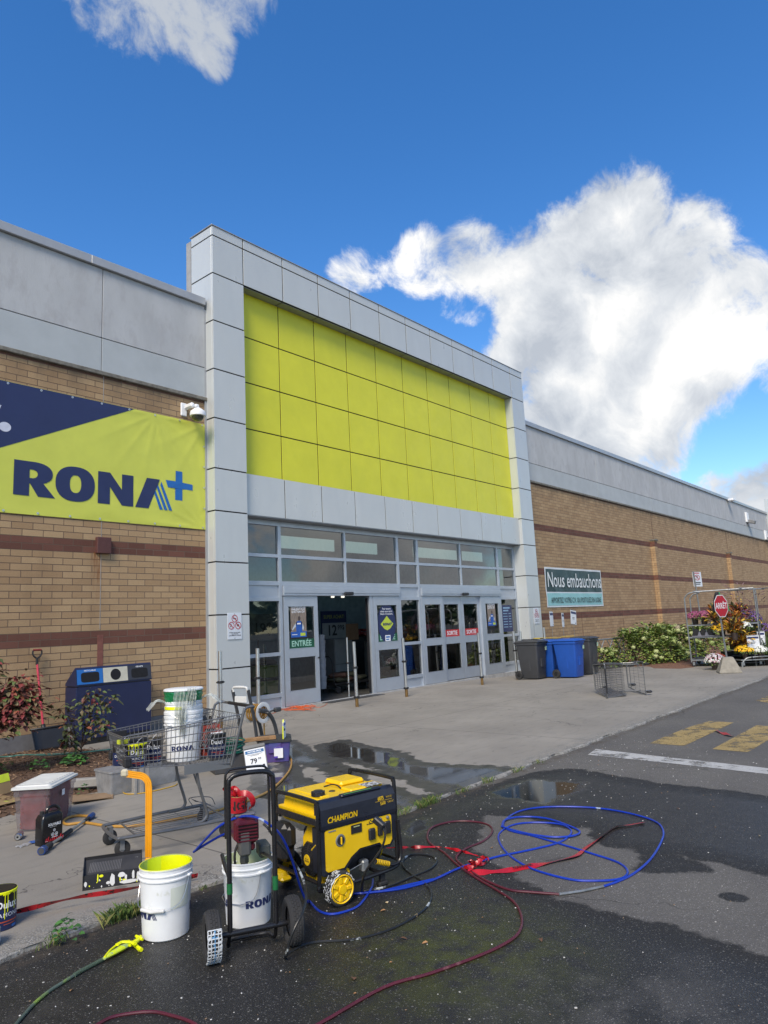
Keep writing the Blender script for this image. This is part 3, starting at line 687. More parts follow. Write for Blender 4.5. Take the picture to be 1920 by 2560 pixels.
# ------------------------------------------------------------------ big banner, left wall
def cloth(b,x0,x1,z0,z1,y,nx,nz,disp,mi=0,split=None):
    vs=[];fs=[];mm=[]
    for j in range(nz+1):
        for i in range(nx+1):
            u=i/nx;v=j/nz; vs.append((x0+(x1-x0)*u,y-disp(u,v),z0+(z1-z0)*v))
    for j in range(nz):
        for i in range(nx): fs.append((j*(nx+1)+i,j*(nx+1)+i+1,(j+1)*(nx+1)+i+1,(j+1)*(nx+1)+i))
    if mi==0: b.add(vs,fs,0,True)
    else: b.add(vs,fs,mi,True)
limev=mat('lime_vinyl_banner',(.60,.63,.085),.42,var=.05,vs=2); navyv=mat('navy_vinyl_banner',(.016,.026,.095),.42,var=.08,vs=2)
def creases(u,v):
    d=0
    du=(1-u); 
    r=math.hypot(du*4.2,v*2.3); a=math.atan2(v*2.3,du*4.2+1e-6)
    d+=.016*max(0,math.sin(a*19+.6))**2*math.exp(-r/1.0)*min(1,r*3)
    r=math.hypot((u-.72)*4.2,(1-v)*2.3); a=math.atan2((1-v)*2.3,(u-.72)*4.2)
    d+=.014*max(0,math.sin(a*15))**2*math.exp(-r/.7)*min(1,r*3)
    r=math.hypot(du*4.2,(1-v)*2.3); a=math.atan2((1-v)*2.3,du*4.2+1e-6)
    d+=.014*max(0,math.sin(a*13+1))**2*math.exp(-r/.8)*min(1,r*3)
    d+=.006*math.sin(v*31+math.sin(u*9)*2)*math.exp(-v*9)*(.5+.5*math.sin(u*17))
    return d+.004
bn=thing('banner','lime and navy vinyl banner with a dark blue brand name fixed to the brick wall','banner')
X0,X1,Z0,Z1=-12.,-.05,3.945,6.25
b=B(); n0=260; cloth(b,X0,X1,Z0,Z1,WY-.012,n0,60,lambda u,v:creases(max(0,(X0+(X1-X0)*u+4.25)/4.2) if X0+(X1-X0)*u>-4.25 else .3,v))
b.done('cloth',limev,bn)
b=B()
# navy field: above the slanted line from (-1.74, top) down to the left
vs=[];fs=[];nx,nz=90,24
def zl(x): return 6.235+(x+1.74)*(1.185/2.46)*1.0
for i in range(nx+1):
    x=X0+(-1.70-X0)*i/nx
    lo=max(Z0+.01,zl(x)); 
    for j in range(nz+1):
        z=lo+(Z1-.004-lo)*j/nz; u=.3 if x<-4.25 else (x+4.25)/4.2; vs.append((x,WY-.0155-creases(u,(z-Z0)/(Z1-Z0)),z))
fs=[(i*(nz+1)+j,(i+1)*(nz+1)+j,(i+1)*(nz+1)+j+1,i*(nz+1)+j+1) for i in range(nx) for j in range(nz)]
b.add(vs,fs,0,True); b.done('navy_field',navyv,bn)
def crs(v,off=.006):
    x,y,z=v; u=.3 if x<-4.25 else (x+4.25)/4.2
    return (x,WY-.012-off-creases(u,(z-Z0)/(Z1-Z0)),z)
b=B(); s=.612
logo(b,Matrix(),0,1,lambda v:crs((-3.96+v[0]*s,0,4.275+v[1]*s)),True)
b.done('lettering',[navyv,blue],bn)
b=B(); b.shape([arc(-4.13,5.43,.10,.085,0,360,24)[:-1]],Matrix(),0,lambda v:crs((v[0],0,v[1])))
b.shape([[(-4.50,5.70),(-4.50,5.80),(-4.20,5.80),(-4.235,5.70)]],Matrix(),0,lambda v:crs((v[0],0,v[1]))); 
b.done('lettering',mat('pale_print',(.58,.60,.70),.5),bn)
b=B()
for i in range(9):
    x=-.12-i*.57; b.lathe([(.008,0),(.02,0),(.02,.004),(.008,.004)],12,0,frame(crs((x,0,Z1-.035),.008),(1,0,0),(0,0,1))); b.lathe([(.008,0),(.02,0),(.02,.004),(.008,.004)],12,0,frame(crs((x,0,Z0+.035),.008),(1,0,0),(0,0,1)))
for i in range(1,5): b.lathe([(.008,0),(.02,0),(.02,.004),(.008,.004)],12,0,frame(crs((-.085,0,Z0+i*.45),.008),(1,0,0),(0,0,1)))
b.done('grommet',steel,bn)
# hiring banner, right wall
hb=thing('banner','dark green and pale blue hiring banner on the brick wall above the bins','banner')
hx0,hx1,hz0,hz1=14.95,20.0,2.13,3.63
def hc(u,v):
    d=.012+.03*abs(math.sin(u*PI*5+.4))*math.exp(-(1-v)*5)*(.6+.4*math.sin(u*23))+.012*math.sin(v*9+u*24)*v*(1-v)*2
    d+=.02*max(0,math.sin(u*34+v*7))**3*(1-abs(2*v-1))*.5
    return d
b=B(); cloth(b,hx0,hx1,hz0,hz1,WY-.01,80,30,hc); b.done('cloth',mat('white_vinyl',(.66,.69,.70),.45,var=.03),hb)
def hf(x,z,off=.006): return (x,WY-.01-off-hc((x-hx0)/(hx1-hx0),(z-hz0)/(hz1-hz0)),z)
def field(x0,x1,z0,z1,m,nm,par,f,nx=80,nz=24):
    b=B(); vs=[f(x0+(x1-x0)*i/nx,z0+(z1-z0)*j/nz) for j in range(nz+1) for i in range(nx+1)]
    b.add(vs,[(j*(nx+1)+i,j*(nx+1)+i+1,(j+1)*(nx+1)+i+1,(j+1)*(nx+1)+i) for j in range(nz) for i in range(nx)],0,True); return b.done(nm,m,par)
field(hx0+.07,hx1-.07,2.71,hz1-.07,mat('dark_green_vinyl',(.022,.055,.06),.45,var=.1),'dark_field',hb,hf)
field(hx0+.07,hx1-.07,hz0+.06,2.66,mat('pale_teal_vinyl',(.26,.52,.53),.45,var=.06),'pale_field',hb,hf)
b=B(); b.text('Nous embauchons',.80,Matrix(),0,.006,sx=.80,fn=lambda v:hf(17.47+v[0],3.13+v[1],.030)); 
b.done('lettering',mat('white_letters',(.72,.75,.74),.5,var=.03),hb)
b=B(); b.text('APPORTEZ VOTRE C.V. OU POSTULEZ EN LIGNE',.285,Matrix(),0,.012,sx=.72,fn=lambda v:hf(17.5+v[0],2.38+v[1],.030)); b.done('lettering',mat('dark_green_print',(.012,.04,.045),.5),hb)
# dome camera
cm=thing('security_camera','white dome security camera on a wall arm beside the clad pillar','camera',(-.50,WY-.0,6.45))
b=B(); b.box(-.15,.0,-.035,0,-.12,.17,0,.02); b.done('wall_plate',white,cm)
b=B(); b.box(-.08,.02,-.30,-.03,.02,.13,0,.03); b.box(.0,.10,-.34,-.24,.02,.10,0,.02); b.cyl((.08,-.30,.03),(.08,-.30,-.02),.05,n=16); b.done('arm',white,cm)
b=B(); b.lathe([(.0,.0),(.09,0),(.15,-.05),(.165,-.10),(.165,-.15),(.13,-.16)],28,0,TR(.08,-.30,.0)); b.done('housing',white,cm)
b=B(); b.lathe([(.13,0),(.12,-.05),(.08,-.09),(0,-.105)],24,0,TR(.08,-.30,-.155)); b.done('dome',mat('smoked_dome',(.05,.055,.04),.1,coat=.5),cm)
# prohibition signs on the pillars
redr=mat('red_ring_print',(.45,.02,.03),.5); 
def nosmoke(x,z,label):
    t=thing('prohibition_sign',label,'sign',(x,-.004,z))
    b=B(); b.box(-.185,.185,-.012,-.002,-.275,.275,0,.004); b.done('plate',mat('white_sign_plate',(.62,.66,.70),.4,var=.04),t)
    b=B()
    for cx,cz in ((0,.155),(-.088,.01),(.088,.01)):
        F=frame((cx,-.0165,cz),(1,0,0),(0,0,1)); b.shape([arc(0,0,.078,.078,0,360,28)[:-1],arc(0,0,.064,.064,0,360,28)[:-1]],F,0)
        b.add([(-.055,.043,.0006),(-.043,.055,.0006),(.055,-.043,.0006),(.043,-.055,.0006)],[(0,1,2,3)],0,False,F)
    b.done('ring',redr,t)
    b=B(); F=frame((0,-.0145,.155),(1,0,0),(0,0,1)); b.add([(-.04,-.008,0),(.04,-.008,0),(.04,.008,0),(-.04,.008,0)],[(0,1,2,3)],0,False,F)
    F=frame((-.088,-.0145,.01),(1,0,0),(0,0,1)); b.add([(-.03,-.03,0),(-.015,-.03,0),(.01,.03,0),(-.005,.03,0)],[(0,1,2,3)],0,False,F)
    F=frame((.088,-.0145,.01),(1,0,0),(0,0,1))
    for k in range(5):
        a=math.radians(90+(k-2)*42); L=.05-.008*abs(k-2); b.add([(0,-.01,0),(L*math.cos(a)*.5-.011*math.sin(a),L*math.sin(a)*.5+.011*math.cos(a)-.01,0),(L*math.cos(a),L*math.sin(a)-.01,0),(L*math.cos(a)*.5+.011*math.sin(a),L*math.sin(a)*.5-.011*math.cos(a)-.01,0)],[(0,3,2,1)],0,False,F)
    b.text('INTERDICTION DE FUMER,\nVAPOTER ET DE\nCONSOMMER DU CANNABIS',.030,frame((0,-.0145,-.165),(1,0,0),(0,0,1)),0,.012,sx=.8); b.cyl((0,-.013,.25),(0,-.016,.25),.008,n=8);b.cyl((0,-.013,-.25),(0,-.016,-.25),.008,n=8)
    b.done('print',ink,t); return t
nosmoke(.455,1.90,'white no smoking, vaping or cannabis sign on the left pillar beside the entrance')
nosmoke(13.56,1.84,'white prohibition sign on the right pillar, behind the price cards above the bins')
# posters on the doors
wood=mat('poster_wood_print',(.24,.19,.15),.5,var=.5,vs=9,stretch=(6,1,.5)); bluv=mat('poster_blue_print',(.02,.10,.40),.5); skin=mat('poster_skin_print',(.45,.28,.2),.5)
def poster_a(x0,z0,z1,y,label):
    w_=.50;t=thing('poster',label,'poster',(x0,y,z0)); h=z1-z0
    b=B(); b.box(0,w_,-.002,0,0,h,0); b.done('sheet',wood,t)
    b=B(); b.box(0,w_,-.0035,-.002,0,.13,0); b.box(.03,.2,-.0045,-.0036,.058,.072,1); b.done('blue_strip',[bluv,white],t)
    b=B(); b.box(.30,.46,-.0045,-.0035,.03,.10,0); b.done('lime_label',lime,t)
    # the figure printed on it, seen from behind
    b=B(); F=frame((.27,-.0035,0),(1,0,0),(0,0,1))
    b.shape([[( -.10,.13),(-.11,.33),(-.07,.38),(.06,.38),(.10,.33),(.09,.13)]],F,0); b.done('blue_vest',bluv,t)
    b=B(); b.shape([[(-.11,.33),(-.07,.38),(-.10,.25),(-.16,.22),(-.22,.16),(-.23,.19),(-.17,.27)]],F,0); b.shape([[(.06,.38),(.10,.33),(.15,.22),(.12,.15),(.09,.2)]],F,0); b.done('sleeves',mat('pale_shirt_print',(.55,.6,.65),.5),t)
    b=B(); b.shape([arc(-.0,.44,.042,.055,0,360,20)[:-1]],F,0); b.shape([arc(-.245,.17,.018,.016,0,360,12)[:-1]],F,0); b.done('head_print',mat('brown_hair_print',(.07,.05,.045),.5),t)
    b=B(); b.box(-.07+.27,.05+.27,-.0046,-.0036,.30,.335,0); 
    b.text('TES\nCOMPÉTENCES\nPARLENT PLUS\nQUE TON CV?',.066,frame((.03,-.005,h-.14),(1,0,0),(0,0,1)),0,.028,'LEFT',lsp=.9); b.done('lettering',white,t)
    return t
poster_a(2.42,1.585,2.30,SY-.001,'poster of a worker in a blue vest on the left entrance door')
poster_a(11.05,1.585,2.28,SY-.001,'poster of a worker in a blue vest on the rightmost exit door')
t=thing('poster','navy round poster with a lime badge on the right entrance door glass','poster',(5.92,SY-.001,1.80))
b=B(); b.shape([arc(0,.0,.37,.52,0,360,40,.95)[:-1]],frame((0,-.002,.02),(1,0,0),(0,0,1)),0); b.done('sheet',navyv,t)
b=B(); b.shape([[(-.27,.0),(-.10,.13),(0,.22),(.10,.13),(.27,0),(.12,-.13),(0,-.17),(-.12,-.13)]],frame((0.0,-.006,0),(1,0,0),(0,0,1)),0); b.done('badge',lime,t)
b=B(); T=frame((-.17,-.009,-.04),(1,0,0),(0,0,1))@Matrix.Scale(.065,4); logo(b,T,0,0,None,True); b.done('lettering',navy,t)
b=B(); b.text('Pour encore\nmieux vous servir.\nDès le 10 octobre.',.070,frame((0,-.006,.34),(1,0,0),(0,0,1)),0,.018); b.done('lettering',white,t)
b=B(); b.box(-.10,.12,-.008,-.006,-.46,-.30,0); b.box(-.07,.09,-.010,-.0085,-.37,-.33,1); b.box(-.07,.05,-.010,-.0085,-.43,-.40,1); b.done('sticker',[white,blue],t)
# posters behind the right sidelight: hours list
t=thing('poster','tall navy opening hours poster in the glass left of the right pillar','poster',(12.35,SY+.035,1.85))
b=B(); b.box(-.33,.33,-.002,0,-.5,.40,0); b.done('sheet',navyv,t)
b=B(); b.box(-.24,.20,-.004,-.003,.28,.33,0); b.box(-.24,.10,-.004,-.003,.19,.24,0)
for i in range(6): b.box(-.26,.02,-.004,-.003,.10-.09*i,.125-.09*i,0); b.box(.10,.26,-.004,-.003,.10-.09*i,.125-.09*i,0)
b.done('lettering',mat('pale_blue_print',(.25,.4,.55),.5),t)
# ------------------------------------------------------------------ things inside the vestibule
t=thing('price_sign','navy and white sale price board standing inside the open door','sign',(6.82,3.3,0))
b=B(); b.box(-.55,.55,0,.03,1.42,2.28,0); b.text('SUPER ACHAT!',.16,frame((0,-.006,2.10),(1,0,0),(0,0,1)),1,.015,sx=.85); b.done('board',[navyv,mat('olive_letters',(.30,.33,.08),.5)],t)
b=B(); b.box(-.52,.52,-.008,-.001,1.45,1.92,0); b.done('price_panel',mat('grey_card',(.30,.31,.32),.6),t)
b=B(); b.text('12',.44,frame((-.12,-.012,1.68),(1,0,0),(0,0,1)),0,.02); b.text('99$',.20,frame((.28,-.012,1.77),(1,0,0),(0,0,1)),0,.015); b.done('price_figures',ink,t)
b=B(); b.cyl((-.45,.015,0),(-.45,.015,1.42),.02); b.cyl((.45,.015,0),(.45,.015,1.42),.02); b.done('stand',black,t)
t=thing('cabinet','pale grey cabinet with two doors standing inside the open entrance','cabinet',(6.36,2.5,0))
b=B(); b.box(-.38,.38,0,.4,.0,1.45,0,.01); b.done('body',mat('grey_cabinet',(.17,.18,.19),.5),t)
for z0_,z1_ in ((.03,.70),(.73,1.42)): b=B(); b.box(-.36,.36,-.02,-.002,z0_,z1_,0,.006); b.done('door',mat('pale_cabinet',(.24,.26,.28),.4),t)
t=thing('merchandise_stack','red packaged goods piled on a dark crate inside the entrance','goods',(7.6,3.6,0)); t.location=(8.1,3.9,0)
b=B(); b.box(-.2,1.3,-.1,.6,0,1.45,0,.02); b.done('crate',mat('dark_crate',(.02,.02,.022),.7),t)
b=B(); r=random.Random(2)
for i in range(26): b.box(-.14,.14,-.1,.1,-.04,.04,r.randrange(2),.02,TR(r.uniform(-.1,1.2),r.uniform(.0,.5),1.50+.05*(i%4),r.uniform(0,3),r.uniform(-.15,.15)))
b.done('packs',[mat('red_pack',(.20,.012,.02),.4),mat('dark_red_pack',(.09,.01,.015),.5)],t)
t=thing('cardboard_sign','plain brown cardboard sign on a stick behind the tall bollard','sign',(6.08,1.9,0))
b=B(); b.box(-.22,.30,0,.012,1.40,1.86,0); b.done('board',mat('cardboard',(.16,.10,.06),.9),t)
b=B(); b.cyl((.04,.02,0),(.04,.02,1.5),.012); b.done('stick',black,t)
t=thing('flatbed_cart','dark low flatbed cart loaded with sacks inside the entrance','cart',(5.85,1.9,0))
b=B(); b.box(-.8,.8,-.3,.3,.22,.28,0,.01); b.done('deck',black,t)
for x in (-.65,.65):
    for y in (-.25,.25): b=B(); b.cyl((x,y-.02,.09),(x,y+.02,.09),.09,n=14); b.done('wheel',rubber,t)
b=B()
for i in range(5): b.box(-.3,.3,-.25,.25,-.06,.06,i%2,.05,TR(-.35+.35*(i%3),0,.35+.12*(i//3),.2*i))
b.done('sacks',[mat('olive_sack',(.06,.06,.035),.8),mat('brown_sack',(.09,.045,.03),.8)],t)
b=B(); b.tube(smooth_path([(-.8,-.25,.28),(-.88,-.25,.9),(-.85,0,1.0),(-.88,.25,.9),(-.8,.25,.28)],5),.015); b.done('handle',black,t)
t=thing('waste_barrel','yellow green barrel with a dark band and lid behind the left side window','barrel',(2.2,1.15,0))
b=B(); b.lathe([(.0,0),(.28,0),(.31,.3),(.33,.65),(.33,.95),(.28,1.0)],28,0); b.done('body',mat('olive_yellow_plastic',(.30,.33,.03),.5,var=.08),t)
b=B(); b.lathe([(.335,.62),(.342,.63),(.342,.69),(.335,.70)],28); b.done('band',black,t)
b=B(); b.lathe([(.30,.98),(.32,1.02),(.24,1.10),(0,1.13)],28); b.done('lid',black,t)
t=thing('price_board','grey sale board with a large price seen through the left side window','sign',(2.75,2.0,0))
b=B(); b.box(-.5,.5,0,.02,1.55,2.2,0); b.text('3 19$',.40,frame((0,-.005,1.82),(1,0,0),(0,0,1)),1,.01); b.done('board',[mat('dim_grey_card',(.14,.15,.15),.6),ink],t)
b=B(); b.cyl((0,.01,0),(0,.01,1.55),.02); b.done('stand',black,t)
t=thing('cardboard_roll','tall brown cardboard roll standing behind the exit doors','roll',(10.9,1.3,0)); b=B(); b.box(-.5,.6,0,.3,0,1.2,0,.03); b.box(.0,.05,-.03,0,0,1.1,0); tag(b.done('sheets',mat('tan_carton',(.20,.12,.06),.8,var=.3,vs=9,stretch=(6,1,.3)),t),'','') ; 
t.name='carton_stack'; t['label']='brown cartons stacked upright behind the lower glass of the exit door'; t['category']='cartons'
for c in t.children:
    for k in ('label','category'): 
        if k in c: del c[k]
# distant wood and lamp posts behind the viewer, which the glass reflects
def wood_line():
    r=random.Random(4); b=B()
    for i in range(120):
        x=-70+i*2.2+r.uniform(-1,1); y=-85+r.uniform(-4,4); h=r.uniform(5,9.5)
        for k in range(60):
            a=r.uniform(0,6.28); rr=r.uniform(0,2.2); z=r.uniform(.3,1)*h; s=r.uniform(.4,.9)
            T=TR(x+rr*math.cos(a)*(1.15-z/h),y+rr*math.sin(a),z,r.uniform(0,6),r.uniform(-1,1),r.uniform(-1,1)); b.add([(-s,-s,0),(s,-s*.7,0),(s*.8,s,.1),(-s*.7,s*.8,0)],[(0,1,2,3)],k%3,False,T)
    o=b.done('distant_wood',[mat('foliage_dark',(.030,.05,.022),.8,var=.3),mat('foliage_mid',(.05,.08,.03),.8,var=.3),mat('foliage_light',(.08,.11,.04),.8,var=.3)]); o['kind']='stuff'; o['label']='line of dark green trees reflected in the store windows'; o['category']='trees'
wood_line()
# more of the store seen through the glass
for i,(x,y,c,lab) in enumerate(((10.2,3.2,(.10,.03,.03),'low dark red display behind the exit door glass'),(12.4,3.0,(.03,.06,.14),'blue display shelf behind the exit door glass'),(8.2,2.2,(.08,.05,.04),'brown display of packages behind the narrow middle window'))):
    t=thing('display_shelf',lab,'shelf',(x,y,0)); b=B(); 
    for z in (.05,.5,.95): b.box(-.7,.7,0,.5,z,z+.04,0,.004)
    b.box(-.72,-.70,0,.5,0,1.3); b.box(.70,.72,0,.5,0,1.3); b.done('frame',mat('shelf_grey',(.12,.12,.12),.5),t)
    r=random.Random(i+40); b=B()
    for k in range(42): 
        q=k//14; xx=-.62+.094*(k%14); b.box(xx,xx+.08,.03,.3,.09+.45*q,.09+.45*q+r.uniform(.12,.32),r.randrange(3),.008)
    b.done('goods',[mat('goods_%s'%('red','blue','brown')[i],c,.5,var=.3),mat('goods_pale',(.30,.28,.25),.5),mat('goods_olive',(.12,.13,.05),.5)],t)
t=thing('wrapped_column','pale wrapped column of stacked cups just inside the open door','column',(4.45,1.5,0)); b=B()
for k in range(9): b.lathe([(.0,0),(.10,.0),(.12,.16),(.0,.165)],18,0,TR(.01*math.sin(k*2),0,.2+.155*k))
b.done('cups',mat('dim_white_plastic',(.30,.31,.33),.5,var=.15),t)
# ================================================================== foreground equipment
bw=mat('white_bucket_plastic',(.76,.78,.79),.38,var=.05,vs=6,col2=(.56,.58,.50),thr=(.60,.70),ps=7)
limepaint=mat('wet_lime_paint',(.76,.80,.006),.28,var=.10,vs=7); milky=mat('milky_paint_residue',(.62,.70,.45),.45,var=.12,col2=(.50,.58,.30),thr=(.5,.65),ps=6)
greenin=mat('streaked_green_inside',(.30,.48,.16),.4,var=.15,col2=(.60,.74,.02),thr=(.42,.52),ps=7,stretch=(1,1,.35))
ptan=mat('grey_print',(.16,.2,.3),.6)
def camang(x,y): return math.atan2(CAM[1]-y,CAM[0]-x)
def wrap(r,ang,z,x0=0.): return lambda v:((r)*math.cos(ang+(v[0]+x0)/r),(r)*math.sin(ang+(v[0]+x0)/r),z+v[1])
def bucket_parts(t,inside,R=.150,H=.37,rim=None,handle=None,logo_at=(),lh=.05,lz=.09,body=bw):
    r0=R*.885; b=B()
    b.lathe([(0,.002),(r0-.006,.0),(r0,.006),(R*.985,H-.075),(R*.99,H-.074),(R*1.03,H-.072),(R*1.035,H-.064),(R*1.0,H-.060),(R*1.0,H-.045),(R*1.035,H-.043),(R*1.04,H-.036),(R*1.0,H-.032),(R*1.0,H-.012),(R*1.02,H-.010),(R*1.025,H-.001),(R*1.01,H),(R*.985,H-.001)],48,0)
    b.done('shell',body,t)
    b=B(); b.lathe([(R*.984,H-.0015),(R*.975,H-.02),(r0*.97,.06),(r0*.94,.045),(0,.042)],40,0); b.done('inner_wall',inside,t)
    if rim: b=B(); b.lathe([(R*1.026,H-.004),(R*1.015,H+.0015),(R*.983,H+.001)],48,0); b.done('rim',rim,t)
    for ang in logo_at:
        b=B(); r_=lambda z:r0+(R*.985-r0)*(z/(H-.075))+.0016
        def fn(v,ang=ang):
            z=lz+v[1]*lh; rr=r_(z); a=ang+v[0]*lh/rr; return (rr*math.cos(a),rr*math.sin(a),z)
        logo(b,Matrix(),0,0,fn); b.done('lettering',navy,t)
    if handle:
        a,drop,gr=handle   # direction towards which the bail hangs, drop angle
        b=B(); e=Vector((-math.sin(a),math.cos(a),0)); f=Vector((math.cos(a),math.sin(a),0)); zc=H-.062
        pts=[]
        for i in range(17):
            th=PI*i/16; x=math.cos(th)*R*1.07; y=math.sin(th); 
            p=e*x+f*(R*1.03*y*math.cos(drop)+.012)+Vector((0,0,zc-R*1.12*y*math.sin(drop))); 
            if math.hypot(p.x,p.y)<R*1.05: q=Vector((p.x,p.y,0)).normalized()*R*1.05; p=Vector((q.x,q.y,p.z))
            pts.append(p)
        b.tube(pts,.0023,6); h=b.done('bail',steel,t)
        if gr:
            b=B(); i=8; b.tube(pts[7:10],.010,10); b.done('grip',mat('white_grip',(.6,.6,.58),.5),h)
        b=B()
        for s_ in (1,-1): b.box(-.018,.018,-.006,.008,-.014,.014,0,.004,frame(e*s_*R*1.03+Vector((0,0,zc)),f,(0,0,1)))
        b.done('bail_ear',body,t)
# bucket with wet lime paint
P=(-6.285,-7.995,AS)
t=thing('paint_bucket','white bucket with wet lime paint inside its rim, standing at the kerb','bucket',P)
ca=camang(P[0],P[1])
bucket_parts(t,greenin,R=.156,H=.405,rim=limepaint,handle=(ca-.55,1.25,True),logo_at=(ca+math.radians(-32)-4.75*.05/.148,ca+math.radians(72)),lh=.052,lz=.125)
b=B(); 
for i in range(2): pass
a0=ca+PI-1.7
b.lathe([(.1490,.4035),(.1455,.35),(.1400,.21),(.1375,.17)],26,0,None,True,a0,a0+1.9); b.done('paint_coat',limepaint,t)
b=B(); r=random.Random(3)
for i in range(9):
    a=ca-.9+r.uniform(0,1.3); L=r.uniform(.02,.10); z=.19+r.uniform(-.02,.03); b.box(-.012,.012,-.0006,.0006,-L/2,L/2,0,0,frame((.1415*math.cos(a),.1415*math.sin(a),z),(-math.sin(a),math.cos(a),0),(0,0,1)))
# pale rectangle where a label was
b=B(); 
def lab(u,v): a=ca+.18+u*.85; z=.175+v*.12; rr=.138+.0157*(z/.33)+.0014; return (rr*math.cos(a),rr*math.sin(a),z)
vs=[lab(i/10,j/2) for j in range(3) for i in range(11)]; b.add(vs,[(j*11+i,j*11+i+1,j*11+i+12,j*11+i+11) for j in range(2) for i in range(10)],0,True); b.done('label_residue',mat('label_residue',(.62,.66,.58),.55,var=.08),t)
# ------------------------------------------------------------------ airless paint sprayer cart
ST=math.radians(-29); SX,SY_=-6.155,-8.675
t=thing('paint_sprayer','airless paint sprayer cart with black tube frame, red motor and two rubber wheels','sprayer',(SX,SY_,AS),ST)
b=B()
b.tube(smooth_path([(-.131,0,.13),(-.131,0,.5),(-.131,.0,.90),(-.118,.0,.955),(-.08,.0,.975),(0,.0,.98),(.08,.0,.975),(.118,.0,.955),(.131,.0,.90),(.131,0,.5),(.131,0,.13)],5),.0145,12)
b.tube([(-.20,0,.125),(.20,0,.125)],.0155,12)
b.tube(smooth_path([(-.131,0,.42),(-.131,.16,.43),(-.125,.34,.45)],4),.012,10); b.tube(smooth_path([(.131,0,.46),(.131,.16,.45),(.10,.36,.43)],4),.012,10)
b.tube(smooth_path([(-.131,0,.14),(-.131,.06,.04),(-.10,.16,.03),(.10,.16,.03),(.131,.06,.04),(.131,0,.14)],4),.011,10)
b.done('tube_frame',blackm,t)
b=B(); b.tube(smooth_path([(-.142,.045,.62),(-.142,.05,.93),(-.128,.05,.985),(-.09,.05,1.0),(.06,.05,1.0),(.10,.05,.985),(.113,.05,.93),(.113,.045,.62)],5),.0075,10)
b.done('handle',blackm,t)
tyre=mat('paint_spattered_tyre',(.028,.028,.029),.85,var=.25,bump=.4,bs=80,col2=(.55,.55,.55),thr=(.71,.73),ps=18)
tyw=mat('painted_tyre_tread',(.50,.55,.60),.7,var=.15,col2=(.05,.22,.5),thr=(.55,.6),ps=9)
def tyre_geo(b,R,w,mi=0,T=None):
    h=w/2; b.lathe([(R*.60,-h*.7),(R*.72,-h*.95),(R*.90,-h),(R*.985,-h*.80),(R,-h*.35),(R,h*.35),(R*.985,h*.80),(R*.90,h),(R*.72,h*.95),(R*.60,h*.7)],40,mi,T)
def tread(b,R,w,mi,T,a0=0,a1=2*PI,n=34,mi2=None,k=5):
    h=w/2
    for i in range(n):
        a=2*PI*i/n
        if not(a0<=a<=a1): continue
        for j in range(k):
            z=-h*.86+2*h*.86*(j+.5)/k; aa=a+(j%2)*PI/n*.8+abs(j-2)*.02; L=PI*R/n*.78
            F=T@Matrix.Rotation(aa,4,'Z')@Matrix.Translation((R-(.006 if j in (0,k-1) else 0),0,z)); b.box(-.004,.0032,-L,L,-h*.14,h*.14,mi,.001,F)
for sgn in (-1,1):
    T=Matrix.Translation((sgn*.230,0,.132))@Matrix.Rotation(PI/2,4,'Y')
    b=B(); tyre_geo(b,.128,.082,0,T); tread(b,.128,.082,0,T); wl=b.done('wheel',tyre,t)
    b=B(); b.lathe([(0,.02),(.02,.02),(.024,.012),(.07,.010),(.078,.018)],24,0,T); b.lathe([(0,-.02),(.02,-.02),(.024,-.012),(.07,-.010),(.078,-.018)],24,0,T); b.done('rim',black,wl)
    if sgn<0:
        # tread coated in white and blue paint, facing the camera low on the wheel
        b=B(); T2=Matrix.Translation((sgn*.230,0,.132))@Matrix.Rotation(PI/2,4,'Y')
        for i in range(13):
            a=math.radians(-122+i*9.2); 
            for z0,z1 in ((-.037,.037),):
                F=T2@Matrix.Rotation(a,4,'Z')@Matrix.Translation((.1300,0,0)); b.box(-.001,.0028,-.0026,.0026,z0,z1,0,0,F)
        for z in (-.036,-.019,0,.019,.036):
            pts=[]
            for i in range(22):
                a=math.radians(-122+i*5.2); v=T2@Matrix.Rotation(a,4,'Z')@Vector((.1312-(.004 if abs(z)>.03 else 0),0,z+.0015*math.sin(i*1.9))); pts.append(v)
            b.tube(pts,.0030,5,1 if z==0 else 0)
        r=random.Random(77)
        for i in range(60):
            a=math.radians(r.uniform(-122,-12)); z=r.uniform(-.034,.034); w_=r.uniform(.002,.007); F=T2@Matrix.Rotation(a,4,'Z')@Matrix.Translation((.1302,0,z)); b.box(-.001,.0022,-w_,w_,-r.uniform(.002,.009),r.uniform(.002,.006),1 if abs(z)<.014 and r.random()<.7 else 0,0,F)
        b.done('paint_coat',[mat('white_wet_paint',(.55,.58,.60),.5,var=.1),mat('pale_blue_paint',(.12,.30,.52),.5)],wl)
# pump body, red motor housing, siphon
mr=mat('maroon_housing',(.095,.008,.016),.35,var=.2,col2=(.5,.5,.5),thr=(.73,.745),ps=60)
MS=TR(.0,.185,.03)@Matrix.Translation((.01,.1,.57))@Matrix.Scale(1.12,4)@Matrix.Translation((-.01,-.1,-.57)); b=B(MS); b.box(-.06,.075,.03,.19,.50,.645,0,.03); b.box(-.055,.07,.005,.05,.51,.63,0,.02)
for i in range(6):
    z=.525+i*.017; b.box(-.045,.06,-.002,.012,z,z+.008,0,.002)
b.box(-.03,.05,.02,.10,.47,.51,0,.01); b.done('motor_housing',mr,t)
b=B(MS)
for i in range(5):
    z=.5345+i*.017; b.box(-.042,.057,.0025,.0045,z,z+.006,0)
b.done('vent_slots',hole,t)
b=B(MS); b.box(-.05,.06,.05,.15,.640,.658,0,.008); b.box(-.03,.03,.07,.12,.658,.662,0,.002); b.done('top_badge',mat('grey_badge',(.16,.16,.18),.4),t)
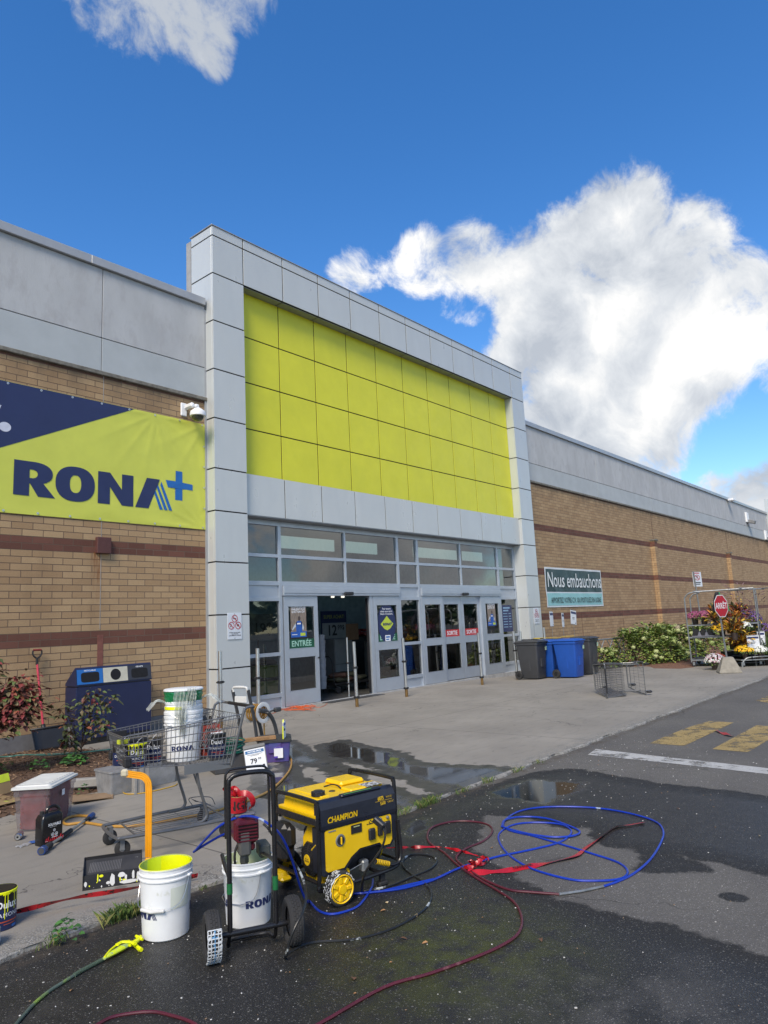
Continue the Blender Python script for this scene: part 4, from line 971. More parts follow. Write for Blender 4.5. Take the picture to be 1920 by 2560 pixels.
b=B(MS@TR(.055,-.06,0)); b.box(-.095,-.03,.06,.16,.45,.58,0,.012); b.cyl((-.045,.13,.50),(-.045,.20,.44),.022,n=16); b.cyl((-.05,.18,.47),(-.05,.18,.28),.020,n=16); b.cyl((-.05,.18,.42),(-.05,.18,.39),.026,n=6); b.done('pump_body',mat('cast_metal',(.22,.21,.19),.45,.7,var=.2),t)
b=B(MS@TR(.055,-.06,0)); b.tube(smooth_path([(-.085,.12,.52),(-.11,.12,.46),(-.10,.16,.36),(-.075,.22,.24)],5),.007,8); b.done('drain_tube',rubber,t)
b=B(MS); b.box(.085,.15,.10,.22,.40,.47,0,.01); b.done('grey_guard',mat('grey_guard',(.09,.10,.09),.6),t)
b=B()
for sx_ in (-.131,.131): b.cyl((sx_,0,.335-(.02 if sx_>0 else 0)),(sx_,0,.39-(.0 if sx_>0 else 0)),.0165,n=14)
b.done('green_tape',mat('green_tape',(.005,.11,.03),.6,var=.15),t)
bkt=thing('paint_bucket','white bucket with pale paint residue hanging inside the black sprayer frame','bucket',(-5.975,-8.405,AS+.055))
ca=camang(-5.975,-8.405); bucket_parts(bkt,milky,R=.150,H=.37,handle=(ca-1.0,1.4,False),logo_at=(ca+math.radians(-6),ca-2.4),lh=.043,lz=.115)
# roll of caution tape on the motor
caut=mat('red_caution_tape',(.40,.010,.018),.32,var=.12,vs=20); cblk=mat('tape_lettering',(.02,.012,.012),.5)
T0=TR(SX,SY_,AS,ST)
tp=thing('caution_tape_roll','roll of red DANGER tape standing on top of the sprayer motor','tape roll',T0@Vector((-.035,.285,.705)),ST)
b=B(); b.lathe([(.038,0),(.058,0),(.058,.088),(.038,.088),(.038,0)],30); b.done('roll',caut,tp)
b=B(); b.lathe([(.0372,-.001),(.0378,.089)],24); b.lathe([(.034,-.001),(.034,.09)],24); b.done('core',mat('tan_core',(.42,.30,.12),.8),tp)
a=camang(T0.translation.x,T0.translation.y)-ST
b=B(); b.text('DANGER',.075,Matrix(),0,.03,fn=lambda v:(.0592*math.cos(a-.35+v[0]/.059),.0592*math.sin(a-.35+v[0]/.059),.040+v[1]),sx=1.0); b.done('lettering',cblk,tp)
def ribbon(b,pts,w,tw=None,mi=0,k=5,lift=None):
    P=smooth_path(pts,k); n=len(P); vs=[]
    for i,p in enumerate(P):
        tg=(P[min(i+1,n-1)]-P[max(i-1,0)]).normalized(); side=tg.cross(Vector((0,0,1))); side=side.normalized() if side.length>1e-4 else Vector((1,0,0)); up=side.cross(tg)
        a=tw(i/(n-1)) if tw else 0; ww=w(i/(n-1)) if callable(w) else w; d=side*math.cos(a)+up*math.sin(a)
        vs+=[p-d*ww/2,p+up*.0+d*0,p+d*ww/2]
    b.add(vs,[(3*i+j,3*i+j+1,3*i+3+j+1,3*i+3+j) for i in range(n-1) for j in (0,1)],mi,True); return P
b=B(); ribbon(b,[(0.0,.03,.05),(-.02,.0,.12),(-.05,.02,.15),(-.07,.06,.135),(-.03,.04,.10),(.02,.02,.06)],.03,lambda t:3*math.sin(t*9)); ribbon(b,[(.0,.0,.10),(.05,-.02,.105),(.085,-.03,.07),(.09,-.02,.02),(.07,.02,0)],.034,lambda t:1.2+.9*math.sin(t*6)); ribbon(b,[(.02,.02,.10),(-.02,.05,.13),(-.01,.0,.085)],.035,lambda t:4*t)
b.done('loose_end',caut,tp)
# hose loops of the sprayer in the air, then over the ground
def gpath(pts,ox,oy,s,h): return [G(ox+x*s,oy+y*s,h) for x,y in pts]
def off(P,dz): return [p+Vector((0,0,dz)) for p in P]
bl=mat('blue_hose',(.006,.035,.36),.32,var=.12,vs=9,col2=(.35,.42,.55),thr=(.66,.69),ps=6)
marn=mat('maroon_hose',(.085,.012,.022),.42,var=.18,col2=(.20,.09,.09),thr=(.58,.7),ps=8); blk=mat('black_hose',(.014,.015,.016),.42,var=.3,col2=(.42,.45,.45),thr=(.60,.64),ps=7)
r_=.0080; zA=AS+r_
def lay(b,P,r,n=8,k=5,mi=0): b.tube(smooth_path(P,k),r,n,mi)
t=thing('blue_hose','long blue paint hose looping from the sprayer across the wet asphalt','hose')
b=B()
loopg=gpath([(945,547),(1010,525),(1080,490),(1150,430),(1195,360),(1207,310),(1180,270),(1100,240),(980,215),(850,203),(700,203),(600,217),(540,245),(515,280),(545,305),(640,327),(760,362),(900,405),(1010,442),(1052,480),(1025,512),(920,522),(800,515),(640,470),(540,410),(497,350),(503,312),(560,280),(650,270),(760,277),(808,303),(795,333),(740,362),(600,395),(480,420),(330,465),(180,530),(0,565)],*Z6,zA)
loopg+=gpath([(1450,880),(1250,940),(1020,970),(885,980)],560,1880,.36166,zA)
lay(b,loopg,r_); b.done('hose',bl,t)
b=B(); lay(b,gpath([(508,287),(525,258),(600,245),(700,252),(790,280),(845,308),(818,327),(735,333),(640,322),(560,303),(508,287)],*Z6,zA+.009),r_); b.done('coil',bl,t)
b=B()
air=gpath([(1030,880),(1020,940),(960,1030),(900,1080),(760,1120),(660,1100),(590,1030),(553,965)],560,1880,.36166,zA)
def WP(x,y,z): return T0@Vector((x,y,z))
def onray(u,v,d): return Vector(CAM+ray(u,v)*d)
Zz=(480,1960,.2079)
def ar(x,y,d): return onray(480+x*.2079,1960+y*.2079,d)
air=air[:-1]+[ar(1385,1420,4.52),ar(1330,1310,4.46),ar(1275,1150,4.40),ar(1215,950,4.34),ar(1130,730,4.28),ar(1040,580,4.25),ar(940,495,4.24),ar(820,420,4.26),ar(700,388,4.28),ar(580,395,4.30),ar(450,440,4.32),ar(300,530,4.36),ar(150,680,4.44),ar(40,800,4.50),ar(22,815,4.52),ar(60,790,4.50),ar(180,715,4.46),ar(320,635,4.42),ar(440,580,4.38),ar(520,530,4.36),ar(560,560,4.33)]
lay(b,air,.0074); b.done('loop',bl,t)
b=B(); q=gpath([(948,546),(850,567),(758,580)],*Z6,zA+.003); b.tube(q,[.0085,.0085,.0085],10); 
for p in smooth_path(q,6)[::1]: pass
for i in range(14):
    p=q[1].lerp(q[2],.35+.05*i); d=(q[2]-q[1]).normalized(); b.cyl(p-d*.0015,p+d*.0015,.0098,n=10)
b.done('steel_coupling',galv,t)
t=thing('maroon_hose','dark maroon hose curving over the asphalt and out of the bottom edge','hose'); b=B()
lay(b,gpath([(758,580),(640,571),(540,560),(440,520),(360,470),(312,425),(350,385),(430,350),(468,310),(450,280),(380,265),(290,267),(210,290),(188,325),(200,360),(260,400),(320,455),(400,510),(480,557),(560,612),(595,680),(583,745),(520,795),(400,850),(200,922),(0,982),(-280,1140),(-420,1200)],*Z6,AS+.0085),.0082); b.done('hose',marn,t)
b=B(); lay(b,[G(u,v,AS+.006) for u,v in ((200,2590),(246,2560),(290,2540),(376,2529),(434,2540),(480,2556),(540,2590),(700,2620),(792,2580))],.0078); b.done('hose_tail',marn,t)
t=thing('black_power_cord','black power cord running from the generator socket to the sprayer motor','cord'); b=B()
z4=lambda x,y,d:onray(660+x*.22905,1900+y*.22905,d)
P=[z4(1215,665,4.60),z4(1290,735,4.58),z4(1318,790,4.57),z4(1318,860,4.56),z4(1280,970,4.55),z4(1200,1090,4.54),z4(1120,1200,4.55),z4(1080,1310,4.58)]+gpath([(955,965),(985,958),(1150,925),(1300,862),(1430,805),(1470,748),(1420,716),(1320,706),(1250,730),(1235,780),(1290,840),(1380,900),(1428,960),(1425,1030),(1360,1110),(1200,1205),(1020,1270),(850,1300),(650,1312),(540,1338),(470,1375),(420,1412)],560,1880,.36166,AS+.006)
P+=[ar(1130,2060,3.86),ar(1170,1900,3.86),ar(1240,1720,3.88),ar(1330,1540,3.95),ar(1372,1340,4.1),ar(1330,1130,4.36),ar(1240,960,4.38),ar(1100,780,4.36),ar(1000,660,4.34),ar(920,540,4.34),ar(860,480,4.36)]
lay(b,P,.0075); b.done('cord',blk,t)
b=B(); q0,q1=z4(1205,640,4.615),z4(1290,715,4.58); d=(q1-q0).normalized(); b.box(-.022,.022,-.02,.02,0,.085,0,.007,frame(q0,d.cross(Vector((0,0,1))),Vector((0,0,1)).cross(d.cross(Vector((0,0,1)))).normalized()) if False else Matrix.Translation(q0)@d.to_track_quat('Z','Y').to_matrix().to_4x4()); b.done('plug',black,t)
# spray gun with hose, bottom left
t=thing('spray_gun','spray gun coated with lime paint lying on the asphalt beside the bucket','spray gun'); b=B()
P=gpath([(100,1640),(140,1590),(200,1520),(300,1410),(420,1310),(560,1220),(650,1165),(720,1120),(780,1090),(840,1055),(900,1025)],0,2100,.28933,AS+.009); lay(b,P,[.0085]*0 or .0088,10)
b.done('hose',mat('green_grey_hose',(.075,.105,.085),.5,var=.3,vs=12,col2=(.20,.30,.05),thr=(.52,.62),ps=5),t)
b=B(); P=gpath([(640,1170),(700,1132),(780,1090),(860,1048),(905,1022)],0,2100,.28933,AS+.011)
pp=smooth_path(P,8)
for i in range(len(pp)-1):
    b.cyl(pp[i],pp[i].lerp(pp[i+1],.55),.0115,n=10)
b.done('spring_guard',mat('green_spring',(.10,.15,.11),.45,.3,var=.2),t)
b=B(); P=gpath([(900,1022),(980,975),(1060,930),(1130,895)],0,2100,.28933,AS+.022); b.tube(P,[.011,.020,.022,.013],12,flat=.7)
gl_=mat('pale_green_plastic',(.30,.42,.18),.35,var=.2,col2=(.62,.74,.02),thr=(.45,.52),ps=22); b.done('handle',gl_,t)
b=B(); P=gpath([(905,1010),(960,945),(1040,890),(1120,872)],0,2100,.28933,AS+.030); b.tube(smooth_path(P,4),.006,8); P=gpath([(1010,905),(1060,880),(1140,885),(1165,900)],0,2100,.28933,AS+.040); b.tube(smooth_path(P,4),[.012]*13,10,flat=.6); b.done('trigger_guard',limepaint,t)
b=B(); P=gpath([(1120,905),(1165,885),(1195,862),(1215,835)],0,2100,.28933,AS+.028); b.tube(P,[.012,.015,.013,.010],10); P=gpath([(1155,890),(1190,925),(1222,948)],0,2100,.28933,AS+.018); b.tube(P,[.010,.009,.011],10)
P=gpath([(1175,830),(1200,845),(1232,860)],0,2100,.28933,AS+.030); b.tube(P,[.008,.012,.008],8); P=gpath([(1150,905),(1180,930),(1205,948)],0,2100,.28933,AS+.010); b.tube(P,[.008,.006,.010],8); b.done('nozzle',limepaint,t)
# caution tapes on the ground
t=thing('caution_tape','crumpled red DANGER tape lying across the blue hose on the asphalt','tape'); b=B()
GP=gpath([(-120,385),(0,380),(100,377),(240,376),(320,390),(400,412),(445,425),(440,445),(370,462),(385,485),(450,483),(520,478),(600,465),(650,455),(740,436),(830,412),(870,380),(940,330),(1000,290),(1060,280),(1125,268)],*Z6,AS+.013)
def tw(t): return .5*math.sin(t*9)+ (2.4*math.sin(t*60) if t<.42 else .25*math.sin(t*38))
pp=ribbon(b,GP,lambda t:.018+.010*math.sin(t*70)+(.026 if t>.42 else 0)*(1 if t<.85 else .8),tw,0,8); b.done('tape',caut,t)
b=B(); r=random.Random(8)
for i in range(5):
    c=pp[56+i*3]+Vector((r.uniform(-.02,.02),r.uniform(-.02,.02),.008)); q=[c+Vector((r.uniform(-.035,.035),r.uniform(-.035,.035),r.uniform(0,.03))) for _ in range(4)]; ribbon(b,q,.03,lambda t:5*t+i,0,4)
b.done('crumple',caut,t)
b=B(); cum=[0]
for i in range(1,len(pp)): cum.append(cum[-1]+(pp[i]-pp[i-1]).length)
def onr(s0):
    def fn(v):
        s=s0+v[0]; i=max(0,min(len(pp)-2,next((j for j in range(len(cum)) if cum[j]>s),len(cum)-1)-1)); f=(s-cum[i])/max(1e-6,cum[i+1]-cum[i]); p=pp[i].lerp(pp[i+1],min(1,f)); tg=(pp[i+1]-pp[i]).normalized(); sd=Vector((0,0,1)).cross(tg).normalized()
        return p+sd*v[1]+Vector((0,0,.012))
    return fn
for s0 in (cum[96],cum[112]): b.text('DANGER',.036,Matrix(),0,.03,'CENTER',sx=1.1,fn=onr(s0))
b.done('lettering',cblk,t)
t=thing('caution_tape','taut twisted red and black DANGER tape stretched low over the kerb','tape'); b=B()
G2=[G(x*.30139,1900+y*.30139,h) for x,y,h in ((120,1262,.03),(300,1218,.05),(500,1168,.06),(700,1128,.06),(900,1098,.06),(1160,1052,.05),(1400,1005,.04),(1640,956,.03))]
ribbon(b,G2,.034,lambda t:1.0+.35*math.sin(t*15),0,10); b.done('tape',mat('twisted_red_black_tape',(.42,.012,.018),.35,col2=(.02,.012,.012),thr=(.55,.58),ps=26,stretch=(1,1,1)),t)
t=thing('caution_tape','scrap of red tape lying on the yellow crosswalk paint','tape scrap'); b=B(); ribbon(b,gpath([(1338,1135),(1375,1148),(1410,1162),(1442,1170)],*Z4,AS+.02),.06,lambda t:.4*math.sin(t*9),0,5); b.done('tape',mat('faded_red_tape',(.30,.02,.02),.5),t)
# ------------------------------------------------------------------ generator
GX,GY,GT=-5.494,-8.538,-.184; W_,D_,H_=.665,.54,.655
gen=thing('generator','yellow and black wheeled portable generator on the wet asphalt','generator',(GX,GY,AS),GT)
yel=mat('yellow_plastic',(.82,.52,.006),.32,var=.05,col2=(.70,.46,.02),thr=(.62,.72),ps=9); yelp=mat('yellow_panel',(.78,.50,.008),.42,var=.05,col2=(.6,.45,.1),thr=(.70,.74),ps=30)
dk=mat('navy_black_shell',(.016,.019,.030),.33,var=.2,bump=.12,bs=30,col2=(.45,.47,.48),thr=(.715,.73),ps=26)
fz=.10
b=B()
for x in (0,W_):
    zt=H_ if x==0 else H_+.045
    b.tube(smooth_path([(x,.0,fz+.06),(x,0,zt-.06),(x,.012,zt-.02),(x,.05,zt),(x,D_-.05,zt),(x,D_-.012,zt-.02),(x,D_,zt-.06),(x,D_,fz+.06)],5),.0145,10)
for y in (0,D_):
    b.tube(smooth_path([(0,y,fz+.10),(.0,y,fz+.04),(.05,y,fz),(W_-.06,y,fz),(W_,y,fz+.05),(W_,y,fz+.12)],5),.0145,10)
b.tube([(0,0,fz+.05),(0,D_,fz+.05)],.013,8); b.tube([(W_,0,fz+.05),(W_,D_,fz+.05)],.013,8); b.tube([(.22,0,fz),(.22,D_,fz)],.013,8); b.tube([(.5,0,fz),(.5,D_,fz)],.013,8)
b.done('tube_frame',blackm,gen)
for y in (-.004,D_-.01): b=B(); b.box(.02,W_-.02,y,y+.016,.475,.50,0,.003); b.done('side_rail',blackm,gen)
b=B(); b.box(-.017,-.001,.0,D_,.505,.548,0,.004); b.done('end_rail',blackm,gen); b=B(); b.box(W_+.001,W_+.014,.0,D_,.50,.54,0,.004); b.done('end_rail',blackm,gen)
# fuel tank
def slab(b,rings,mi=0,sm=True):
    "stack of rounded rectangles (x0,x1,y0,y1,z,r)"
    n=6; vs=[]
    for x0,x1,y0,y1,z,r in rings:
        for cx,cy,a in ((x1-r,y1-r,0),(x0+r,y1-r,90),(x0+r,y0+r,180),(x1-r,y0+r,270)):
            for i in range(n): t=math.radians(a+90*i/(n-1)); vs.append((cx+r*math.cos(t),cy+r*math.sin(t),z))
    m_=4*n; fs=[(i*m_+j,i*m_+(j+1)%m_,(i+1)*m_+(j+1)%m_,(i+1)*m_+j) for i in range(len(rings)-1) for j in range(m_)]
    fs+=[tuple(range(m_))[::-1],tuple(range((len(rings)-1)*m_,len(rings)*m_))]
    b.add(vs,fs,mi,sm)
b=B(); slab(b,[(.03,.60,.05,D_-.03,.47,.04),(.015,.63,.03,D_-.02,.50,.03),(.005,.655,.02,D_-.015,.553,.02),(.005,.655,.02,D_-.015,.56,.02),(.035,.64,.04,D_-.03,.562,.03),(.045,.63,.045,D_-.035,.635,.035),(.06,.615,.06,D_-.05,.652,.04)])
b.box(.10,.17,.10,D_-.10,.648,.658,0,.006); b.box(.38,.60,.26,D_-.06,.645,.684,0,.018); b.box(.33,.62,.07,.20,.645,.668,0,.012)
b.done('fuel_tank',yel,gen)
b=B(); T=TR(.115,.16,.655); b.lathe([(.0,.035),(.03,.035),(.042,.028),(.045,.0)],20,0,T); 
for i in range(10): b.box(-.006,.006,.040,.049,.0,.03,0,.003,T@Matrix.Rotation(i*PI/5,4,'Z'))
b.done('fuel_cap',black,gen)
b=B(); b.lathe([(0,.003),(.022,.003),(.024,0)],18,0,TR(.26,.20,.653)); b.tube(smooth_path([(.30,.36,.655),(.33,.30,.672),(.335,.24,.672),(.34,.20,.655)],4),.005,8); b.done('fuel_gauge',black,gen)
b=B(); b.box(.46,.60,.05,.16,.668,.6695,0,0); b.done('tank_label',mat('grey_white_label',(.5,.5,.5),.5,col2=(.05,.05,.07),thr=(.5,.52),ps=40),gen)
# top fascia (slanted, dark, carries the name) and control box
b=B(); prof=[(-.022,.475),(-.026,.50),(-.018,.60),(.0,.640),(.03,.655),(.06,.652),(.06,.475)]
vs=[(x,y,z) for x in (.012,W_-.012) for y,z in prof]; n=len(prof)
b.add(vs,[tuple(range(n))[::-1],tuple(range(n,2*n))]+[(i,(i+1)%n,n+(i+1)%n,n+i) for i in range(n)],0,False); b.box(.20,.55,-.0,.05,.645,.665,0,.01); b.done('top_fascia',dk,gen)
b=B(); pl=[(.03,.185),(.20,.185),(.265,.245),(.335,.285),(.50,.285),(.535,.25),(.60,.25),(.655,.31),(.655,.48),(.012,.48),(.012,.20)]
b.prism(pl,.10,0,Matrix([[1,0,0,0],[0,0,-1,.09],[0,1,0,0],[0,0,0,1]])@Matrix.Translation((0,0,0))); b.done('control_box',dk,gen)
b=B(); pl=[(.06,.208),(.19,.208),(.25,.262),(.325,.300),(.50,.300),(.525,.272),(.59,.272),(.612,.30),(.612,.455),(.60,.468),(.055,.468),(.045,.455),(.045,.22)]
b.prism(pl,.006,0,Matrix([[1,0,0,0],[0,0,-1,-.010],[0,1,0,0],[0,0,0,1]])); b.done('control_panel',yelp,gen)
PF=frame((0,-.0175,0),(1,0,0),(0,0,1))
b=B(); b.prism([(.255,.405),(.345,.405),(.345,.46),(.255,.46)],.004,0,PF); b.done('display',black,gen)
b=B(); b.prism([(.275,.445),(.325,.445),(.325,.452),(.275,.452)],.002,0,frame((0,-.0225,0),(1,0,0),(0,0,1))); b.done('display_glow',mat('pale_lcd',(.35,.4,.2),.5),gen)
b=B(); b.lathe([(0,.004),(.036,.004),(.040,0)],28,0,PF@Matrix.Translation((.165,.385,0))); b.lathe([(0,.006),(.028,.006),(.028,0)],24,1,PF@Matrix.Translation((.165,.385,0))); b.box(-.004,.004,-.024,.024,.006,.018,2,.002,PF@Matrix.Translation((.165,.385,0))); b.done('fuel_knob',[mat('grey_ring',(.14,.15,.15),.5),black,yel],gen)
for x,w2 in ((.425,.055),(.498,.04),(.565,.055)):
    b=B(); b.box(x-w2/2,x+w2/2,-.040,-.016,.335 if x<.45 else .345,.41 if x<.45 else .43,0,.007); b.done('socket_cover',black,gen)
for x in (.51,.575): b=B(); T=PF@Matrix.Translation((x,.452,0)); b.lathe([(0,.012),(.008,.012),(.012,.004),(.012,0)],14,0,T); b.done('breaker_button',galv,gen)
b=B()
for dx,dz in ((0,0),(-.012,.012),(.012,.012),(0,.02),(.03,-.002),(-.03,0),(-.01,-.035),(.01,-.035)): b.lathe([(0,.002),(.0045,.002),(.0045,0)],8,0,PF@Matrix.Translation((.425+dx,.44+dz,0)))
b.prism([(.405,.437),(.445,.437),(.445,.443),(.405,.443)],.002,0,PF); b.prism([(.07,.452),(.13,.452),(.13,.460),(.07,.460)],.001,1,PF); b.done('panel_print',[ink,mat('grey_panel_print',(.2,.2,.2),.5)],gen)
b=B(); F=frame((0,-.0245,.545),(1,0,0),(0,-.10,1)); F.translation=Vector((.185,-.0265,.528)); b.text('CHAMPION',.058,F,0,.034,sx=.82); b.text('GLOBAL POWER EQUIPMENT',.014,F@Matrix.Translation((0,-.028,0)),0,.0,sx=.95,sp=1.1)
b.done('lettering',yelp,gen)
b=B(); F=frame((.535,-.0235,.578),(1,0,0),(0,.12,1)); F.translation=Vector((.52,-.0225,.588)); b.text('6875',.034,F,0,.02,sx=.8); b.text('5500',.030,F@Matrix.Translation((.015,-.034,0)),0,.01,sx=.8); b.box(-.05,.10,-.0165,-.0150,0,.0005,0,0,F); b.text('STARTING WATTS\nSTARTING AMPS',.007,F@Matrix.Translation((.075,.002,0)),0); b.text('RUNNING WATTS\nRUNNING AMPS',.007,F@Matrix.Translation((.085,-.032,0)),0); b.done('lettering',yelp,gen)
b=B(); b.box(.22,.46,.002,.004,.664,.668,0,0); b.done('green_label',mat('green_label',(.12,.35,.10),.5),gen)
# engine
b=B(); slab(b,[(.07,.20,.08,.30,fz+.01,.05),(.055,.22,.05,.32,fz+.09,.06),(.055,.22,.05,.32,fz+.27,.06),(.08,.20,.10,.28,fz+.35,.05)]); b.done('engine_shroud',yel,gen)
b=B(); slab(b,[(.12,.60,.10,.36,fz+.04,.05),(.10,.62,.08,.38,fz+.10,.06),(.10,.62,.08,.38,fz+.30,.06),(.14,.60,.10,.36,fz+.36,.05)]); b.done('engine_block',mat('dark_cast_engine',(.035,.035,.036),.5,.3,var=.4,vs=12,bump=.3,bs=30),gen)
T=Matrix.Translation((.050,.175,.255))@Matrix.Rotation(-PI/2,4,'Y')@Matrix.Rotation(PI/8,4,'Z')
b=B(); b.lathe([(0,.030),(.045,.030),(.075,.022),(.112,.008),(.120,-.03)],8,0,T,False); 
b.done('recoil_cover',black,gen)
b=B(); b.lathe([(0,.034),(.034,.034),(.036,.028)],24,0,T); b.text('301 cc\nENGINE',.014,frame((.0155,.175,.255),(0,-1,0),(0,0,1)),1,.03); b.done('badge',[yel,ink],gen)
b=B()
for k in range(8):
    for i,rr in enumerate((.056,.070,.084,.098)):
        for j in (-1,0,1):
            a=k*PI/4+PI/8*0+j*.16; zz=.030-(rr-.045)*.30; 
            b.box(-.0045,.0045,-.003,.003,zz-.004,zz+.0012,0,0,T@Matrix.Rotation(a,4,'Z')@Matrix.Translation((rr,0,0)))
b.done('cooling_holes',hole,gen)
b=B(); b.box(-.012,.0,-.006,.006,.0,.075,0,.004,TR(.022,.11,.33,0,.9)); b.done('pull_handle',yel,gen)
b=B(); b.box(-.045,.06,.37,.53,.20,.455,0,.03); b.box(-.02,.05,.34,.40,.30,.44,0,.02); b.done('air_filter_box',mat('black_filter_box',(.016,.016,.017),.38,var=.2,col2=(.55,.55,.55),thr=(.72,.73),ps=30),gen)
b=B(); b.lathe([(0,.02),(.05,.015),(.06,-.02)],20,0,TR(-.02,.46,.12)); b.box(-.06,.03,.38,.50,.075,.11,0,.02); b.done('lower_cover',yel,gen)
b=B(); 
T=Matrix.Translation((.47,.22,.235))@Matrix.Rotation(PI/2,4,'Y'); b.lathe([(0,-.14),(.105,-.14),(.115,-.12),(.115,.09),(.10,.10)],28,0,T)
for i in range(9): b.lathe([(.118,-.11+i*.022),(.118,-.10+i*.022)],28,0,T)
b.done('alternator',mat('dark_alternator',(.045,.045,.045),.45,.5,var=.2),gen)
b=B(); b.lathe([(.100,.092),(.118,.094),(.118,.150),(.09,.16),(0,.16)],24,0,T); b.done('alternator_cap',yel,gen)
b=B(); b.cyl((.235,.06,.165),(.235,.02,.165),.022,n=16); b.cyl((.235,.02,.165),(.235,.005,.165),.012,n=10); b.done('oil_cap',yel,gen)
b=B(); b.tube([(.26,.02,.165),(.36,.02,.185)],.003,6); b.box(.37,.43,.02,.08,.12,.20,0,.012); b.done('linkage',galv,gen)
# folding handle with ribbed grip
b=B(); b.tube(smooth_path([(W_,-.025,.42),(W_+.01,-.03,.22),(W_-.01,-.035,.15),(W_-.06,-.03,.135),(W_-.12,-.02,.15),(W_-.20,-.015,.18)],5),.012,10); b.done('folding_handle',blackm,gen)
b=B(); q=[Vector((W_-.10,-.022,.145)),Vector((W_-.21,-.014,.185))]; d=q[1]-q[0]
for i in range(8): b.cyl(q[0]+d*(i/8),q[0]+d*((i+.55)/8),.0175,n=14,mi=i%2*0)
gh=b.done('grip_rings',yel,gen); b=B(); b.cyl(q[0]-d*.03,q[1]+d*.02,.0155,n=14); b.done('grip',rubber,gen)
for xx,yy in ((.10,-.055),(.10,D_+.055)):
    T=Matrix.Translation((xx+.02,yy,.106))@Matrix.Rotation(PI/2,4,'X')
    b=B(); tyre_geo(b,.106,.060,0,T); tread(b,.106,.060,0,T,n=26,k=3); wl=b.done('wheel',tyre,gen)
    s_=1 if yy<0 else -1
    b=B(); b.lathe([(.090,.028*s_),(.084,.037*s_),(.080,.034*s_),(.076,.026*s_),(.03,.026*s_),(.028,.039*s_),(.0,.040*s_)],32,0,T)
    for i in range(7):
        a=2*PI*i/7; b.box(.036,.074,-.012,.012,min(.022*s_,.035*s_),max(.022*s_,.035*s_),0,.003,T@Matrix.Rotation(a,4,'Z'))
    b.done('hub',yel,wl)
    if yy<0:
        b=B(); r=random.Random(6)
        for i in range(70):
            a=math.radians(r.uniform(95,215)); z=r.uniform(-.026,.030); L=r.uniform(.004,.012); b.box(-.0005,.0012,-L,L,-.0018,.0018,0,0,T@Matrix.Rotation(a,4,'Z')@Matrix.Translation((.1095,0,z))@Matrix.Rotation(r.uniform(0,3),4,'X'))
        for a0,a1 in ((100,200),(20,70)):
            pts=[T@Matrix.Rotation(math.radians(a0+(a1-a0)*i/14),4,'Z')@Vector((.097+.003*math.sin(i*2.1),0,.0300)) for i in range(15)]; b.tube(pts,[.007+.003*math.sin(i*1.3) for i in range(15)],6,flat=.35)
        b.done('paint_coat',mat('white_wet_paint',(.55,.58,.60),.5),wl)
b=B(); b.tube([(.12,-.03,.106),(.12,D_+.03,.106)],.010,8); b.done('axle',blackm,gen)
for yy in (.03,D_-.03): b=B(); b.box(.50,.58,yy-.025,yy+.025,.0,.03,0,.008); b.box(.52,.56,yy-.015,yy+.015,.03,fz-.01,0,.004); b.done('foot',rubber,gen)
# ================================================================== left group
# paint tray with orange handle
TA=math.radians(-31)
tr=thing('paint_tray','black paint tray splashed with white and lime paint, tilted up on the walkway','paint tray',(-6.285,-6.945,.0),TA)
tb=mat('spattered_black_tray',(.014,.014,.016),.4,var=.3,col2=(.55,.56,.55),thr=(.70,.715),ps=22)
L=.40; b=B(); pr=[(0,0),(.012,.095),(.055,.085),(.135,.165),(.142,.160),(.060,.068),(.030,.0)]
vs=[(x,y,z) for x in (0,L) for y,z in pr]; n=len(pr)
b.add(vs,[(i,(i+1)%n,n+(i+1)%n,n+i) for i in range(n)]+[tuple(range(n))[::-1],tuple(range(n,2*n))])
for x in (0,L-.006): b.add([(x+d,y,z) for d in (0,.006) for y,z in ((0,0),(.0,.10),(.05,.13),(.135,.185),(.145,.17),(.04,.0))],[(5,4,3,2,1,0),(6,7,8,9,10,11)]+[(i,(i+1)%6,6+(i+1)%6,6+i) for i in range(6)])
b.box(0,L,.136,.146,.158,.185); b.done('tray',tb,tr)
b=B()
for i in range(20):
    x=.035+i*.011; b.add([(x,.064,.096),(x+.004,.064,.096),(x+.014,.115,.1475),(x+.010,.115,.1475)],[(0,1,2,3)])
b.done('ribs',mat('grey_ribs',(.10,.10,.105),.5),tr)
b=B(); r=random.Random(12)
def fy(z): return .0-.0012+.012*z/.095
def blob(x,z,w,h,mi):
    k=9; b.add([(x+w*math.cos(2*PI*i/k)*r.uniform(.6,1),fy(z+h*math.sin(2*PI*i/k)),min(.094,max(.004,z+h*math.sin(2*PI*i/k)*r.uniform(.7,1)))) for i in range(k)],[tuple(range(k))],mi)
for x,z,w,h,m_ in ((.02,.04,.012,.02,0),(.20,.045,.022,.05,0),(.26,.07,.03,.02,0),(.31,.02,.09,.014,0),(.34,.06,.012,.035,0),(.29,.045,.01,.03,0),(.10,.07,.006,.035,1),(.125,.08,.018,.01,1),(.25,.05,.005,.03,1),(.28,.035,.022,.006,1),(.37,.045,.01,.04,0),(.17,.03,.016,.012,0)): blob(x,z,w,h,m_)
for i in range(14): blob(r.uniform(.01,.39),r.uniform(.01,.09),r.uniform(.002,.006),r.uniform(.003,.010),r.choice((0,0,1)))
b.done('paint_splash',[mat('dried_white_paint',(.60,.61,.60),.6),limepaint],tr)
hd=thing('scraper_handle','orange ribbed plastic handle with a hooked top standing behind the black tray','handle',(0,0,0))
org=mat('orange_plastic',(.82,.36,.012),.35,var=.10,vs=7)
base=Vector((-5.735,-6.895,.02)); rv_=Vector((RC[0][0],RC[0][1],0)).normalized(); hf_=frame(base,rv_,(0,0,1))
hd.matrix_world=hf_; 
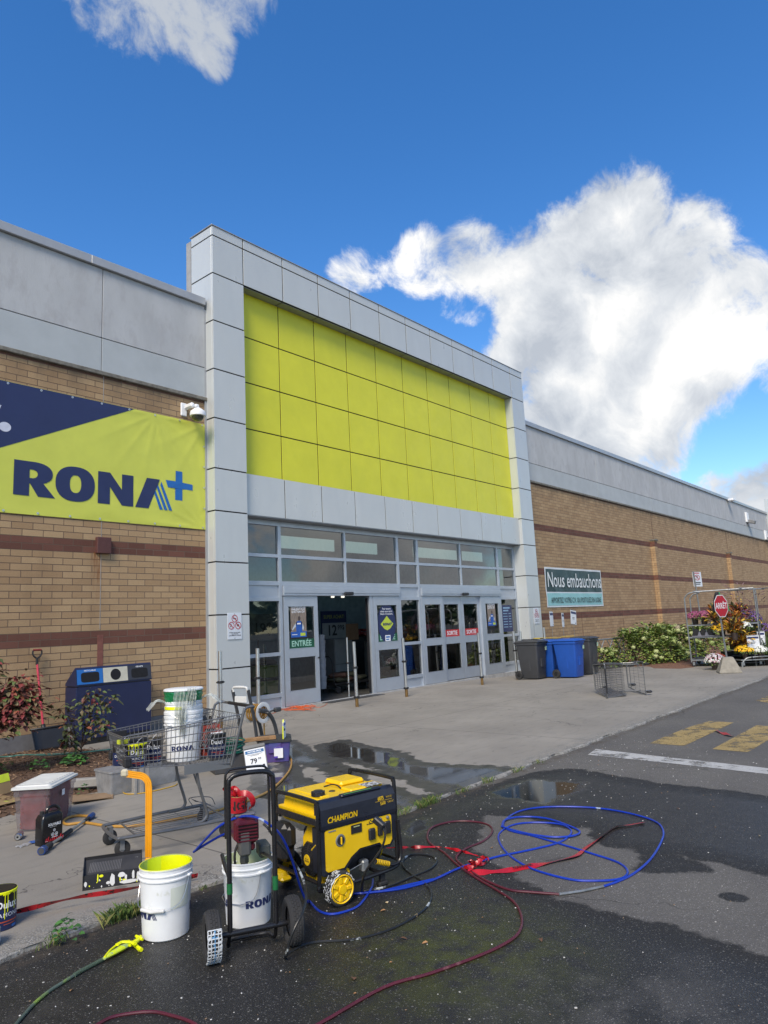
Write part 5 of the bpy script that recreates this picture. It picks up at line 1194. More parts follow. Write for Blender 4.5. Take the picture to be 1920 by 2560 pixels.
b=B(); path=smooth_path([(0,.03,0),(0,.35,0),(0,.56,0),(-.012,.62,0),(-.05,.655,0),(-.11,.668,0),(-.175,.680,0)],6)
def strip(b,path,off,w,d0,d1,mi=0):
    vs=[]
    for i,p in enumerate(path):
        t=(path[min(i+1,len(path)-1)]-path[max(i-1,0)]).normalized(); n_=Vector((t.y,-t.x,0)); c=p+n_*off
        for s_,dz in ((-1,d0),(1,d0),(1,d1),(-1,d1)): q=c+n_*s_*w/2; vs.append((q.x,q.y,dz))
    k=len(path); b.add(vs,[(4*i+j,4*i+(j+1)%4,4*i+4+(j+1)%4,4*i+4+j) for i in range(k-1) for j in range(4)]+[(3,2,1,0),(4*k-4,4*k-3,4*k-2,4*k-1)],mi)
strip(b,path,0,.040,-.010,.0); 
for o_ in (-.022,-.008,.008,.022): strip(b,path,o_,.006,-.010,.005)
b.box(-.022,.02,-.03,.05,-.012,.012,0,.006); b.done('grip_bar',org,hd)
b=B(); b.box(-.22,-.16,.655,.715,-.016,.016,0,.016); b.done('taped_end',mat('pale_masking_tape',(.55,.50,.36),.7,var=.2),hd)
b=B(); b.lathe([(0,.006),(.010,.006),(.012,0)],14,0,Matrix.Translation((.006,.012,.012))); b.box(-.055,.01,.045,.053,.0,.006); b.done('bracket',galv,hd)
# dulux-type paint cans
cann=mat('navy_can',(.010,.020,.075),.35,var=.1,vs=4); cank=mat('black_can',(.010,.010,.012),.35,var=.1)
def can_parts(t,R,H,ang,word,drips=True,lid=True,openc=False):
    b=B(); b.lathe([(0,0),(R*.97,0),(R,.004),(R,H*.33)],36,0); b.lathe([(R,H*.33),(R,H*.55)],36,0); b.lathe([(R,H*.55),(R,H-.012),(R*1.02,H-.010),(R*1.02,H-.004),(R*.99,H)],36,1); 
    b.done('body',[cann,cank],t)
    b=B(); b.lathe([(R*.99,H),(R*.93,H-.006),(R*.90,H-.006),(R*.88,H+.001),(0,H-.002)],32,0); b.done('lid',cank,t)
    b=B(); f=wrap(R+.0010,ang,0)
    b.text('Dulux',R*.62,Matrix(),0,.025,fn=lambda v:f((v[0],H*.66+v[1])),sx=.9); b.text(word,R*.36,Matrix(),0,.0,fn=lambda v:f((v[0],H*.40+v[1])),sx=1.0,sp=1.15)
    for i in range(9): a0=ang-.5+i*.11; 
    b.done('lettering',white,t)
    b=B(); b.lathe([(R+.0008,H*.22),(R+.0008,H*.25)],24,0,None,True,ang-.7,ang+.9); b.lathe([(R+.0008,H*.15),(R+.0008,H*.17)],24,0,None,True,ang-.2,ang+.6)
    b.done('red_stripe',mat('orange_red_print',(.42,.07,.03),.5),t)
    b=B(); b.lathe([(R+.0008,H*.05),(R+.0008,H*.11)],24,0,None,True,ang+.35,ang+.75); b.done('blue_block',blue,t)
    if drips:
        b=B(); r=random.Random(int(R*1e4)+len(word)); b.lathe([(R*1.022,H-.011),(R*1.026,H-.002),(R*.98,H+.002)],36,0)
        for i in range(6):
            a=ang-.9+i*.33+r.uniform(-.1,.1); L_=r.uniform(.12,.62)*H; b.lathe([(R*1.021,H-.010),(R+.0022,H-.018)],3,0,None,True,a-.13,a+.13); b.lathe([(R+.0022,H-.018),(R+.0022,H-.018-L_)],2,0,None,True,a-.025,a+.025)
        b.done('paint_drips',limepaint,t)
t=thing('paint_can','large navy paint can with lime drips at the left edge of the walkway','paint can',G(-2,2318)); p=t.location; can_parts(t,.095,.225,camang(p.x,p.y)+.45,'DIAMOND')
t=thing('paint_can','pale grey paint can cut off by the lower left edge of the photo','paint can',G(-30,2368)); b=B(); b.lathe([(0,0),(.06,0),(.062,.09),(.064,.095),(.06,.10),(0,.098)],24,0); b.done('body',galv,t); b=B(); b.lathe([(.0625,.02),(.0628,.07)],24,0); b.done('wrap',white,t)
# clear storage box with red cloth
bx,by,bt_,BW,BD,BH=-5.922,-4.842,-.839,.365,.616,.406
t=thing('storage_box','clear plastic storage box full of dark red cloth with a ribbed white lid','storage box',(bx,by,.0),bt_)
cl_=film('cloudy_plastic',(.86,.84,.86),(.34,.33,.36),.22)
b=B(); ins=.035
slab(b,[(ins,BW-ins,ins,BD-ins,.004,.03),(0.012,BW-.012,.012,BD-.012,BH-.09,.03),(.002,BW-.002,.002,BD-.002,BH-.085,.03),(.002,BW-.002,.002,BD-.002,BH-.012,.03)]); b.done('tub',cl_,t)
b=B(); lm=mat('white_lid',(.55,.56,.54),.45,var=.06); slab(b,[(-.014,BW+.014,-.014,BD+.014,BH-.02,.03),(-.012,BW+.012,-.012,BD+.012,BH-.002,.03),(.012,BW-.012,.012,BD-.012,BH+.004,.03),(.018,BW-.018,.018,BD-.018,BH+.014,.03)])
for i in range(9):
    y=.07+i*.056; b.box(.045,BW-.045,y,y+.022,BH+.013,BH+.021,0,.006)
b.done('lid',lm,t)
b=B(); r=random.Random(5)
nx_=26
vs=[];fs=[]
for i in range(nx_+1):
    for j in range(40):
        th=2*PI*j/40; z=.015+(BH-.05)*i/nx_; k=1.0-.10*(1-z/BH); c_,s_=math.cos(th),math.sin(th)
        e=.35; x=math.copysign(abs(c_)**e,c_); y=math.copysign(abs(s_)**e,s_); d=1-.06*abs(math.sin(th*7+z*22+math.sin(z*30+th*3)*1.3))-.03*math.sin(z*41+th*9)
        vs.append((BW/2+x*(BW/2-.022)*k*d,BD/2+y*(BD/2-.022)*k*d,z))
fs=[(i*40+j,i*40+(j+1)%40,(i+1)*40+(j+1)%40,(i+1)*40+j) for i in range(nx_) for j in range(40)]+[tuple(range(nx_*40,nx_*40+40))]
b.add(vs,fs,0,True); b.done('red_cloth',mat('dark_red_cloth',(.22,.045,.04),.9,var=.3,vs=5,bump=.2),t)
b=B(); b.box(BW+.0005,BW+.0025,.25,.31,BH-.14,BH-.085); b.done('price_label',white,t)
# solvent jug
jp=(-5.865,-5.50); t=thing('solvent_jug','black jug of solvent with red label and molded handle beside the storage box','jug',(jp[0],jp[1],0),math.radians(6))
b=B(); slab(b,[(-.098,.098,-.058,.058,0,.02),(-.10,.10,-.06,.06,.01,.02),(-.10,.10,-.06,.06,.215,.02),(-.085,.10,-.055,.055,.245,.02),(-.075,.085,-.035,.035,.262,.02)])
b.tube(smooth_path([(-.03,0,.245),(-.02,0,.288),(.015,0,.306),(.06,0,.300),(.088,0,.275),(.092,0,.23)],5),.0135,10); b.done('body',mat('glossy_black_jug',(.010,.010,.012),.22,var=.2),t)
b=B(); b.cyl((-.068,0,.25),(-.068,0,.283),.019,n=16); b.done('cap',black,t)
F=frame((0,-.0612,0),(1,0,0),(0,0,1)); b=B(); b.text('SOLVABLE',.030,F@Matrix.Translation((.015,.165,0)),0,.03,sx=.85); b.box(-.03,.035,.145,.1465,0,.0003,0,0,F)
for x,z,rr in ((.015,.115,.011),(.0,.082,.014),(.034,.082,.014)): b.shape([arc(x,z,rr,rr,0,360,20)[:-1],arc(x,z,rr*.75,rr*.75,0,360,20)[:-1]],F,0); b.shape([arc(x,z,rr*.35,rr*.35,0,360,8)[:-1]],F,0)
b.box(-.01,.045,.058,.062,.0005,.0009,0,0,F); b.text('3,78 L',.009,F@Matrix.Translation((-.055,.035,.0008)),0,.02); b.done('lettering',white,t)
b=B()
for i in range(9): b.add([(-.07+i*.019,.03+.0,0.0004),(-.058+i*.019,.03,0.0004),(-.050+i*.019,.062+.012*math.sin(i*2),0.0004),(-.062+i*.019,.056+.012*math.sin(i*2),0.0004)],[(0,1,2,3)],0,False,F)
b.done('red_label',mat('red_label',(.50,.02,.03),.45),t)
# beverage can, packet, extension pole
t=thing('drink_can','crumpled silver drink can lying on the walkway before the storage box','can'); b=B(); q0,q1=G(152,2093,.032)if False else G(44,2093,.032),G(66,2068,.032)
d=(q1-q0).normalized(); q1=q0+d*.115; 
b.tube([q0,q0+d*.004,q0+d*.012,q0+d*.10,q1],[.024,.027,.032,.032,.027],20); b.done('body',mat('silver_can',(.42,.41,.45),.28,.9,var=.3,vs=25),t); b=B(); b.cyl(q0-d*.0012,q0-d*.0008,.023,n=18); b.done('top',mat('can_top',(.5,.5,.5),.3,.9,var=.4,vs=30),t)
b=B(); b.cyl(q0-d*.0022,q0-d*.0014,.009,n=12); b.done('opening',hole,t)
t=thing('plastic_packet','flat clear and blue plastic packet on the concrete left of the jug','packet',G(70,2112,.0)); b=B(); vs=[];r=random.Random(2)
for j in range(5):
    for i in range(9): vs.append((-.10+.025*i+r.uniform(-.004,.004),-.03+.017*j+.0,.004+.012*math.sin(i*1.1+j)**2))
b.add(vs,[(j*9+i,j*9+i+1,j*9+i+10,j*9+i+9) for j in range(4) for i in range(8)],0,True); 
for k,f in enumerate(b.m): 
    if k%8>4: b.m[k]=1
b.done('film',[film('clear_film',(.9,.9,.9),(.5,.52,.55),.5),mat('blue_film',(.03,.12,.40),.3)],t,); t.rotation_euler=(0,0,.25)
t=thing('extension_pole','grey telescopic painting pole with blue end knobs lying beside the jug','pole'); q0=Vector((-6.055,-5.80,.035)); q1=Vector((-5.20,-5.01,.03)); d=(q1-q0).normalized()
b=B(); b.tube([q0,q1],.0125,12); b.done('tube',mat('grey_pole',(.30,.32,.32),.35,.5,var=.1),t)
b=B(); b.tube([q0+d*.08,q0+d*.10,q0+d*.16,q0+d*.17],[.022,.027,.027,.018],14); b.tube([q0+d*.42,q0+d*.43,q0+d*.60,q0+d*.61],[.018,.021,.021,.016],14); b.tube([q1-d*.24,q1-d*.12],.0155,12); b.done('black_grip',rubber,t)
b=B(); b.tube([q0-d*.02,q0-d*.018,q0+d*.035,q0+d*.045],[.030,.034,.034,.024],20); b.tube([q1-d*.12,q1-d*.11,q1-d*.01,q1],[.018,.025,.027,.018],14); b.done('blue_knob',mat('dark_blue_plastic',(.012,.04,.16),.4),t)
b=B(); b.cyl(q0-d*.0215,q0-d*.0195,.024,n=20); b.done('threaded_end',mat('dark_grey_plastic',(.05,.05,.055),.5),t)
# cardboard with overspray, foam block
cb=mat('overspray_cardboard',(.27,.18,.085),.9,var=.12,col2=(.50,.58,.05),thr=(.52,.60),ps=4)
t=thing('cardboard_sheet','brown cardboard sheet with lime overspray lying on the bark at left','cardboard'); b=B(); b.box(-.45,.40,-.34,.30,0,.006,0,0,TR(-5.72,-3.45,.060,.28,.02,.03)); b.done('sheet',cb,t)
t=thing('cardboard_sheet','small cardboard flap with bright lime edge leaning on the larger sheet','cardboard'); b=B(); b.box(-.20,.20,-.004,.004,0,.22,0,0,TR(-5.42,-3.25,.06,.35,-.35)); b.done('sheet',cb,t); b=B(); b.box(-.20,.20,-.007,-.0045,.13,.22,0,0,TR(-5.42,-3.25,.06,.35,-.35)); b.done('lime_band',mat('matt_lime_overspray',(.58,.68,.03),.7,var=.15),t)
t=thing('cardboard_sheet','plain brown cardboard piece sticking out right of the storage box','cardboard'); b=B(); b.box(-.22,.22,-.14,.14,0,.005,0,0,TR(-4.78,-4.18,.02,-.5,.03,.05)); b.box(-.2,.2,-.12,.12,.006,.011,0,0,TR(-4.83,-4.22,.02,-.3,.02,.04)); b.done('sheet',mat('plain_cardboard',(.25,.17,.10),.9,var=.12),t)
t=thing('foam_block','pale grey block lying on the bark behind the storage box','block'); b=B(); b.box(-.16,.16,-.05,.05,0,.10,0,.012,TR(-4.62,-3.72,.05,-.75)); b.done('block',mat('grey_foam',(.28,.27,.25),.9,var=.1),t)
# box, concrete block beneath the cart
t=thing('storage_box','low clear plastic box standing on the concrete under the front of the loaded cart','storage box',(-4.62,-4.28,0),-.02); b=B(); slab(b,[(.02,.86,.03,.36,.004,.03),(0,.88,0,.39,.24,.03),(-.01,.89,-.01,.40,.245,.03),(-.01,.89,-.01,.40,.265,.03)]); b.done('tub',film('frosted_plastic',(.75,.77,.78),(.40,.41,.42),.55),t)
t=thing('concrete_block','grey hollow concrete block standing against the low clear box','block',(-4.33,-4.42,0),-.1); b=B()
for x in (-.075,.0,.075): pass
b.box(-.09,.09,-.035,.035,0,.30,0,.006); b.box(-.095,-.06,-.05,-.034,0,.30,0,.004); b.box(-.02,.02,-.05,-.034,0,.30,0,.004); b.done('block',mat('block_concrete',(.30,.29,.27),.9,var=.2,bump=.5,bs=50),t)
# ------------------------------------------------------------------ shopping carts
plate=mat('grey_plate',(.17,.18,.19),.45,.3,var=.08)
def make_cart(label,L=1.02,wn=.25,wr=.33,zn=.945,zr=1.03,bn=.69,br=.615,wf=1.):
    t=thing('shopping_cart',label,'shopping cart')
    bo,Lb=.05,.94
    def rim(u,s,z=1.): # point on side: u along, s side, z 0..1 height
        x0=bo+(Lb-bo)*u; x1=L*u; yb=(wn-.03+(wr-wn)*u); yt=wn+(wr-wn)*u; zb=bn+(br-bn)*u; zt=zn+(zr-zn)*u
        return Vector((x0+(x1-x0)*z,s*(yb+(yt-yb)*z),zb+(zt-zb)*z))
    b=B(); w=.0042*wf
    for s in (-1,1):
        n=26
        for i in range(n+1): b.tube([rim(i/n,s,0),rim(i/n,s,1)],.0029*wf,4,cap=False)
        for z in (0,.18,.36,.55,.74,.93): b.tube([rim(0,s,z),rim(1,s,z)],w,5)
    n=13
    for i in range(n+1):
        s=-1+2*i/n; b.tube([rim(0,s,0),rim(0,s,1)],.0029*wf,4,cap=False)
    for z in (0,.18,.36,.55,.74,.93): b.tube([rim(0,-1,z),rim(0,1,z)],w,5)
    for i in range(20): b.tube([rim(i/19,-1,0),rim(i/19,1,0)],.0019*wf,4,cap=False)
    for i in range(12): s=-1+2*(i+.5)/12; b.tube([rim(0,s,0),rim(1,s,0)],.0019*wf,4,cap=False)
    b.done('basket',chrome,t)
    b=B(); b.tube([rim(1,-1,1),rim(0,-1,1),rim(0,1,1),rim(1,1,1)],.0050*wf,8); b.tube([rim(1,-1,0),rim(0,-1,0),rim(0,1,0),rim(1,1,0)],.0045*wf,8); b.done('basket_rim',chrome,t)
    # child seat panel and rear gate
    b=B(); pt=[rim(.86,s,1)+Vector((.0,0,.04)) for s in (-.8,.8)]; pb=[rim(.72,s,.35) for s in (-.8,.8)]
    b.tube([pb[0],pt[0],pt[1],pb[1]],.004,6)
    for i in range(13): f=i/12; b.tube([pb[0].lerp(pb[1],f),pt[0].lerp(pt[1],f)],.0022*wf,4,cap=False)
    for f in (.3,.62,.85): b.tube([pb[0].lerp(pt[0],f),pb[1].lerp(pt[1],f)],.0022,4)
    gt=[rim(1,s,.98) for s in (-.93,.93)]; gb=[rim(1,s,.05) for s in (-.93,.93)]; gm=[rim(.985,s,.98)+Vector((-.0,0,.05)) for s in (-.93,.93)]
    for i in range(13): f=i/12; b.tube([gb[0].lerp(gb[1],f),gt[0].lerp(gt[1],f)],.0022*wf,4,cap=False)
    for f in (.1,.4,.7,1.): b.tube([gb[0].lerp(gt[0],f),gb[1].lerp(gt[1],f)],.0025,4)
    b.done('child_seat',chrome,t)
    b=B()
    for s in (-1,1):
        b.box(0,.42,-.003,.003,-.045,.035,0,0,TR(Lb-.44,s*(wr-.045),br+.005,s*-.08*0))
    b.done('side_plate',plate,t)
    # uprights, handle
    b=B(); tr_=.0125
    for s in (-1,1):
        a=rim(1,s,0); c=rim(1,s,1)
        b.tube(smooth_path([a+Vector((-.02,0,-.02)),c+Vector((0,0,-.02)),c+Vector((.03,0,.045)),c+Vector((.085,0,.055)),c+Vector((.115,-s*.02,.05)),c+Vector((.12,-s*.10,.05))],5),tr_,10)
    b.tube([c+Vector((.12,-s*.10,.05)),Vector((c.x+.12,-(abs(c.y)-.10)*s,c.z+.05))],tr_,10)
    # legs: two uprights and two curved supports on each side
    for s in (-1,1):
        y=s*(wr-.075)
        b.tube(smooth_path([(.62,y,br+.01),(.62,y,br-.04),(.645,y,.44),(.70,y,.26),(.705,y,.20),(.66,y*1.02,.165),(.56,y*1.05,.16)],5),tr_*1.05,10)
        y=s*(wr-.15)
        if s>0: b.tube(smooth_path([(.62+.14,y+.12,br-.02),(.70+.14,y+.12,.36),(.72+.16,y+.12,.30)],4),.009,8)
    b.done('uprights',mat('grey_tube_steel',(.15,.155,.16),.35,.5,var=.15,vs=9),t)
    b=B(); cc=rim(1,1,1); b.tube([(cc.x+.12,-(wr-.10),cc.z+.05),(cc.x+.12,wr-.10,cc.z+.05)],.0165,12); b.done('handle_grip',black,t)
    b=B(); y0,y1=wn-.0,wr-.02
    b.tube(smooth_path([(.93,-y1,.155),(.5,-y1*.97,.155),(.04,-y0,.155),(-.03,-y0+.03,.155),(-.045,0,.155),(-.03,y0-.03,.155),(.04,y0,.155),(.5,y1*.97,.155),(.93,y1,.155)],4),.0135,10)
    b.tube([(.12,-y0,.15),(.12,y0,.15)],.008,8); b.tube([(.9,-y1,.15),(.9,y1,.15)],.008,8)
    b.done('base_frame',MATS['grey_tube_steel'],t)
    b=B()
    for i in range(9):
        f=-1+2*(i+.5)/9; b.tube([(.12,f*y0*.95,.153),(.9,f*y1*.95,.153)],.0028,5)
    for x in (.35,.6): b.tube([(x,-y0*1.05,.150),(x,y0*1.05,.150)],.0030,5)
    # wire bumper loop over the rear wheels
    for s in (1,):
        b.tube(smooth_path([(.80,y1,.16),(.76,y1-.02,.24),(.92,y1-.12,.24),(.98,y1-.10,.16)],4),.004,6)
        for i in range(7): f=i/6; b.tube([(.78+.02*f,y1-.01-.10*f*.5,.23-.02*f),(.95,-y1+.35+.4*f,.155)],.002,4)
    b.done('lower_rack',chrome,t)
    for x,y,cz in ((.02,-wn+.06,1),(.02,wn-.06,1),(.88,-wr+.07,1),(.88,wr-.07,1)):
        b=B(); T=TR(x,y,.062,.25*(1 if y>0 else -1))@Matrix.Rotation(PI/2,4,'X'); b.lathe([(.02,-.016),(.050,-.016),(.062,-.009),(.062,.009),(.050,.016),(.02,.016)],24,0,T); wh=b.done('wheel',rubber,t)
        b=B(); b.lathe([(0,-.018),(.02,-.018),(.022,.018),(0,.018)],14,0,T); b.done('hub',plate,wh)
        b=B(); 
        for s in (-1,1): b.box(-.018,.018,s*.024-.0015,s*.024+.0015,-.008,.085,0,0,TR(x,y,.062,.25*(1 if y>0 else -1)))
        b.box(-.02,.02,-.026,.026,.083,.089,0,0,TR(x,y,.062)); b.done('fork',plate,t)
    for s in (-1,1): b=B(); q=rim(0,s,.18); b.box(-.03,.03,-.035,.035,-.04,.04,0,.012,Matrix.Translation(q)); b.done('bumper',black,t)
    b=B(); q=rim(0,1,.9); b.box(-.01,.16,-.012,.012,-.05,.02,0,.006,TR(q.x,q.y-.01,q.z)); b.done('corner_cap',black,t)
    return t
CT=-.27; CP=Vector((-5.665,-6.245,0))
cart=make_cart('grey wire shopping cart loaded with buckets and paint cans on the walkway',wn=.27,wr=.36)
cart.location=CP; cart.rotation_euler=(0,0,CT)
TC=TR(CP.x,CP.y,0,CT)
def onc(x,y,z): return TC@Vector((x,y,z))
# a second cart tipped on its side by the bins
g0=G(1548,1737)
cart2=make_cart('grey wire shopping cart tipped over on its side in front of the bins',wn=.27,wr=.36,wf=1.9)
# lying on its side: its up direction points away from the road's far end, the nose towards the viewer
nose=Matrix.Rotation(.35,3,'Z')@Vector((-.92,-.39,0)).normalized(); lat=Vector((0,0,1)); upv=nose.cross(lat)
M=Matrix([[nose[i],lat[i],upv[i],0] for i in range(3)]+[[0,0,0,1]])
cart2.rotation_euler=M.to_euler()
cart2.location=Vector((7.35,-5.72,.365))
# ---- load of the cart
bs_=onc(.61,.03,.645)
ca=camang(bs_.x,bs_.y)
t=thing('bucket_stack','','bucket',bs_); t['label']='tall stack of nested white buckets wrapped in clear film inside the cart'; t.name='paint_bucket'
bucket_parts(t,milky,R=.168,H=.385,handle=(ca-2.3,1.0,True),logo_at=(ca-.72,),lh=.041,lz=.10)
for i,z in enumerate((.05,.095,.140)):
    t2=thing('paint_bucket',('white bucket nested second from the bottom of the cart stack','white bucket nested third in the cart stack, lime stains on its rim','white bucket nested just under the green taped bucket in the cart')[i],'bucket',bs_+Vector((0,0,.0+z+.0)),group='white buckets nested in one another in the cart')
    b=B(); R=.168-.004*i; H=.385; b.lathe([(R*.93,H-.055),(R*1.02,H-.05),(R*1.03,H-.042),(R,H-.040),(R,H-.028),(R*1.03,H-.026),(R*1.035,H-.004),(R*1.01,H),(R*.97,H-.005)],40); b.done('shell',bw,t2)
    b=B(); a=ca+(-.5,.3,.9)[i]; pts=[]
    for k in range(13): th=-1.2+2.4*k/12; pts.append((R*1.06*math.cos(a+th),R*1.06*math.sin(a+th),H-.03-.10*math.cos(th)**2)); 
    b.tube(pts,.002,5); b.done('bail',steel,t2)
    if i==1: b=B(); b.lathe([(R*1.032,H-.026),(R*1.038,H-.004),(R*1.02,H+.001)],16,0,None,True,ca-1.3,ca-.1); b.done('paint_smear',limepaint,t2)
t=thing('paint_bucket','topmost bucket of the cart stack, white lid and band of green tape','bucket',bs_+Vector((0,0,.515)))
b=B(); vs=[];nz=9;na=60
for i in range(nz+1):
    for j in range(na): a=2*PI*j/na; z=.105*i/nz; rr=.163+.010*(i/nz)+.0035*math.sin(a*9+i*1.7+math.sin(a*4)*3)+.002*math.sin(i*2.9+a*2); vs.append((rr*math.cos(a),rr*math.sin(a),z))
b.add(vs,[(i*na+j,i*na+(j+1)%na,(i+1)*na+(j+1)%na,(i+1)*na+j) for i in range(nz) for j in range(na)],0,True); b.done('green_wrap',mat('green_film',(.006,.17,.055),.28,var=.2,vs=8),t)
b=B(); b.lathe([(0,.118),(.165,.118),(.176,.112),(.177,.100),(.168,.098)],44); b.done('lid',bw,t)
fm=film('torn_clear_film',(.95,.96,.95),(.62,.66,.62),.42)
t=thing('plastic_film','torn clear plastic film hanging from the bucket stack in the cart','film',bs_+Vector((0,0,.42)))
b=B(); r=random.Random(9)
def sheet(a0,a1,z0,z1,rr,ragged=.04):
    nx2,nz2=18,10; vs=[]
    for j in range(nz2+1):
        for i in range(nx2+1):
            a=a0+(a1-a0)*i/nx2; z=z1-(z1-z0)*(j/nz2)*(1+ .25*math.sin(i*1.7)); q=rr+.012*math.sin(i*1.3+j*.8)+.007*math.sin(i*3.1-j*1.9); vs.append((q*math.cos(a),q*math.sin(a),z))
    b.add(vs,[(j*(nx2+1)+i,j*(nx2+1)+i+1,(j+1)*(nx2+1)+i+1,(j+1)*(nx2+1)+i) for j in range(nz2) for i in range(nx2)],0,True)
sheet(ca-.45,ca+.15,-.10,.20,.188); sheet(ca+.15,ca+.62,.08,.22,.186); sheet(ca-.2,ca+.05,-.16,.05,.183)
b.done('film',fm,t)
for a,z,L2 in ((ca-1.35,.10,.15),(ca+1.35,.12,.17)):
    b=B()
    dx=Vector((math.cos(a),math.sin(a),0)); sd=Vector((-math.sin(a),math.cos(a),0)); vs=[]
    for j in range(8):
        for i in range(6): f=j/7; vs.append(dx*(.17+L2*f)+sd*((i-2.5)*.022*(1+f*.4)+.01*math.sin(j*2+i))+Vector((0,0,z+.03*math.sin(f*3)-.06*f*f+.012*math.sin(i*2.3+j))))
    b.add(vs,[(j*6+i,j*6+i+1,(j+1)*6+i+1,(j+1)*6+i) for j in range(7) for i in range(5)],0,True)
    b.done('loose_flap',fm,t)
def cart_can(x,y,label,word,drips,H=.20,R=.083):
    q=onc(x,y,.665); t=thing('paint_can',label,'paint can',q,group='navy paint cans in the shopping cart'); can_parts(t,R,H,camang(q.x,q.y)+.05,word,drips)
    b=B(); a=camang(q.x,q.y)+1.2; e=Vector((-math.sin(a),math.cos(a),0)); f=Vector((math.cos(a),math.sin(a),0)); b.tube([e*math.cos(PI*i/14)*R*1.05+f*R*.5*math.sin(PI*i/14)+Vector((0,0,H-.04+R*.95*math.sin(PI*i/14))) for i in range(15)],.0016,6); b.done('bail',white,t); return t
c1=cart_can(.155,-.115,'navy paint can with bright lime drips nearest the cart front','DIAMOND',True)
cart_can(.34,.05,'navy paint can without drips standing behind, left of the buckets','DIAMANT',False); cart_can(.10,.13,'navy paint can in the far front corner of the cart','DIAMOND',False)
t=cart_can(.85,-.16,'navy paint can with a scrap of white paper on its lid, right of the buckets','DIAMOND',False)
b=B(); b.box(-.055,.055,-.018,.018,0,.002,0,0,TR(0,0,.203,camang(0,0)*0-.5,.12)); b.done('paper_scrap',white,t)
t=thing('hand_brush','black brush with yellow paint lying across the lime dripping can','brush',onc(.155,-.115,.865),CT+.2); b=B(); b.box(-.10,.09,-.028,.028,.004,.040,0,.01); b.done('block',black,t); b=B()
for i in range(26):
    x=-.165+i*.0035; b.box(x,x+.002,-.025,.025,.012+.0*i,.045,0,0)
b.done('bristles',mat('lime_bristles',(.50,.56,.04),.6,var=.2),t)
t=thing('red_crate','small red plastic crate with slots beside the bucket stack in the cart','crate',onc(.84,.05,.665),CT); b=B()
for z in (0,.06,.12,.18,.235): b.box(-.07,.07,-.12,-.112,z,z+.03,0,.002); b.box(-.07,.07,.112,.12,z,z+.03,0,.002); b.box(-.078,-.07,-.12,.12,z,z+.03,0,.002); b.box(.07,.078,-.12,.12,z,z+.03,0,.002)
for x in (-.074,.074):
    for y in (-.116,0,.116): b.box(x-.008,x+.008,y-.008,y+.008,0,.265,0,.003)
b.done('crate',mat('faded_red_plastic',(.34,.05,.035),.5,var=.1),t)
b=B(); rr=random.Random(5)
t=thing('strap_bundle','tangle of black straps and a grey cord hung over the cart seat','straps',onc(.80,.05,.80),CT)
for k in range(7):
    p0=Vector((rr.uniform(-.05,.08),rr.uniform(-.16,.16),rr.uniform(.05,.22))); ribbon(b,[p0,p0+Vector((rr.uniform(-.05,.05),rr.uniform(-.06,.06),-.10)),p0+Vector((rr.uniform(-.06,.06),rr.uniform(-.08,.08),-.18))],.026,lambda t,k=k:1+3*t+k,0,4)
b.done('straps',black,t)
b=B(); P=[Vector((rr.uniform(-.12,.1),rr.uniform(-.2,.18),rr.uniform(-.10,.02))) for _ in range(16)]; b.tube(smooth_path(P,5),.005,6); b.done('cord',mat('grey_cord',(.10,.10,.10),.6),t)
t=thing('green_hose','coiled dark green garden hose piled beyond the rear of the cart','hose',(-3.42,-4.55,0.0)); b=B()
for k in range(7): rr2=.19-.012*(k%3); b.tube([(rr2*math.cos(a)*1.25,rr2*math.sin(a),.02+.022*k+.008*math.sin(a*2+k)) for a in np.linspace(0,2*PI,30)[:-1]],.0105,8,closed=True)
b.done('hose',mat('dark_green_hose',(.006,.085,.055),.4,var=.15),t); t.location=(-3.05,-4.35,.22)
t=thing('crate','low dark crate holding up the green garden hose','crate',(-3.05,-4.35,0),-.4); b=B(); b.box(-.20,.20,-.15,.15,0,.215,0,.01); b.done('crate',mat('dark_grey_tub',(.05,.05,.052),.6,var=.2),t)
# green hose lying along the wall
t=thing('garden_hose','thin green hose lying along the bark bed in front of the snow shovel','hose'); b=B(); z5=lambda pts,h:[G(x*.18083,1600+y*.18083,h) for x,y in pts]
b.tube(smooth_path(z5([(-300,1640),(0,1622),(250,1592),(500,1583),(800,1572),(1100,1550),(1350,1530),(1560,1512),(2200,1480)],.06),5),.009,8); b.tube(smooth_path(z5([(-200,1600),(100,1615),(350,1588),(600,1595),(900,1580),(1250,1545),(1600,1500)],.075),5),.008,8); b.done('hose',mat('pale_green_hose',(.03,.13,.11),.4),t)
# tan hose across the walkway
tan_=mat('tan_hose',(.45,.24,.045),.38,var=.12,vs=5)
t=thing('yellow_hose','thick yellow hose running under the cart and curving to the purple box','hose'); b=B()
P=gpath([(742,466),(640,462),(560,480),(527,512),(560,533),(700,520),(850,541),(1000,551),(1150,541),(1400,501),(1659,455)],0,1900,.30139,.0135)+gpath([(780,1198),(1000,1130),(1220,1058),(1400,965),(1530,830),(1556,745),(1535,690),(1480,640)],260,1680,.30139,.0135)
b.tube(smooth_path(P,6),.0125,10); b.done('hose',tan_,t)
t=thing('power_cord','thin yellow cord looping round the block beneath the cart','cord'); b=B(); P=gpath([(1470,195),(1440,215),(1250,262),(1100,282),(1035,277),(1018,252),(1060,225),(1000,190),(960,180),(948,130),(965,78),(1010,70)],0,1900,.30139,.008); b.tube(smooth_path(P,6),.0055,8); b.done('cord',mat('yellow_cord',(.55,.32,.01),.4),t)
t=thing('orange_cord','tangled orange extension cords spread before the entrance door','cord'); b=B(); rr=random.Random(21)
for k in range(5):
    P=[G(rr.uniform(690,790),rr.uniform(1757,1776),.006+.006*k) for _ in range(9)]; P=sorted(P,key=lambda p:p.x+rr.uniform(-.5,.5)); b.tube(smooth_path(P,6),.0052,6)
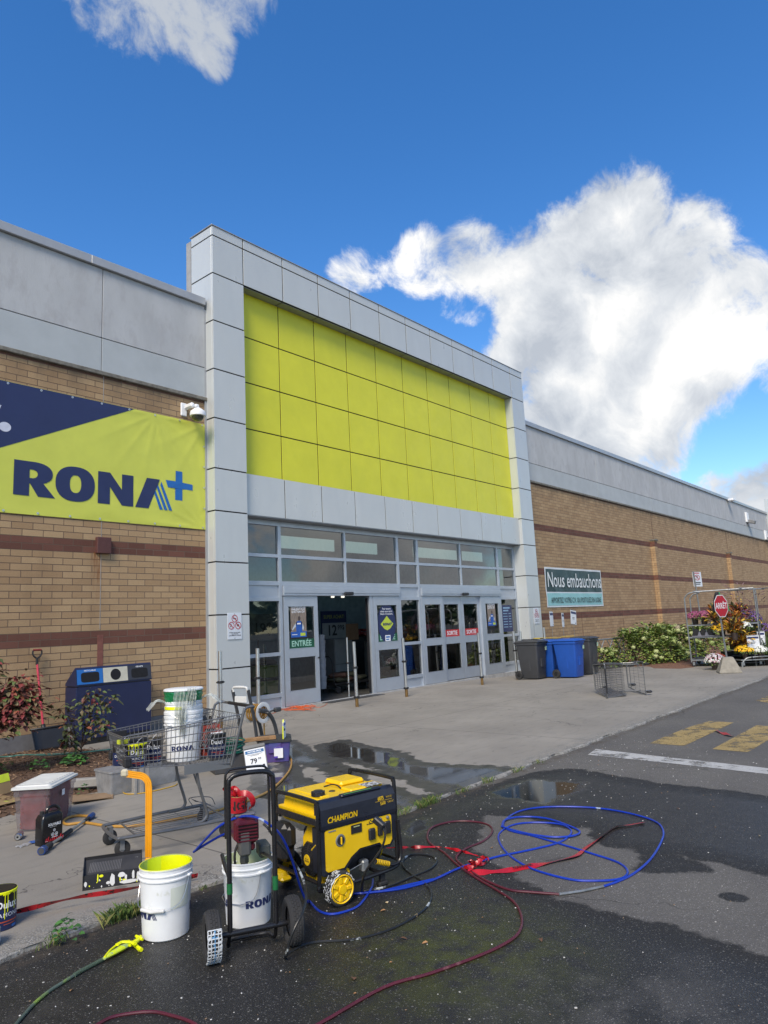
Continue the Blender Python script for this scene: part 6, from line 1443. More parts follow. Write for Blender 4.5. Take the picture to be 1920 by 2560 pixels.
b.tube(smooth_path([G(u,v,.006) for u,v in ((680,1784),(715,1772),(760,1765),(800,1768),(818,1757),(800,1752),(770,1760))],6),.0052,6); b.done('cord',mat('orange_cord',(.62,.10,.015),.45,var=.15),t)
# purple box with black lid, plank, price cards
PX,PY,PT=-2.53,-4.35,-.712
t=thing('storage_box','purple and blue tinted storage box with black lid on the wet walkway','storage box',(PX,PY,0),PT)
b=B(); slab(b,[(.02,.40,.02,.50,.004,.02),(0,.42,0,.52,.25,.02),(-.008,.428,-.008,.528,.255,.02),(-.008,.428,-.008,.528,.265,.02)])
b.box(.13,.30,-.012,.02,.12,.262,0,.01); b.done('tub',mat('purple_plastic',(.10,.055,.22),.35,var=.15,vs=3,col2=(.06,.09,.26),thr=(.42,.6),ps=2.5),t)
b=B(); slab(b,[(-.02,.44,-.02,.54,.262,.03),(-.02,.44,-.02,.54,.285,.03),(.01,.41,.01,.51,.30,.03)]); b.box(.05,.37,.06,.46,.297,.305,0,.004); b.done('lid',mat('dark_grey_lid',(.04,.04,.04),.5,var=.2,bump=.1),t)
b=B(); b.box(.20,.32,-.0165,-.0125,.06,.20); b.done('label',white,t); b=B(); b.box(.20,.32,-.018,-.0166,.187,.20); b.box(.20,.25,-.018,-.0166,.06,.085); b.done('label_band',mat('violet_print',(.08,.04,.35),.5),t)
t=thing('wood_plank','short wooden plank resting on the black lid of the purple box','plank'); b=B(); b.box(-.48,.05,-.045,.045,0,.045,0,.003,TR(-2.36,-4.42,.302,-.47)); b.done('plank',mat('weathered_wood',(.30,.17,.075),.7,var=.35,vs=5,stretch=(1,6,6),bump=.2),t)
t=thing('price_card','price card in a yellow edged holder standing on the black lid','price card'); b=B(); T=TR(-2.22,-4.52,.30,.65); b.box(-.085,.085,-.004,.004,.0,.22,0,.002,T); b.done('card',white,t)
b=B(); b.box(-.095,-.086,-.008,.008,-.0,.17,0,.002,T); b.box(-.08,-.07,-.008,.008,0,.055,0,.002,T@TR(-.012,0,.168,0,0,.5)); b.done('yellow_edge',mat('neon_yellow_plastic',(.65,.70,.02),.4),t)
b=B(); b.box(-.07,.07,-.0055,-.0042,.17,.20,0,0,T); b.box(-.05,.03,-.0055,-.0042,.10,.13,1,0,T); b.done('print',[bluv,ink],t)
# 79.99 price card on a bent grey stand
t=thing('price_card','white price card reading 79 99 on a grey stand behind the cart','price card'); 
c0=Vector((-3.02,-4.70,.03)); rt=Vector((.80,-.60,.0)).normalized(); upc=Vector((.18,.24,.95)).normalized(); upc=(upc-rt*upc.dot(rt)).normalized(); rt2=(rt*math.cos(.12)+upc*math.sin(.12)); up2=(upc*math.cos(.12)-rt*math.sin(.12)); F=frame(c0,rt2,up2)@Matrix.Scale(.9,4)
b=B(); b.box(-.01,.30,-.03,.30,-.012,-.004,0,.004,F); b.box(-.01,.30,.285,.33,-.014,.010,0,.006,F); b.done('grey_holder',mat('grey_holder',(.17,.17,.165),.6),t)
b=B(); b.box(0,.285,-.02,.275,-.003,0,0,0,F); b.done('card',mat('bright_card',(.70,.72,.74),.5,var=.03),t)
b=B(); b.box(.012,.273,.215,.258,.0004,.0012,0,0,F); b.done('blue_band',mat('teal_blue_print',(.015,.11,.26),.5),t)
b=B(); b.text('NOTRE PRIX',.034,F@Matrix.Translation((.142,.236,.0016)),0,.025); b.done('band_lettering',white,t)
b=B(); b.text('79',.095,F@Matrix.Translation((.115,.105,.0016)),0,.03); b.text('99',.045,F@Matrix.Translation((.20,.128,.0016)),0,.02); b.box(.03,.25,.196,.201,.0006,.0014,0,0,F); b.box(.08,.20,.182,.187,.0006,.0014,0,0,F); b.box(.23,.262,.02,.045,.0006,.0014,0,0,F); b.done('lettering',ink,t)
# hose reel
t=thing('hose_reel','grey and white hose reel stand with yellow hose wound on it, behind the cart','hose reel',G(668,1853)+Vector((-.18,.05,0)),.12)
gp_=mat('dark_grey_plastic_frame',(.045,.047,.05),.45,var=.15); wp_=mat('white_plastic',(.62,.63,.62),.4,var=.05)
b=B()
for s in (-.17,.17):
    b.tube(smooth_path([(-.34,s,.86),(-.30,s,.70),(-.22,s,.40),(-.16,s,.06)],5),[.020]*16,8,flat=1.6); b.tube(smooth_path([(-.10,s,.52),(.10,s,.46),(.24,s,.28),(.32,s,.02)],5),[.024]*16,8,flat=1.5); b.tube([(-.16,s,.05),(.32,s,.03)],.016,8)
b.done('stand',gp_,t)
b=B(); b.tube(smooth_path([(-.34,-.15,.83),(-.35,-.13,.90),(-.35,.13,.90),(-.34,.15,.83)],4),.018,10)
for i in range(11): b.lathe([(.022,-.006),(.022,.006)],12,0,frame((-.35,-.11+.022*i,.90),(1,0,0),(0,0,1)))
b.box(-.345,-.325,-.13,.13,.66,.76,0,.008); b.done('handle',wp_,t)
T=Matrix.Translation((.02,0,.47))@Matrix.Rotation(PI/2,4,'X')
b=B(); b.lathe([(.10,-.15),(.135,-.155),(.165,-.15),(.165,-.135),(.12,-.13)],30,0,T); b.done('reel_flange',wp_,t); b=B(); b.lathe([(.10,.15),(.135,.155),(.165,.15),(.165,.135),(.12,.13)],30,0,T); b.done('reel_flange',wp_,t)
b=B()
for k in range(10): b.tube([T@Vector(((.115+.012*(k%2))*math.cos(a),(.115+.012*(k%2))*math.sin(a),-.115+.025*k+.004*math.sin(a*3))) for a in np.linspace(0,2*PI,26)[:-1]],.0105,6,closed=True)
b.tube(smooth_path([(.10,-.04,.54),(.13,-.05,.40),(.12,-.06,.25),(.14,-.05,.10),(.2,-.05,.02)],5),.0115,8); b.done('wound_hose',tan_,t)
b=B(); b.tube(smooth_path([(.02,-.17,.47),(.02,-.24,.47),(.10,-.25,.49),(.20,-.25,.50)],4),.012,8); b.box(.16,.30,-.29,-.22,.46,.53,0,.015); b.done('crank',gp_,t)
# ------------------------------------------------------------------ recycling station, shovel
RX0,RX1,RYF,RYB=-2.98,-1.55,-.12,.27
t=thing('recycling_station','navy blue three-opening recycling station against the brick wall','recycling station',((RX0+RX1)/2,0,0))
w2=(RX1-RX0)/2; nb=mat('navy_painted_steel',(.012,.018,.062),.38,var=.12,vs=3)
b=B(); b.box(-w2,w2,RYF,RYB,.09,.965,0,.008); b.done('body',nb,t)
b=B(); pr=[(RYB,.985),(RYF,.985),(RYF+.03,1.0),(RYF+.15,1.285),(RYF+.20,1.30),(RYB-.02,1.14),(RYB,1.03)]
pr=[(RYB,.985),(RYF-.005,.985),(RYF-.005,1.0),(RYF+.035,1.275),(RYF+.055,1.295),(RYB,1.03)]
vs=[(x,y,z) for x in (-w2,w2) for y,z in pr]; n=len(pr); b.add(vs,[tuple(range(n)),tuple(range(n,2*n))[::-1]]+[(i,n+i,n+(i+1)%n,(i+1)%n) for i in range(n)]); b.done('hood',nb,t)
b=B(); b.box(-w2+.03,w2-.03,RYF+.01,RYB-.01,.96,.99); b.box(-w2+.02,w2-.02,RYF+.04,RYB-.03,.0,.09); b.done('plinth',black,t)
def hoodP(x,f): return Vector((x,RYF-.005+.040*f-.003,1.0+.275*f))
HF=frame(hoodP(0,0)+Vector((0,-.001,0)),(1,0,0),hoodP(0,1)-hoodP(0,0))
for x0,x1,m_,kind,txt in ((-.70,-.235,blue,'r','RECYCLABLES'),(-.228,.235,mat('cream_panel',(.52,.50,.40),.5),'c',''),(.242,.70,mat('charcoal_panel',(.03,.032,.045),.4),'r','DÉCHETS')):
    b=B(); b.box(x0,x1,.01,.262,0,.006,0,0,HF); pn=b.done('opening_panel',m_,t)
    b=B(); cx=(x0+x1)/2
    if kind=='r': b.shape([[(cx+u,.125+v) for u,v in arc(0,0,.165,.085,0,360,32,.35)[:-1]]],HF@Matrix.Translation((0,0,.0075)),0)
    else: b.shape([arc(cx,.135,.098,.098,0,360,36)[:-1]],HF@Matrix.Translation((0,0,.0075)),0)
    b.done('slot',hole,pn)
    if txt: b=B(); b.text(txt,.034,HF@Matrix.Translation((cx,.238,.008)),0,.02); b.done('lettering',white,pn)
t=thing('snow_shovel','black snow shovel with a red handle leaning on the brick wall','shovel',(-3.36,.0,0))
hx=-.11
b=B(); b.tube([(hx+.02,.02,.36),(hx-.035,.20,1.42)],.0185,12); b.done('shaft',mat('red_shaft',(.50,.045,.075),.4,var=.06),t)
b=B(); T0_=Vector((hx-.035,.20,1.42)); b.tube([T0_+Vector((.0,0,-.03)),T0_+Vector((0,.0,.09))],.022,10)
for s in (-1,1): b.tube(smooth_path([T0_+Vector((0,0,.07)),T0_+Vector((s*.05,0,.11)),T0_+Vector((s*.075,0,.16)),T0_+Vector((s*.068,0,.21))],4),.014,8)
b.done('grip_frame',black,t)
b=B(); b.tube([T0_+Vector((-.066,0,.215)),T0_+Vector((.066,0,.215))],.016,12); b.done('grip',mat('dull_red_grip',(.20,.02,.02),.5),t)
b=B(); nx_,nz_=22,8; vs=[]
for j in range(nz_+1):
    for i in range(nx_+1):
        u=-1+2*i/nx_; v=j/nz_; x=.34*u*(1-.05*(1-v)); z=.03+.33*v; y=-.16+.14*v-.05*(1-u*u)*0+.09*abs(u)**6*-1+.01*math.sin(i*PI)*0-.006*(i%2); vs.append((x,y,z))
b.add(vs,[(j*(nx_+1)+i,j*(nx_+1)+i+1,(j+1)*(nx_+1)+i+1,(j+1)*(nx_+1)+i) for j in range(nz_) for i in range(nx_)],0,True); b.tube([(-.32,-.02,.365),(.32,-.02,.365)],.012,8); b.tube([(hx+.025,.0,.30),(hx+.018,.03,.42)],.028,10); o_=b.done('blade',mat('black_shovel_plastic',(.014,.015,.018),.5,var=.2),t); md=o_.modifiers.new('thickness','SOLIDIFY'); md.thickness=.006
# ------------------------------------------------------------------ plants, left
def leafmesh(b,pos,dirv,size,mi,r,wid=.6,curl=.25):
    d=Vector(dirv).normalized(); s=d.cross(Vector((r.uniform(-.4,.4),r.uniform(-.4,.4),1))).normalized(); n=s.cross(d)
    p=Vector(pos); a=p; m1=p+d*size*.35+s*size*wid*.5+n*size*.08; m2=p+d*size*.35-s*size*wid*.5+n*size*.08; c=p+d*size*.55-n*size*.02; e=p+d*size-n*size*curl
    k1=p+d*size*.72+s*size*wid*.36-n*size*.05; k2=p+d*size*.72-s*size*wid*.36-n*size*.05
    b.add([a,m1,k1,e,k2,m2,c],[(0,1,6),(1,2,6),(2,3,6),(3,4,6),(4,5,6),(5,0,6)],mi,False)
def lmat(n,c): return mat(n,c,.55,var=.3,vs=30)
redleaf=[lmat('leaf_red',(.20,.035,.035)),lmat('leaf_dull_red',(.13,.045,.032)),lmat('leaf_brown_green',(.12,.095,.045)),lmat('leaf_dark_olive',(.075,.085,.03)),lmat('leaf_green',(.09,.13,.035)),lmat('leaf_orange',(.26,.085,.045))]
stem=mat('stem_bark',(.06,.04,.028),.9,var=.3)
def shrub(name,label,cat,base,branches,leafn,size,cols,spread,seed,weights):
    r=random.Random(seed); t=thing(name,label,cat,base); sb=B(); lb=B()
    for br in branches:
        P=smooth_path([Vector(p) for p in br],4); k=len(P); sb.tube(P,[.010*(1-.7*i/k) for i in range(k)],5)
        for i in range(leafn):
            f=r.uniform(.25,1)**.8; q=P[min(k-1,int(f*k))]; o=Vector((r.gauss(0,1),r.gauss(0,1),r.gauss(0,.8)))*spread; h=(q.z+o.z); d=Vector((o.x,o.y,-abs(r.gauss(0,.4))*spread)); 
            w_=weights(q+o,r); lb_=r.choices(range(len(cols)),w_)[0]; sb.tube([q,q+o],.0022,3,cap=False) if r.random()<.25 else None
            leafmesh(lb,q+o,d if d.length>1e-4 else (1,0,0),size*r.uniform(.6,1.15),lb_,r)
    sb.done('stems',stem,t); lb.done('foliage',cols,t); return t
def wred(p,r):
    h=p.z; return (max(0,h-.45)*3,1.2,1.0,max(0,1-h)*1.4,.5,max(0,h-.6)*1.6)
shrub('red_shrub','shrub with red and olive leaves growing at the left edge','shrub',(-5.35,-1.72,.04),[[(0,0,0),(.15,.0,.6),(.55,-.05,1.0),(.80,-.1,1.18)],[(0,0,0),(.1,.1,.6),(.25,.1,1.1),(.40,0,1.42)],[(0,0,0),(.25,-.1,.55),(.62,-.15,.85),(.92,-.2,.92)],[(0,0,0),(-.1,.1,.4),(-.2,.1,.8),(-.1,.1,1.2)],[(0,0,0),(.2,.1,.6),(.55,.1,.95),(.86,.0,1.05)],[(0,0,0),(.25,-.1,.5),(.52,-.2,.70),(.72,-.25,.74)]],330,.105,redleaf,.10,4,wred)
shrub('young_shrub','small sparse shrub with brownish green leaves before the recycling station','shrub',(-3.47,-1.30,.04),[[(0,0,0),(.02,0,.3),(.0,.0,.6),(.06,0,.85)],[(0,0,.1),(.12,-.05,.4),(.28,-.1,.62),(.42,-.15,.78)],[(0,0,.1),(-.12,.05,.35),(-.22,.08,.6),(-.30,.1,.72)],[(0,0,.15),(.10,.0,.5),(.16,.0,.75),(.22,0,.95)],[(0,0,.05),(-.12,0,.15),(-.2,0,.25),(-.25,0,.3)],[(0,0,.1),(.1,-.1,.25),(.22,-.15,.38),(.3,-.2,.42)]],70,.095,redleaf,.06,9,lambda p,r:(.15,.5,1.2,1.2,.9,.1))
gl=[lmat('leaf_bright_green',(.055,.16,.03)),lmat('leaf_mid_green',(.035,.11,.025)),lmat('leaf_deep_green',(.025,.07,.02))]
def rosette(name,label,loc,n,size,seed,rad=.1):
    r=random.Random(seed); t=thing(name,label,'plant',loc); b=B()
    for i in range(n):
        a=r.uniform(0,6.28); rr=r.uniform(.1,1)*rad; p=(rr*math.cos(a),rr*math.sin(a),.03+.14*(1-rr/rad)*r.uniform(.6,1)); leafmesh(b,p,(math.cos(a),math.sin(a),.25),size*r.uniform(.7,1.1),r.randrange(3),r,.95,.3)
    b.done('foliage',gl,t)
q=G(185,1912,.03); rosette('leafy_plant','round bright green leafy plant at the foot of the young shrub',q,60,.10,1,.16)
q=G(98,1925,.04); rosette('leafy_plant','low green plant on the bark left of the young shrub',q,22,.075,2,.14)
q=G(15,1930,.04); rosette('leafy_plant','low green plant on the bark near the left edge of the photo',q,18,.075,3,.12)
q=G(208,1992,.02); rosette('small_weed','tiny green weed at the bark edge beside the cardboard',q,16,.04,4,.06)
# grass and weeds along the kerb
gr=[mat('grass_green',(.09,.15,.03),.7,var=.3),mat('grass_yellow',(.20,.20,.06),.8,var=.3),mat('grass_dark',(.04,.075,.02),.7)]
b=B(); r=random.Random(17)
def tuft(x,y,n,h,sp):
    for i in range(n):
        px_,py2=x+r.gauss(0,sp),y+r.gauss(0,.022); a=r.uniform(0,6.28); L=h*r.uniform(.4,1.1); k=r.uniform(.2,.9)*L; w=.0022; dx,dy=math.cos(a),math.sin(a)
        b.add([(px_-dy*w,py2+dx*w,AS),(px_+dy*w,py2-dx*w,AS),(px_+dx*k*.4,py2+dy*k*.4,AS+L*.7),(px_+dx*k,py2+dy*k,AS+L)],[(0,1,2),(0,2,3)],r.choices((0,1,2),(5,2,3))[0])
for u,v,n,h,sp in ((290,2292,190,.09,.05),(330,2275,120,.08,.04),(1060,2012,110,.075,.06),(1085,2004,110,.08,.06),(1020,2028,80,.06,.07),(1225,1952,60,.07,.05),(1300,1925,50,.06,.06),(1150,1975,50,.05,.07),(525,2222,40,.035,.03),(140,2355,50,.06,.05),(1360,1905,30,.05,.06),(980,2040,60,.05,.06)):
    p=G(u,v,-.02); tuft(p.x,-7.56,n,h,sp)
o=b.done('kerb_grass',gr); o['kind']='stuff'; o['label']='tufts of green and yellowish grass growing along the kerb joint'; o['category']='grass'
p=G(155,2340,-.02); rosette('kerb_weed','leafy green weed growing from the kerb near the lower left corner',(p.x,-7.57,AS),26,.045,8,.09)
# fallen leaves
r=random.Random(31); lf=[mat('dry_leaf',(.32,.17,.07),.8,var=.3),mat('dark_leaf',(.12,.06,.03),.8,var=.3),mat('pale_leaf',(.42,.33,.18),.8)]
b=B()
for u,v in ((1040,2285),(970,2258),(965,2275),(1070,2355),(1000,2345),(1230,2120),(1690,2020),(1900,2090),(1350,2345),(885,2450),(175,2478),(1100,2190),(1640,1890),(720,2020),(860,2010),(950,1905),(795,1790)): 
    p=G(u,v,AS+.008 if v>1950 else .008); leafmesh(b,p,(r.uniform(-1,1),r.uniform(-1,1),.1),r.uniform(.025,.05),r.randrange(3),r)
for i in range(70): p=Vector((r.uniform(-7,6),r.uniform(-9.5,-7.6),AS+.005)); leafmesh(b,p,(r.uniform(-1,1),r.uniform(-1,1),.1),r.uniform(.010,.022),r.randrange(3),r)
o=b.done('fallen_leaves',lf); o['kind']='stuff'; o['label']='small dry leaves scattered on the asphalt and walkway'; o['category']='leaves'
# ------------------------------------------------------------------ slim steel bollards by the doors
def bollard(label,x,y,h=1.43,lean=(0,0),c1=.35,c2=.86,r_=.036,brass=True):
    z=gz(x,y); t=thing('steel_bollard',label,'bollard',(x,y,z),0,'slim steel bollards in front of the doors',rot=(lean[0],lean[1],0))
    b=B(); b.tube([(0,0,0),(0,0,h)],r_,20); b.lathe([(0,h+.004),(r_*.8,h+.003),(r_,h)],20); b.done('post',steel,t)
    if brass: b=B(); b.tube([(0,0,.0),(0,0,.20)],r_+.0015,20); b.done('sleeve',mat('tarnished_brass',(.36,.22,.09),.35,.9,var=.25,vs=20),t)
    for z in ((.21,c2) if brass else (c1,c2)):
        b=B(); b.lathe([(r_,z-.028),(r_*1.7,z-.022),(r_*1.7,z+.02),(r_,z+.026)],18); b.box(-r_*2.4,r_*2.4,-.018,.018,z-.015,z+.012,0,.004); b.done('collar',black,t)
    return t
bollard('steel bollard in front of the open door, nearest the middle',2.973,-1.086,lean=(0,-.02)); bollard('steel bollard before the narrow window between the two doorways',4.989,-.895,lean=(0,-.03)); bollard('steel bollard in front of the closed exit doors',8.126,-1.088,lean=(0,-.03)); bollard('steel bollard just left of the grey bin',10.15,-1.04,lean=(0,-.03))
bollard('steel bollard in front of the left clad pillar',-.62,-.95); bollard('steel bollard before the leftmost side window',.28,-.95)
bollard('thin steel bollard standing just inside the open doorway',4.45,.55,1.5,r_=.022,brass=False); bollard('steel bollard whose top shows behind the first grey bin',11.65,-.4,1.45,brass=False); bollard('steel bollard whose top shows behind the blue bin',12.9,-.6,1.55,brass=False)
# ================================================================== right side
# wheelie bins
BGREY=mat('grey_bin_plastic',(.045,.047,.052),.48,var=.08,bump=.05); BBLUE=mat('blue_bin_plastic',(.012,.075,.36),.42,var=.06)
def make_bin(m,label,h=1.0,w=.60,d=.70):
    t=thing('wheeled_bin',label,'bin',(0,0,0),0,'wheeled bins lined up beside the exit'); b=B()
    def ring(x,y0,y1,z,r=.05):
        return (-x,x,y0,y1,z,r)
    # front is -y, wheels at +y
    slab(b,[ring(.225,.06,.60,.03,.05),ring(.235,.05,.60,.05,.05),ring(.262,.02,.66,.62,.05),ring(.285,.0,.70,h-.08,.05),ring(.305,-.02,.72,h-.075,.05),ring(.305,-.02,.72,h-.02,.05)])
    for x in (-.10,.10): pass
    b.done('body',m,t)
    b=B(); 
    for s in (-1,1):
        b.box(-.004,.03,-.02,.02,0,.32,0,.006,TR(s*.232-(.012 if s>0 else .015),.30,.25,0,0,s*.03))
    slab(b,[(-.07,.07,.008,.06,.36,.01),(-.075,.075,.0,.06,.60,.01)]) ; b.done('ribs',m,t)
    b=B(); b.box(-.055,.055,.018,.03,.38,.55); b.done('hand_recess',hole,t)
    b=B(); b.box(-.31,.31,-.05,.73,h-.012,h+.02,0,.012); slab(b,[(-.29,.29,-.02,.70,h+.018,.06),(-.27,.27,.0,.66,h+.045,.08),(-.20,.20,.08,.56,h+.055,.08)]); b.box(-.25,.25,.70,.79,h-.04,h+.005,0,.012)
    for x in (-.12,.12): b.box(x-.03,x+.03,.05,.60,h+.04,h+.062,0,.012)
    b.box(-.12,.12,-.085,-.045,h-.005,h+.015,0,.01); b.done('lid',m,t)
    for s in (-1,1):
        T=TR(s*.265,.66,.125)@Matrix.Rotation(PI/2,4,'Y'); b=B(); b.lathe([(.05,-.028),(.115,-.028),(.125,-.018),(.125,.018),(.115,.028),(.05,.028)],26,0,T); wh=b.done('wheel',rubber,t)
        b=B(); b.lathe([(0,-.03*1),(.03,-.03),(.03,.03),(0,.03)],14,0,T)
        for k in range(6): b.box(.02,.105,-.010,.010,-.024,.024,0,0,T@Matrix.Rotation(k*PI/3,4,'Z'))
        b.lathe([(.095,-.026),(.105,-.03),(.112,-.026),(.112,.026),(.105,.03),(.095,.026)],24,0,T); b.done('hub',black,wh)
    b=B(); b.tube([(-.26,.66,.125),(.26,.66,.125)],.012,8); b.done('axle',black,t)
    b=B(); b.box(.14,.24,-.0245,-.0215,h-.25,h-.14); b.done('sticker',mat('pale_sticker',(.5,.56,.5),.5,col2=(.12,.35,.12),thr=(.5,.52),ps=30),t)
    return t
def setz(o,x,y,rz=0): o.location=(x,y,gz(x,y)); o.rotation_euler=(0,0,rz); o.scale=(1.10,1,1)
g1=make_bin(BGREY,'grey wheeled bin at the left end of the row, next to the bollard',1.08); setz(g1,10.28,-1.86)
b1=make_bin(BBLUE,'bright blue wheeled bin standing in front of the others',1.06); setz(b1,10.70,-2.86)
b2=dup(b1,(0,0,0),0,'blue wheeled bin half hidden between the left grey bin and the front blue bin'); setz(b2,10.95,-2.02)
g2=dup(g1,(0,0,0),0,'grey wheeled bin at the right end of the row behind the tipped cart'); setz(g2,11.95,-2.75)
g3=dup(g1,(0,0,0),0,'grey wheeled bin at the back whose lid shows above the blue bins'); setz(g3,11.85,-1.75)
t=thing('yellow_rope','yellow rope lying across the lids of the bins','rope'); b=B(); b.tube(smooth_path([(10.05,-1.95,1.16),(10.1,-1.7,1.17),(10.6,-1.75,1.16),(10.95,-1.9,1.14),(11.2,-2.0,1.13),(11.6,-1.9,1.15),(12.0,-2.1,1.15)],5),.010,6); b.done('rope',mat('yellow_rope_fibre',(.55,.40,.06),.7),t)
# price cards on wire stalks
def stalk(label,x,y,ztop,w=.30,h=.42,txt='119',rz=0,tilt=0):
    t=thing('price_card',label,'price card',(x,y,gz(x,y)),rz); b=B(); b.tube([(0,.01,.0),(0,.01,ztop-h+.05)],.006,6); b.done('stalk',galv,t)
    F=frame((0,0,ztop-h),(1,0,tilt),(-tilt,0,1)); b=B(); b.box(-w/2,w/2,0,h,-.004,0,0,0,F); b.done('card',MATS['bright_card'],t)
    b=B(); b.box(-w/2+.015,w/2-.015,h*.76,h*.93,.001,.002,0,0,F); b.box(w*.28,w*.42,h*.05,h*.12,.001,.002,0,0,F); b.done('navy_band',navy,t)
    b=B()
    if txt=='119': b.text(txt,h*.30,F@Matrix.Translation((0,h*.42,.0025)),0,.03,sx=.9)
    else: b.box(-w*.22,w*.12,h*.36,h*.40,.001,.002,0,0,F); b.box(-w*.22,w*.20,h*.46,h*.50,.001,.002,0,0,F); b.done('lettering',ink,t)
    b=B(); b.box(-w/2-.01,w/2+.01,-.02,h+.03,-.010,-.0045,0,0,F); b.done('sleeve',film('card_sleeve',(.9,.9,.9),(.5,.5,.5),.35),t); return t
stalk('narrow price card on a wire just left of the right pillar',11.7,-.9,2.02,.22,.40,'49',.5,.05); stalk('price card reading 119 in front of the right pillar',12.35,-1.2,2.02,.33,.46,'119',.15)
stalk('price card overlapping the prohibition sign at the pillar edge',12.95,-1.3,1.96,.26,.44,'89',.2,-.04); stalk('tilted price card on a tall wire against the brick, below the banner',14.15,-1.1,2.06,.42,.46,'19',0,-.12)
# bike rack
t=thing('bike_rack','galvanised bike rack with slanted loops behind the bins','bike rack',(13.6,-1.55,-.1),0); rk=Vector((16.2-13.2,-1.9+1.0,0)); t.rotation_euler=(0,0,-.30); t.location=(13.3,-1.15,-.11)
b=B(); b.tube([(0,0,.0),(0,0,1.02)],.03,10); b.tube([(2.9,0,0),(2.9,0,1.02)],.03,10); b.tube([(0,0,1.02),(2.9,0,1.02)],.028,10); b.tube([(0,0,.22),(2.9,0,.22)],.02,8); b.box(2.75,3.05,-.15,.15,0,.02); b.done('frame',galv,t)
b=B()
for i in range(6):
    x=.25+i*.45; b.tube(smooth_path([(x,0,1.0),(x+.22,.0,.62),(x+.10,0,.45),(x-.1,0,.25)],4),.018,8); b.tube(smooth_path([(x+.30,0,1.0),(x+.08,.0,.62),(x+.15,0,.45),(x+.32,0,.25)],4),.018,8)
b.done('loops',galv,t)
# hydrangeas
hyg=[lmat('hydrangea_leaf_light',(.25,.32,.06)),lmat('hydrangea_leaf_mid',(.155,.225,.045)),lmat('hydrangea_leaf_dark',(.06,.10,.028)),lmat('hydrangea_leaf_yellow',(.22,.21,.05))]
hyf=[mat('hydrangea_bloom_pale',(.42,.46,.20),.7,var=.25,vs=30),mat('hydrangea_bloom_green',(.28,.35,.11),.7,var=.25,vs=30),mat('hydrangea_bloom_pink',(.46,.38,.28),.7,var=.25,vs=30)]
def hydrangea(label,x,y,R,H,seed,n=1500,nf=18):
    r=random.Random(seed); t=thing('hydrangea',label,'shrub',(x,y,gz(x,y)),0,'hydrangea shrubs along the wall'); sb=B();lb=B()
    for i in range(14):
        a=r.uniform(0,6.28); rr=r.uniform(.2,.9)*R; sb.tube(smooth_path([(0,0,0),(rr*.4*math.cos(a),rr*.4*math.sin(a),H*.5),(rr*math.cos(a),rr*math.sin(a),H*r.uniform(.6,.95))],4),.008,5)
    for i in range(n):
        a=r.uniform(0,6.28); e=r.uniform(0,1)**.6; el=r.uniform(.02,1.45); k=r.uniform(.7,1.02)+.12*math.sin(a*5+seed)+.1*math.sin(el*7)
        p=Vector((R*k*math.cos(a)*math.cos(el),R*k*math.sin(a)*math.cos(el),H*k*math.sin(el)*.95+.05)); leafmesh(lb,p,(p.x,p.y,p.z*.3-.05),r.uniform(.09,.16),r.choices((0,1,2,3),(3,4,3,1))[0],r,.65,.3)
    sb.done('stems',stem,t); lb.done('foliage',hyg,t)
    for i in range(nf):
        a=r.uniform(PI*.75,PI*2.05); el=r.uniform(.15,1.35); k=r.uniform(.95,1.12); c=Vector((R*k*math.cos(a)*math.cos(el),R*k*math.sin(a)*math.cos(el),H*k*math.sin(el)*.95+.06)); rad=r.uniform(.07,.125); mi=r.choices((0,1,2),(4,4,1))[0]; b=B()
        for j in range(95):
            u=Vector((r.gauss(0,1),r.gauss(0,1),r.gauss(0,1))).normalized(); q=c+Vector((u.x,u.y,u.z*.85))*rad*r.uniform(.8,1.05); s=u.orthogonal().normalized(); s=Matrix.Rotation(r.uniform(0,6),3,u)@s; w_=u.cross(s); z_=rad*.2
            b.add([q-s*z_-w_*z_,q+s*z_-w_*z_,q+s*z_+w_*z_,q-s*z_+w_*z_],[(0,1,2,3)],0,False)
        b.done('flower_head',hyf[mi],t)
    return t
hydrangea('hydrangea nearest the bike rack, spilling low under its loops',14.9,-1.75,.62,.62,1,500,9); hydrangea('hydrangea with pale green blooms right behind the upright bike rack post',16.1,-2.35,.95,1.15,2); hydrangea('broad hydrangea in the middle of the bed, most leafy of the row',17.3,-2.6,1.0,1.25,3)
hydrangea('hydrangea with the lowest large bloom at the front of the bed',16.6,-3.25,.75,.75,4,600,10); hydrangea('hydrangea half hidden behind the left post of the plant trolley',18.7,-2.9,1.0,1.15,5); hydrangea('hydrangea seen through the shelves of the plant trolley',19.6,-3.6,.95,1.1,6)
hydrangea('hydrangea at the far right edge behind the ornamental grass',24.6,-6.2,1.2,1.9,7,1200,14)
# no parking sign on a post
sx0,sy0=21.5,-2.2
q=OY(1742,1436,sy0)
t=thing('parking_sign','white no parking sign on a thin galvanised post behind the plant trolley','sign',(q.x,sy0,-.12)); ht=q.z-.10
b=B(); b.tube([(.10,.03,0),(-.36,.03,ht+.35)],.035,8); b.done('post',galv,t)
b=B(); F=frame((0,0,ht),(.97,-.25,0),(-.05,0,1)); F=F@Matrix.Diagonal((.84,.64,1,1)); b.box(-.42,.42,-.52,.52,-.01,0,0,.004,F); b.done('plate',MATS['white_sign_plate'],t)
b=B(); b.shape([arc(0,.12,.26,.20,0,360,30)[:-1],arc(0,.12,.21,.155,0,360,30)[:-1]],F@Matrix.Translation((0,0,.004)),0); b.add([(-.19,.23,.006),(-.15,.26,.006),(.19,.01,.006),(.15,-.02,.006)],[(0,3,2,1)],0,False,F); b.box(-.25,.25,.40,.47,.002,.004,0,0,F); b.done('ring',redr,t)
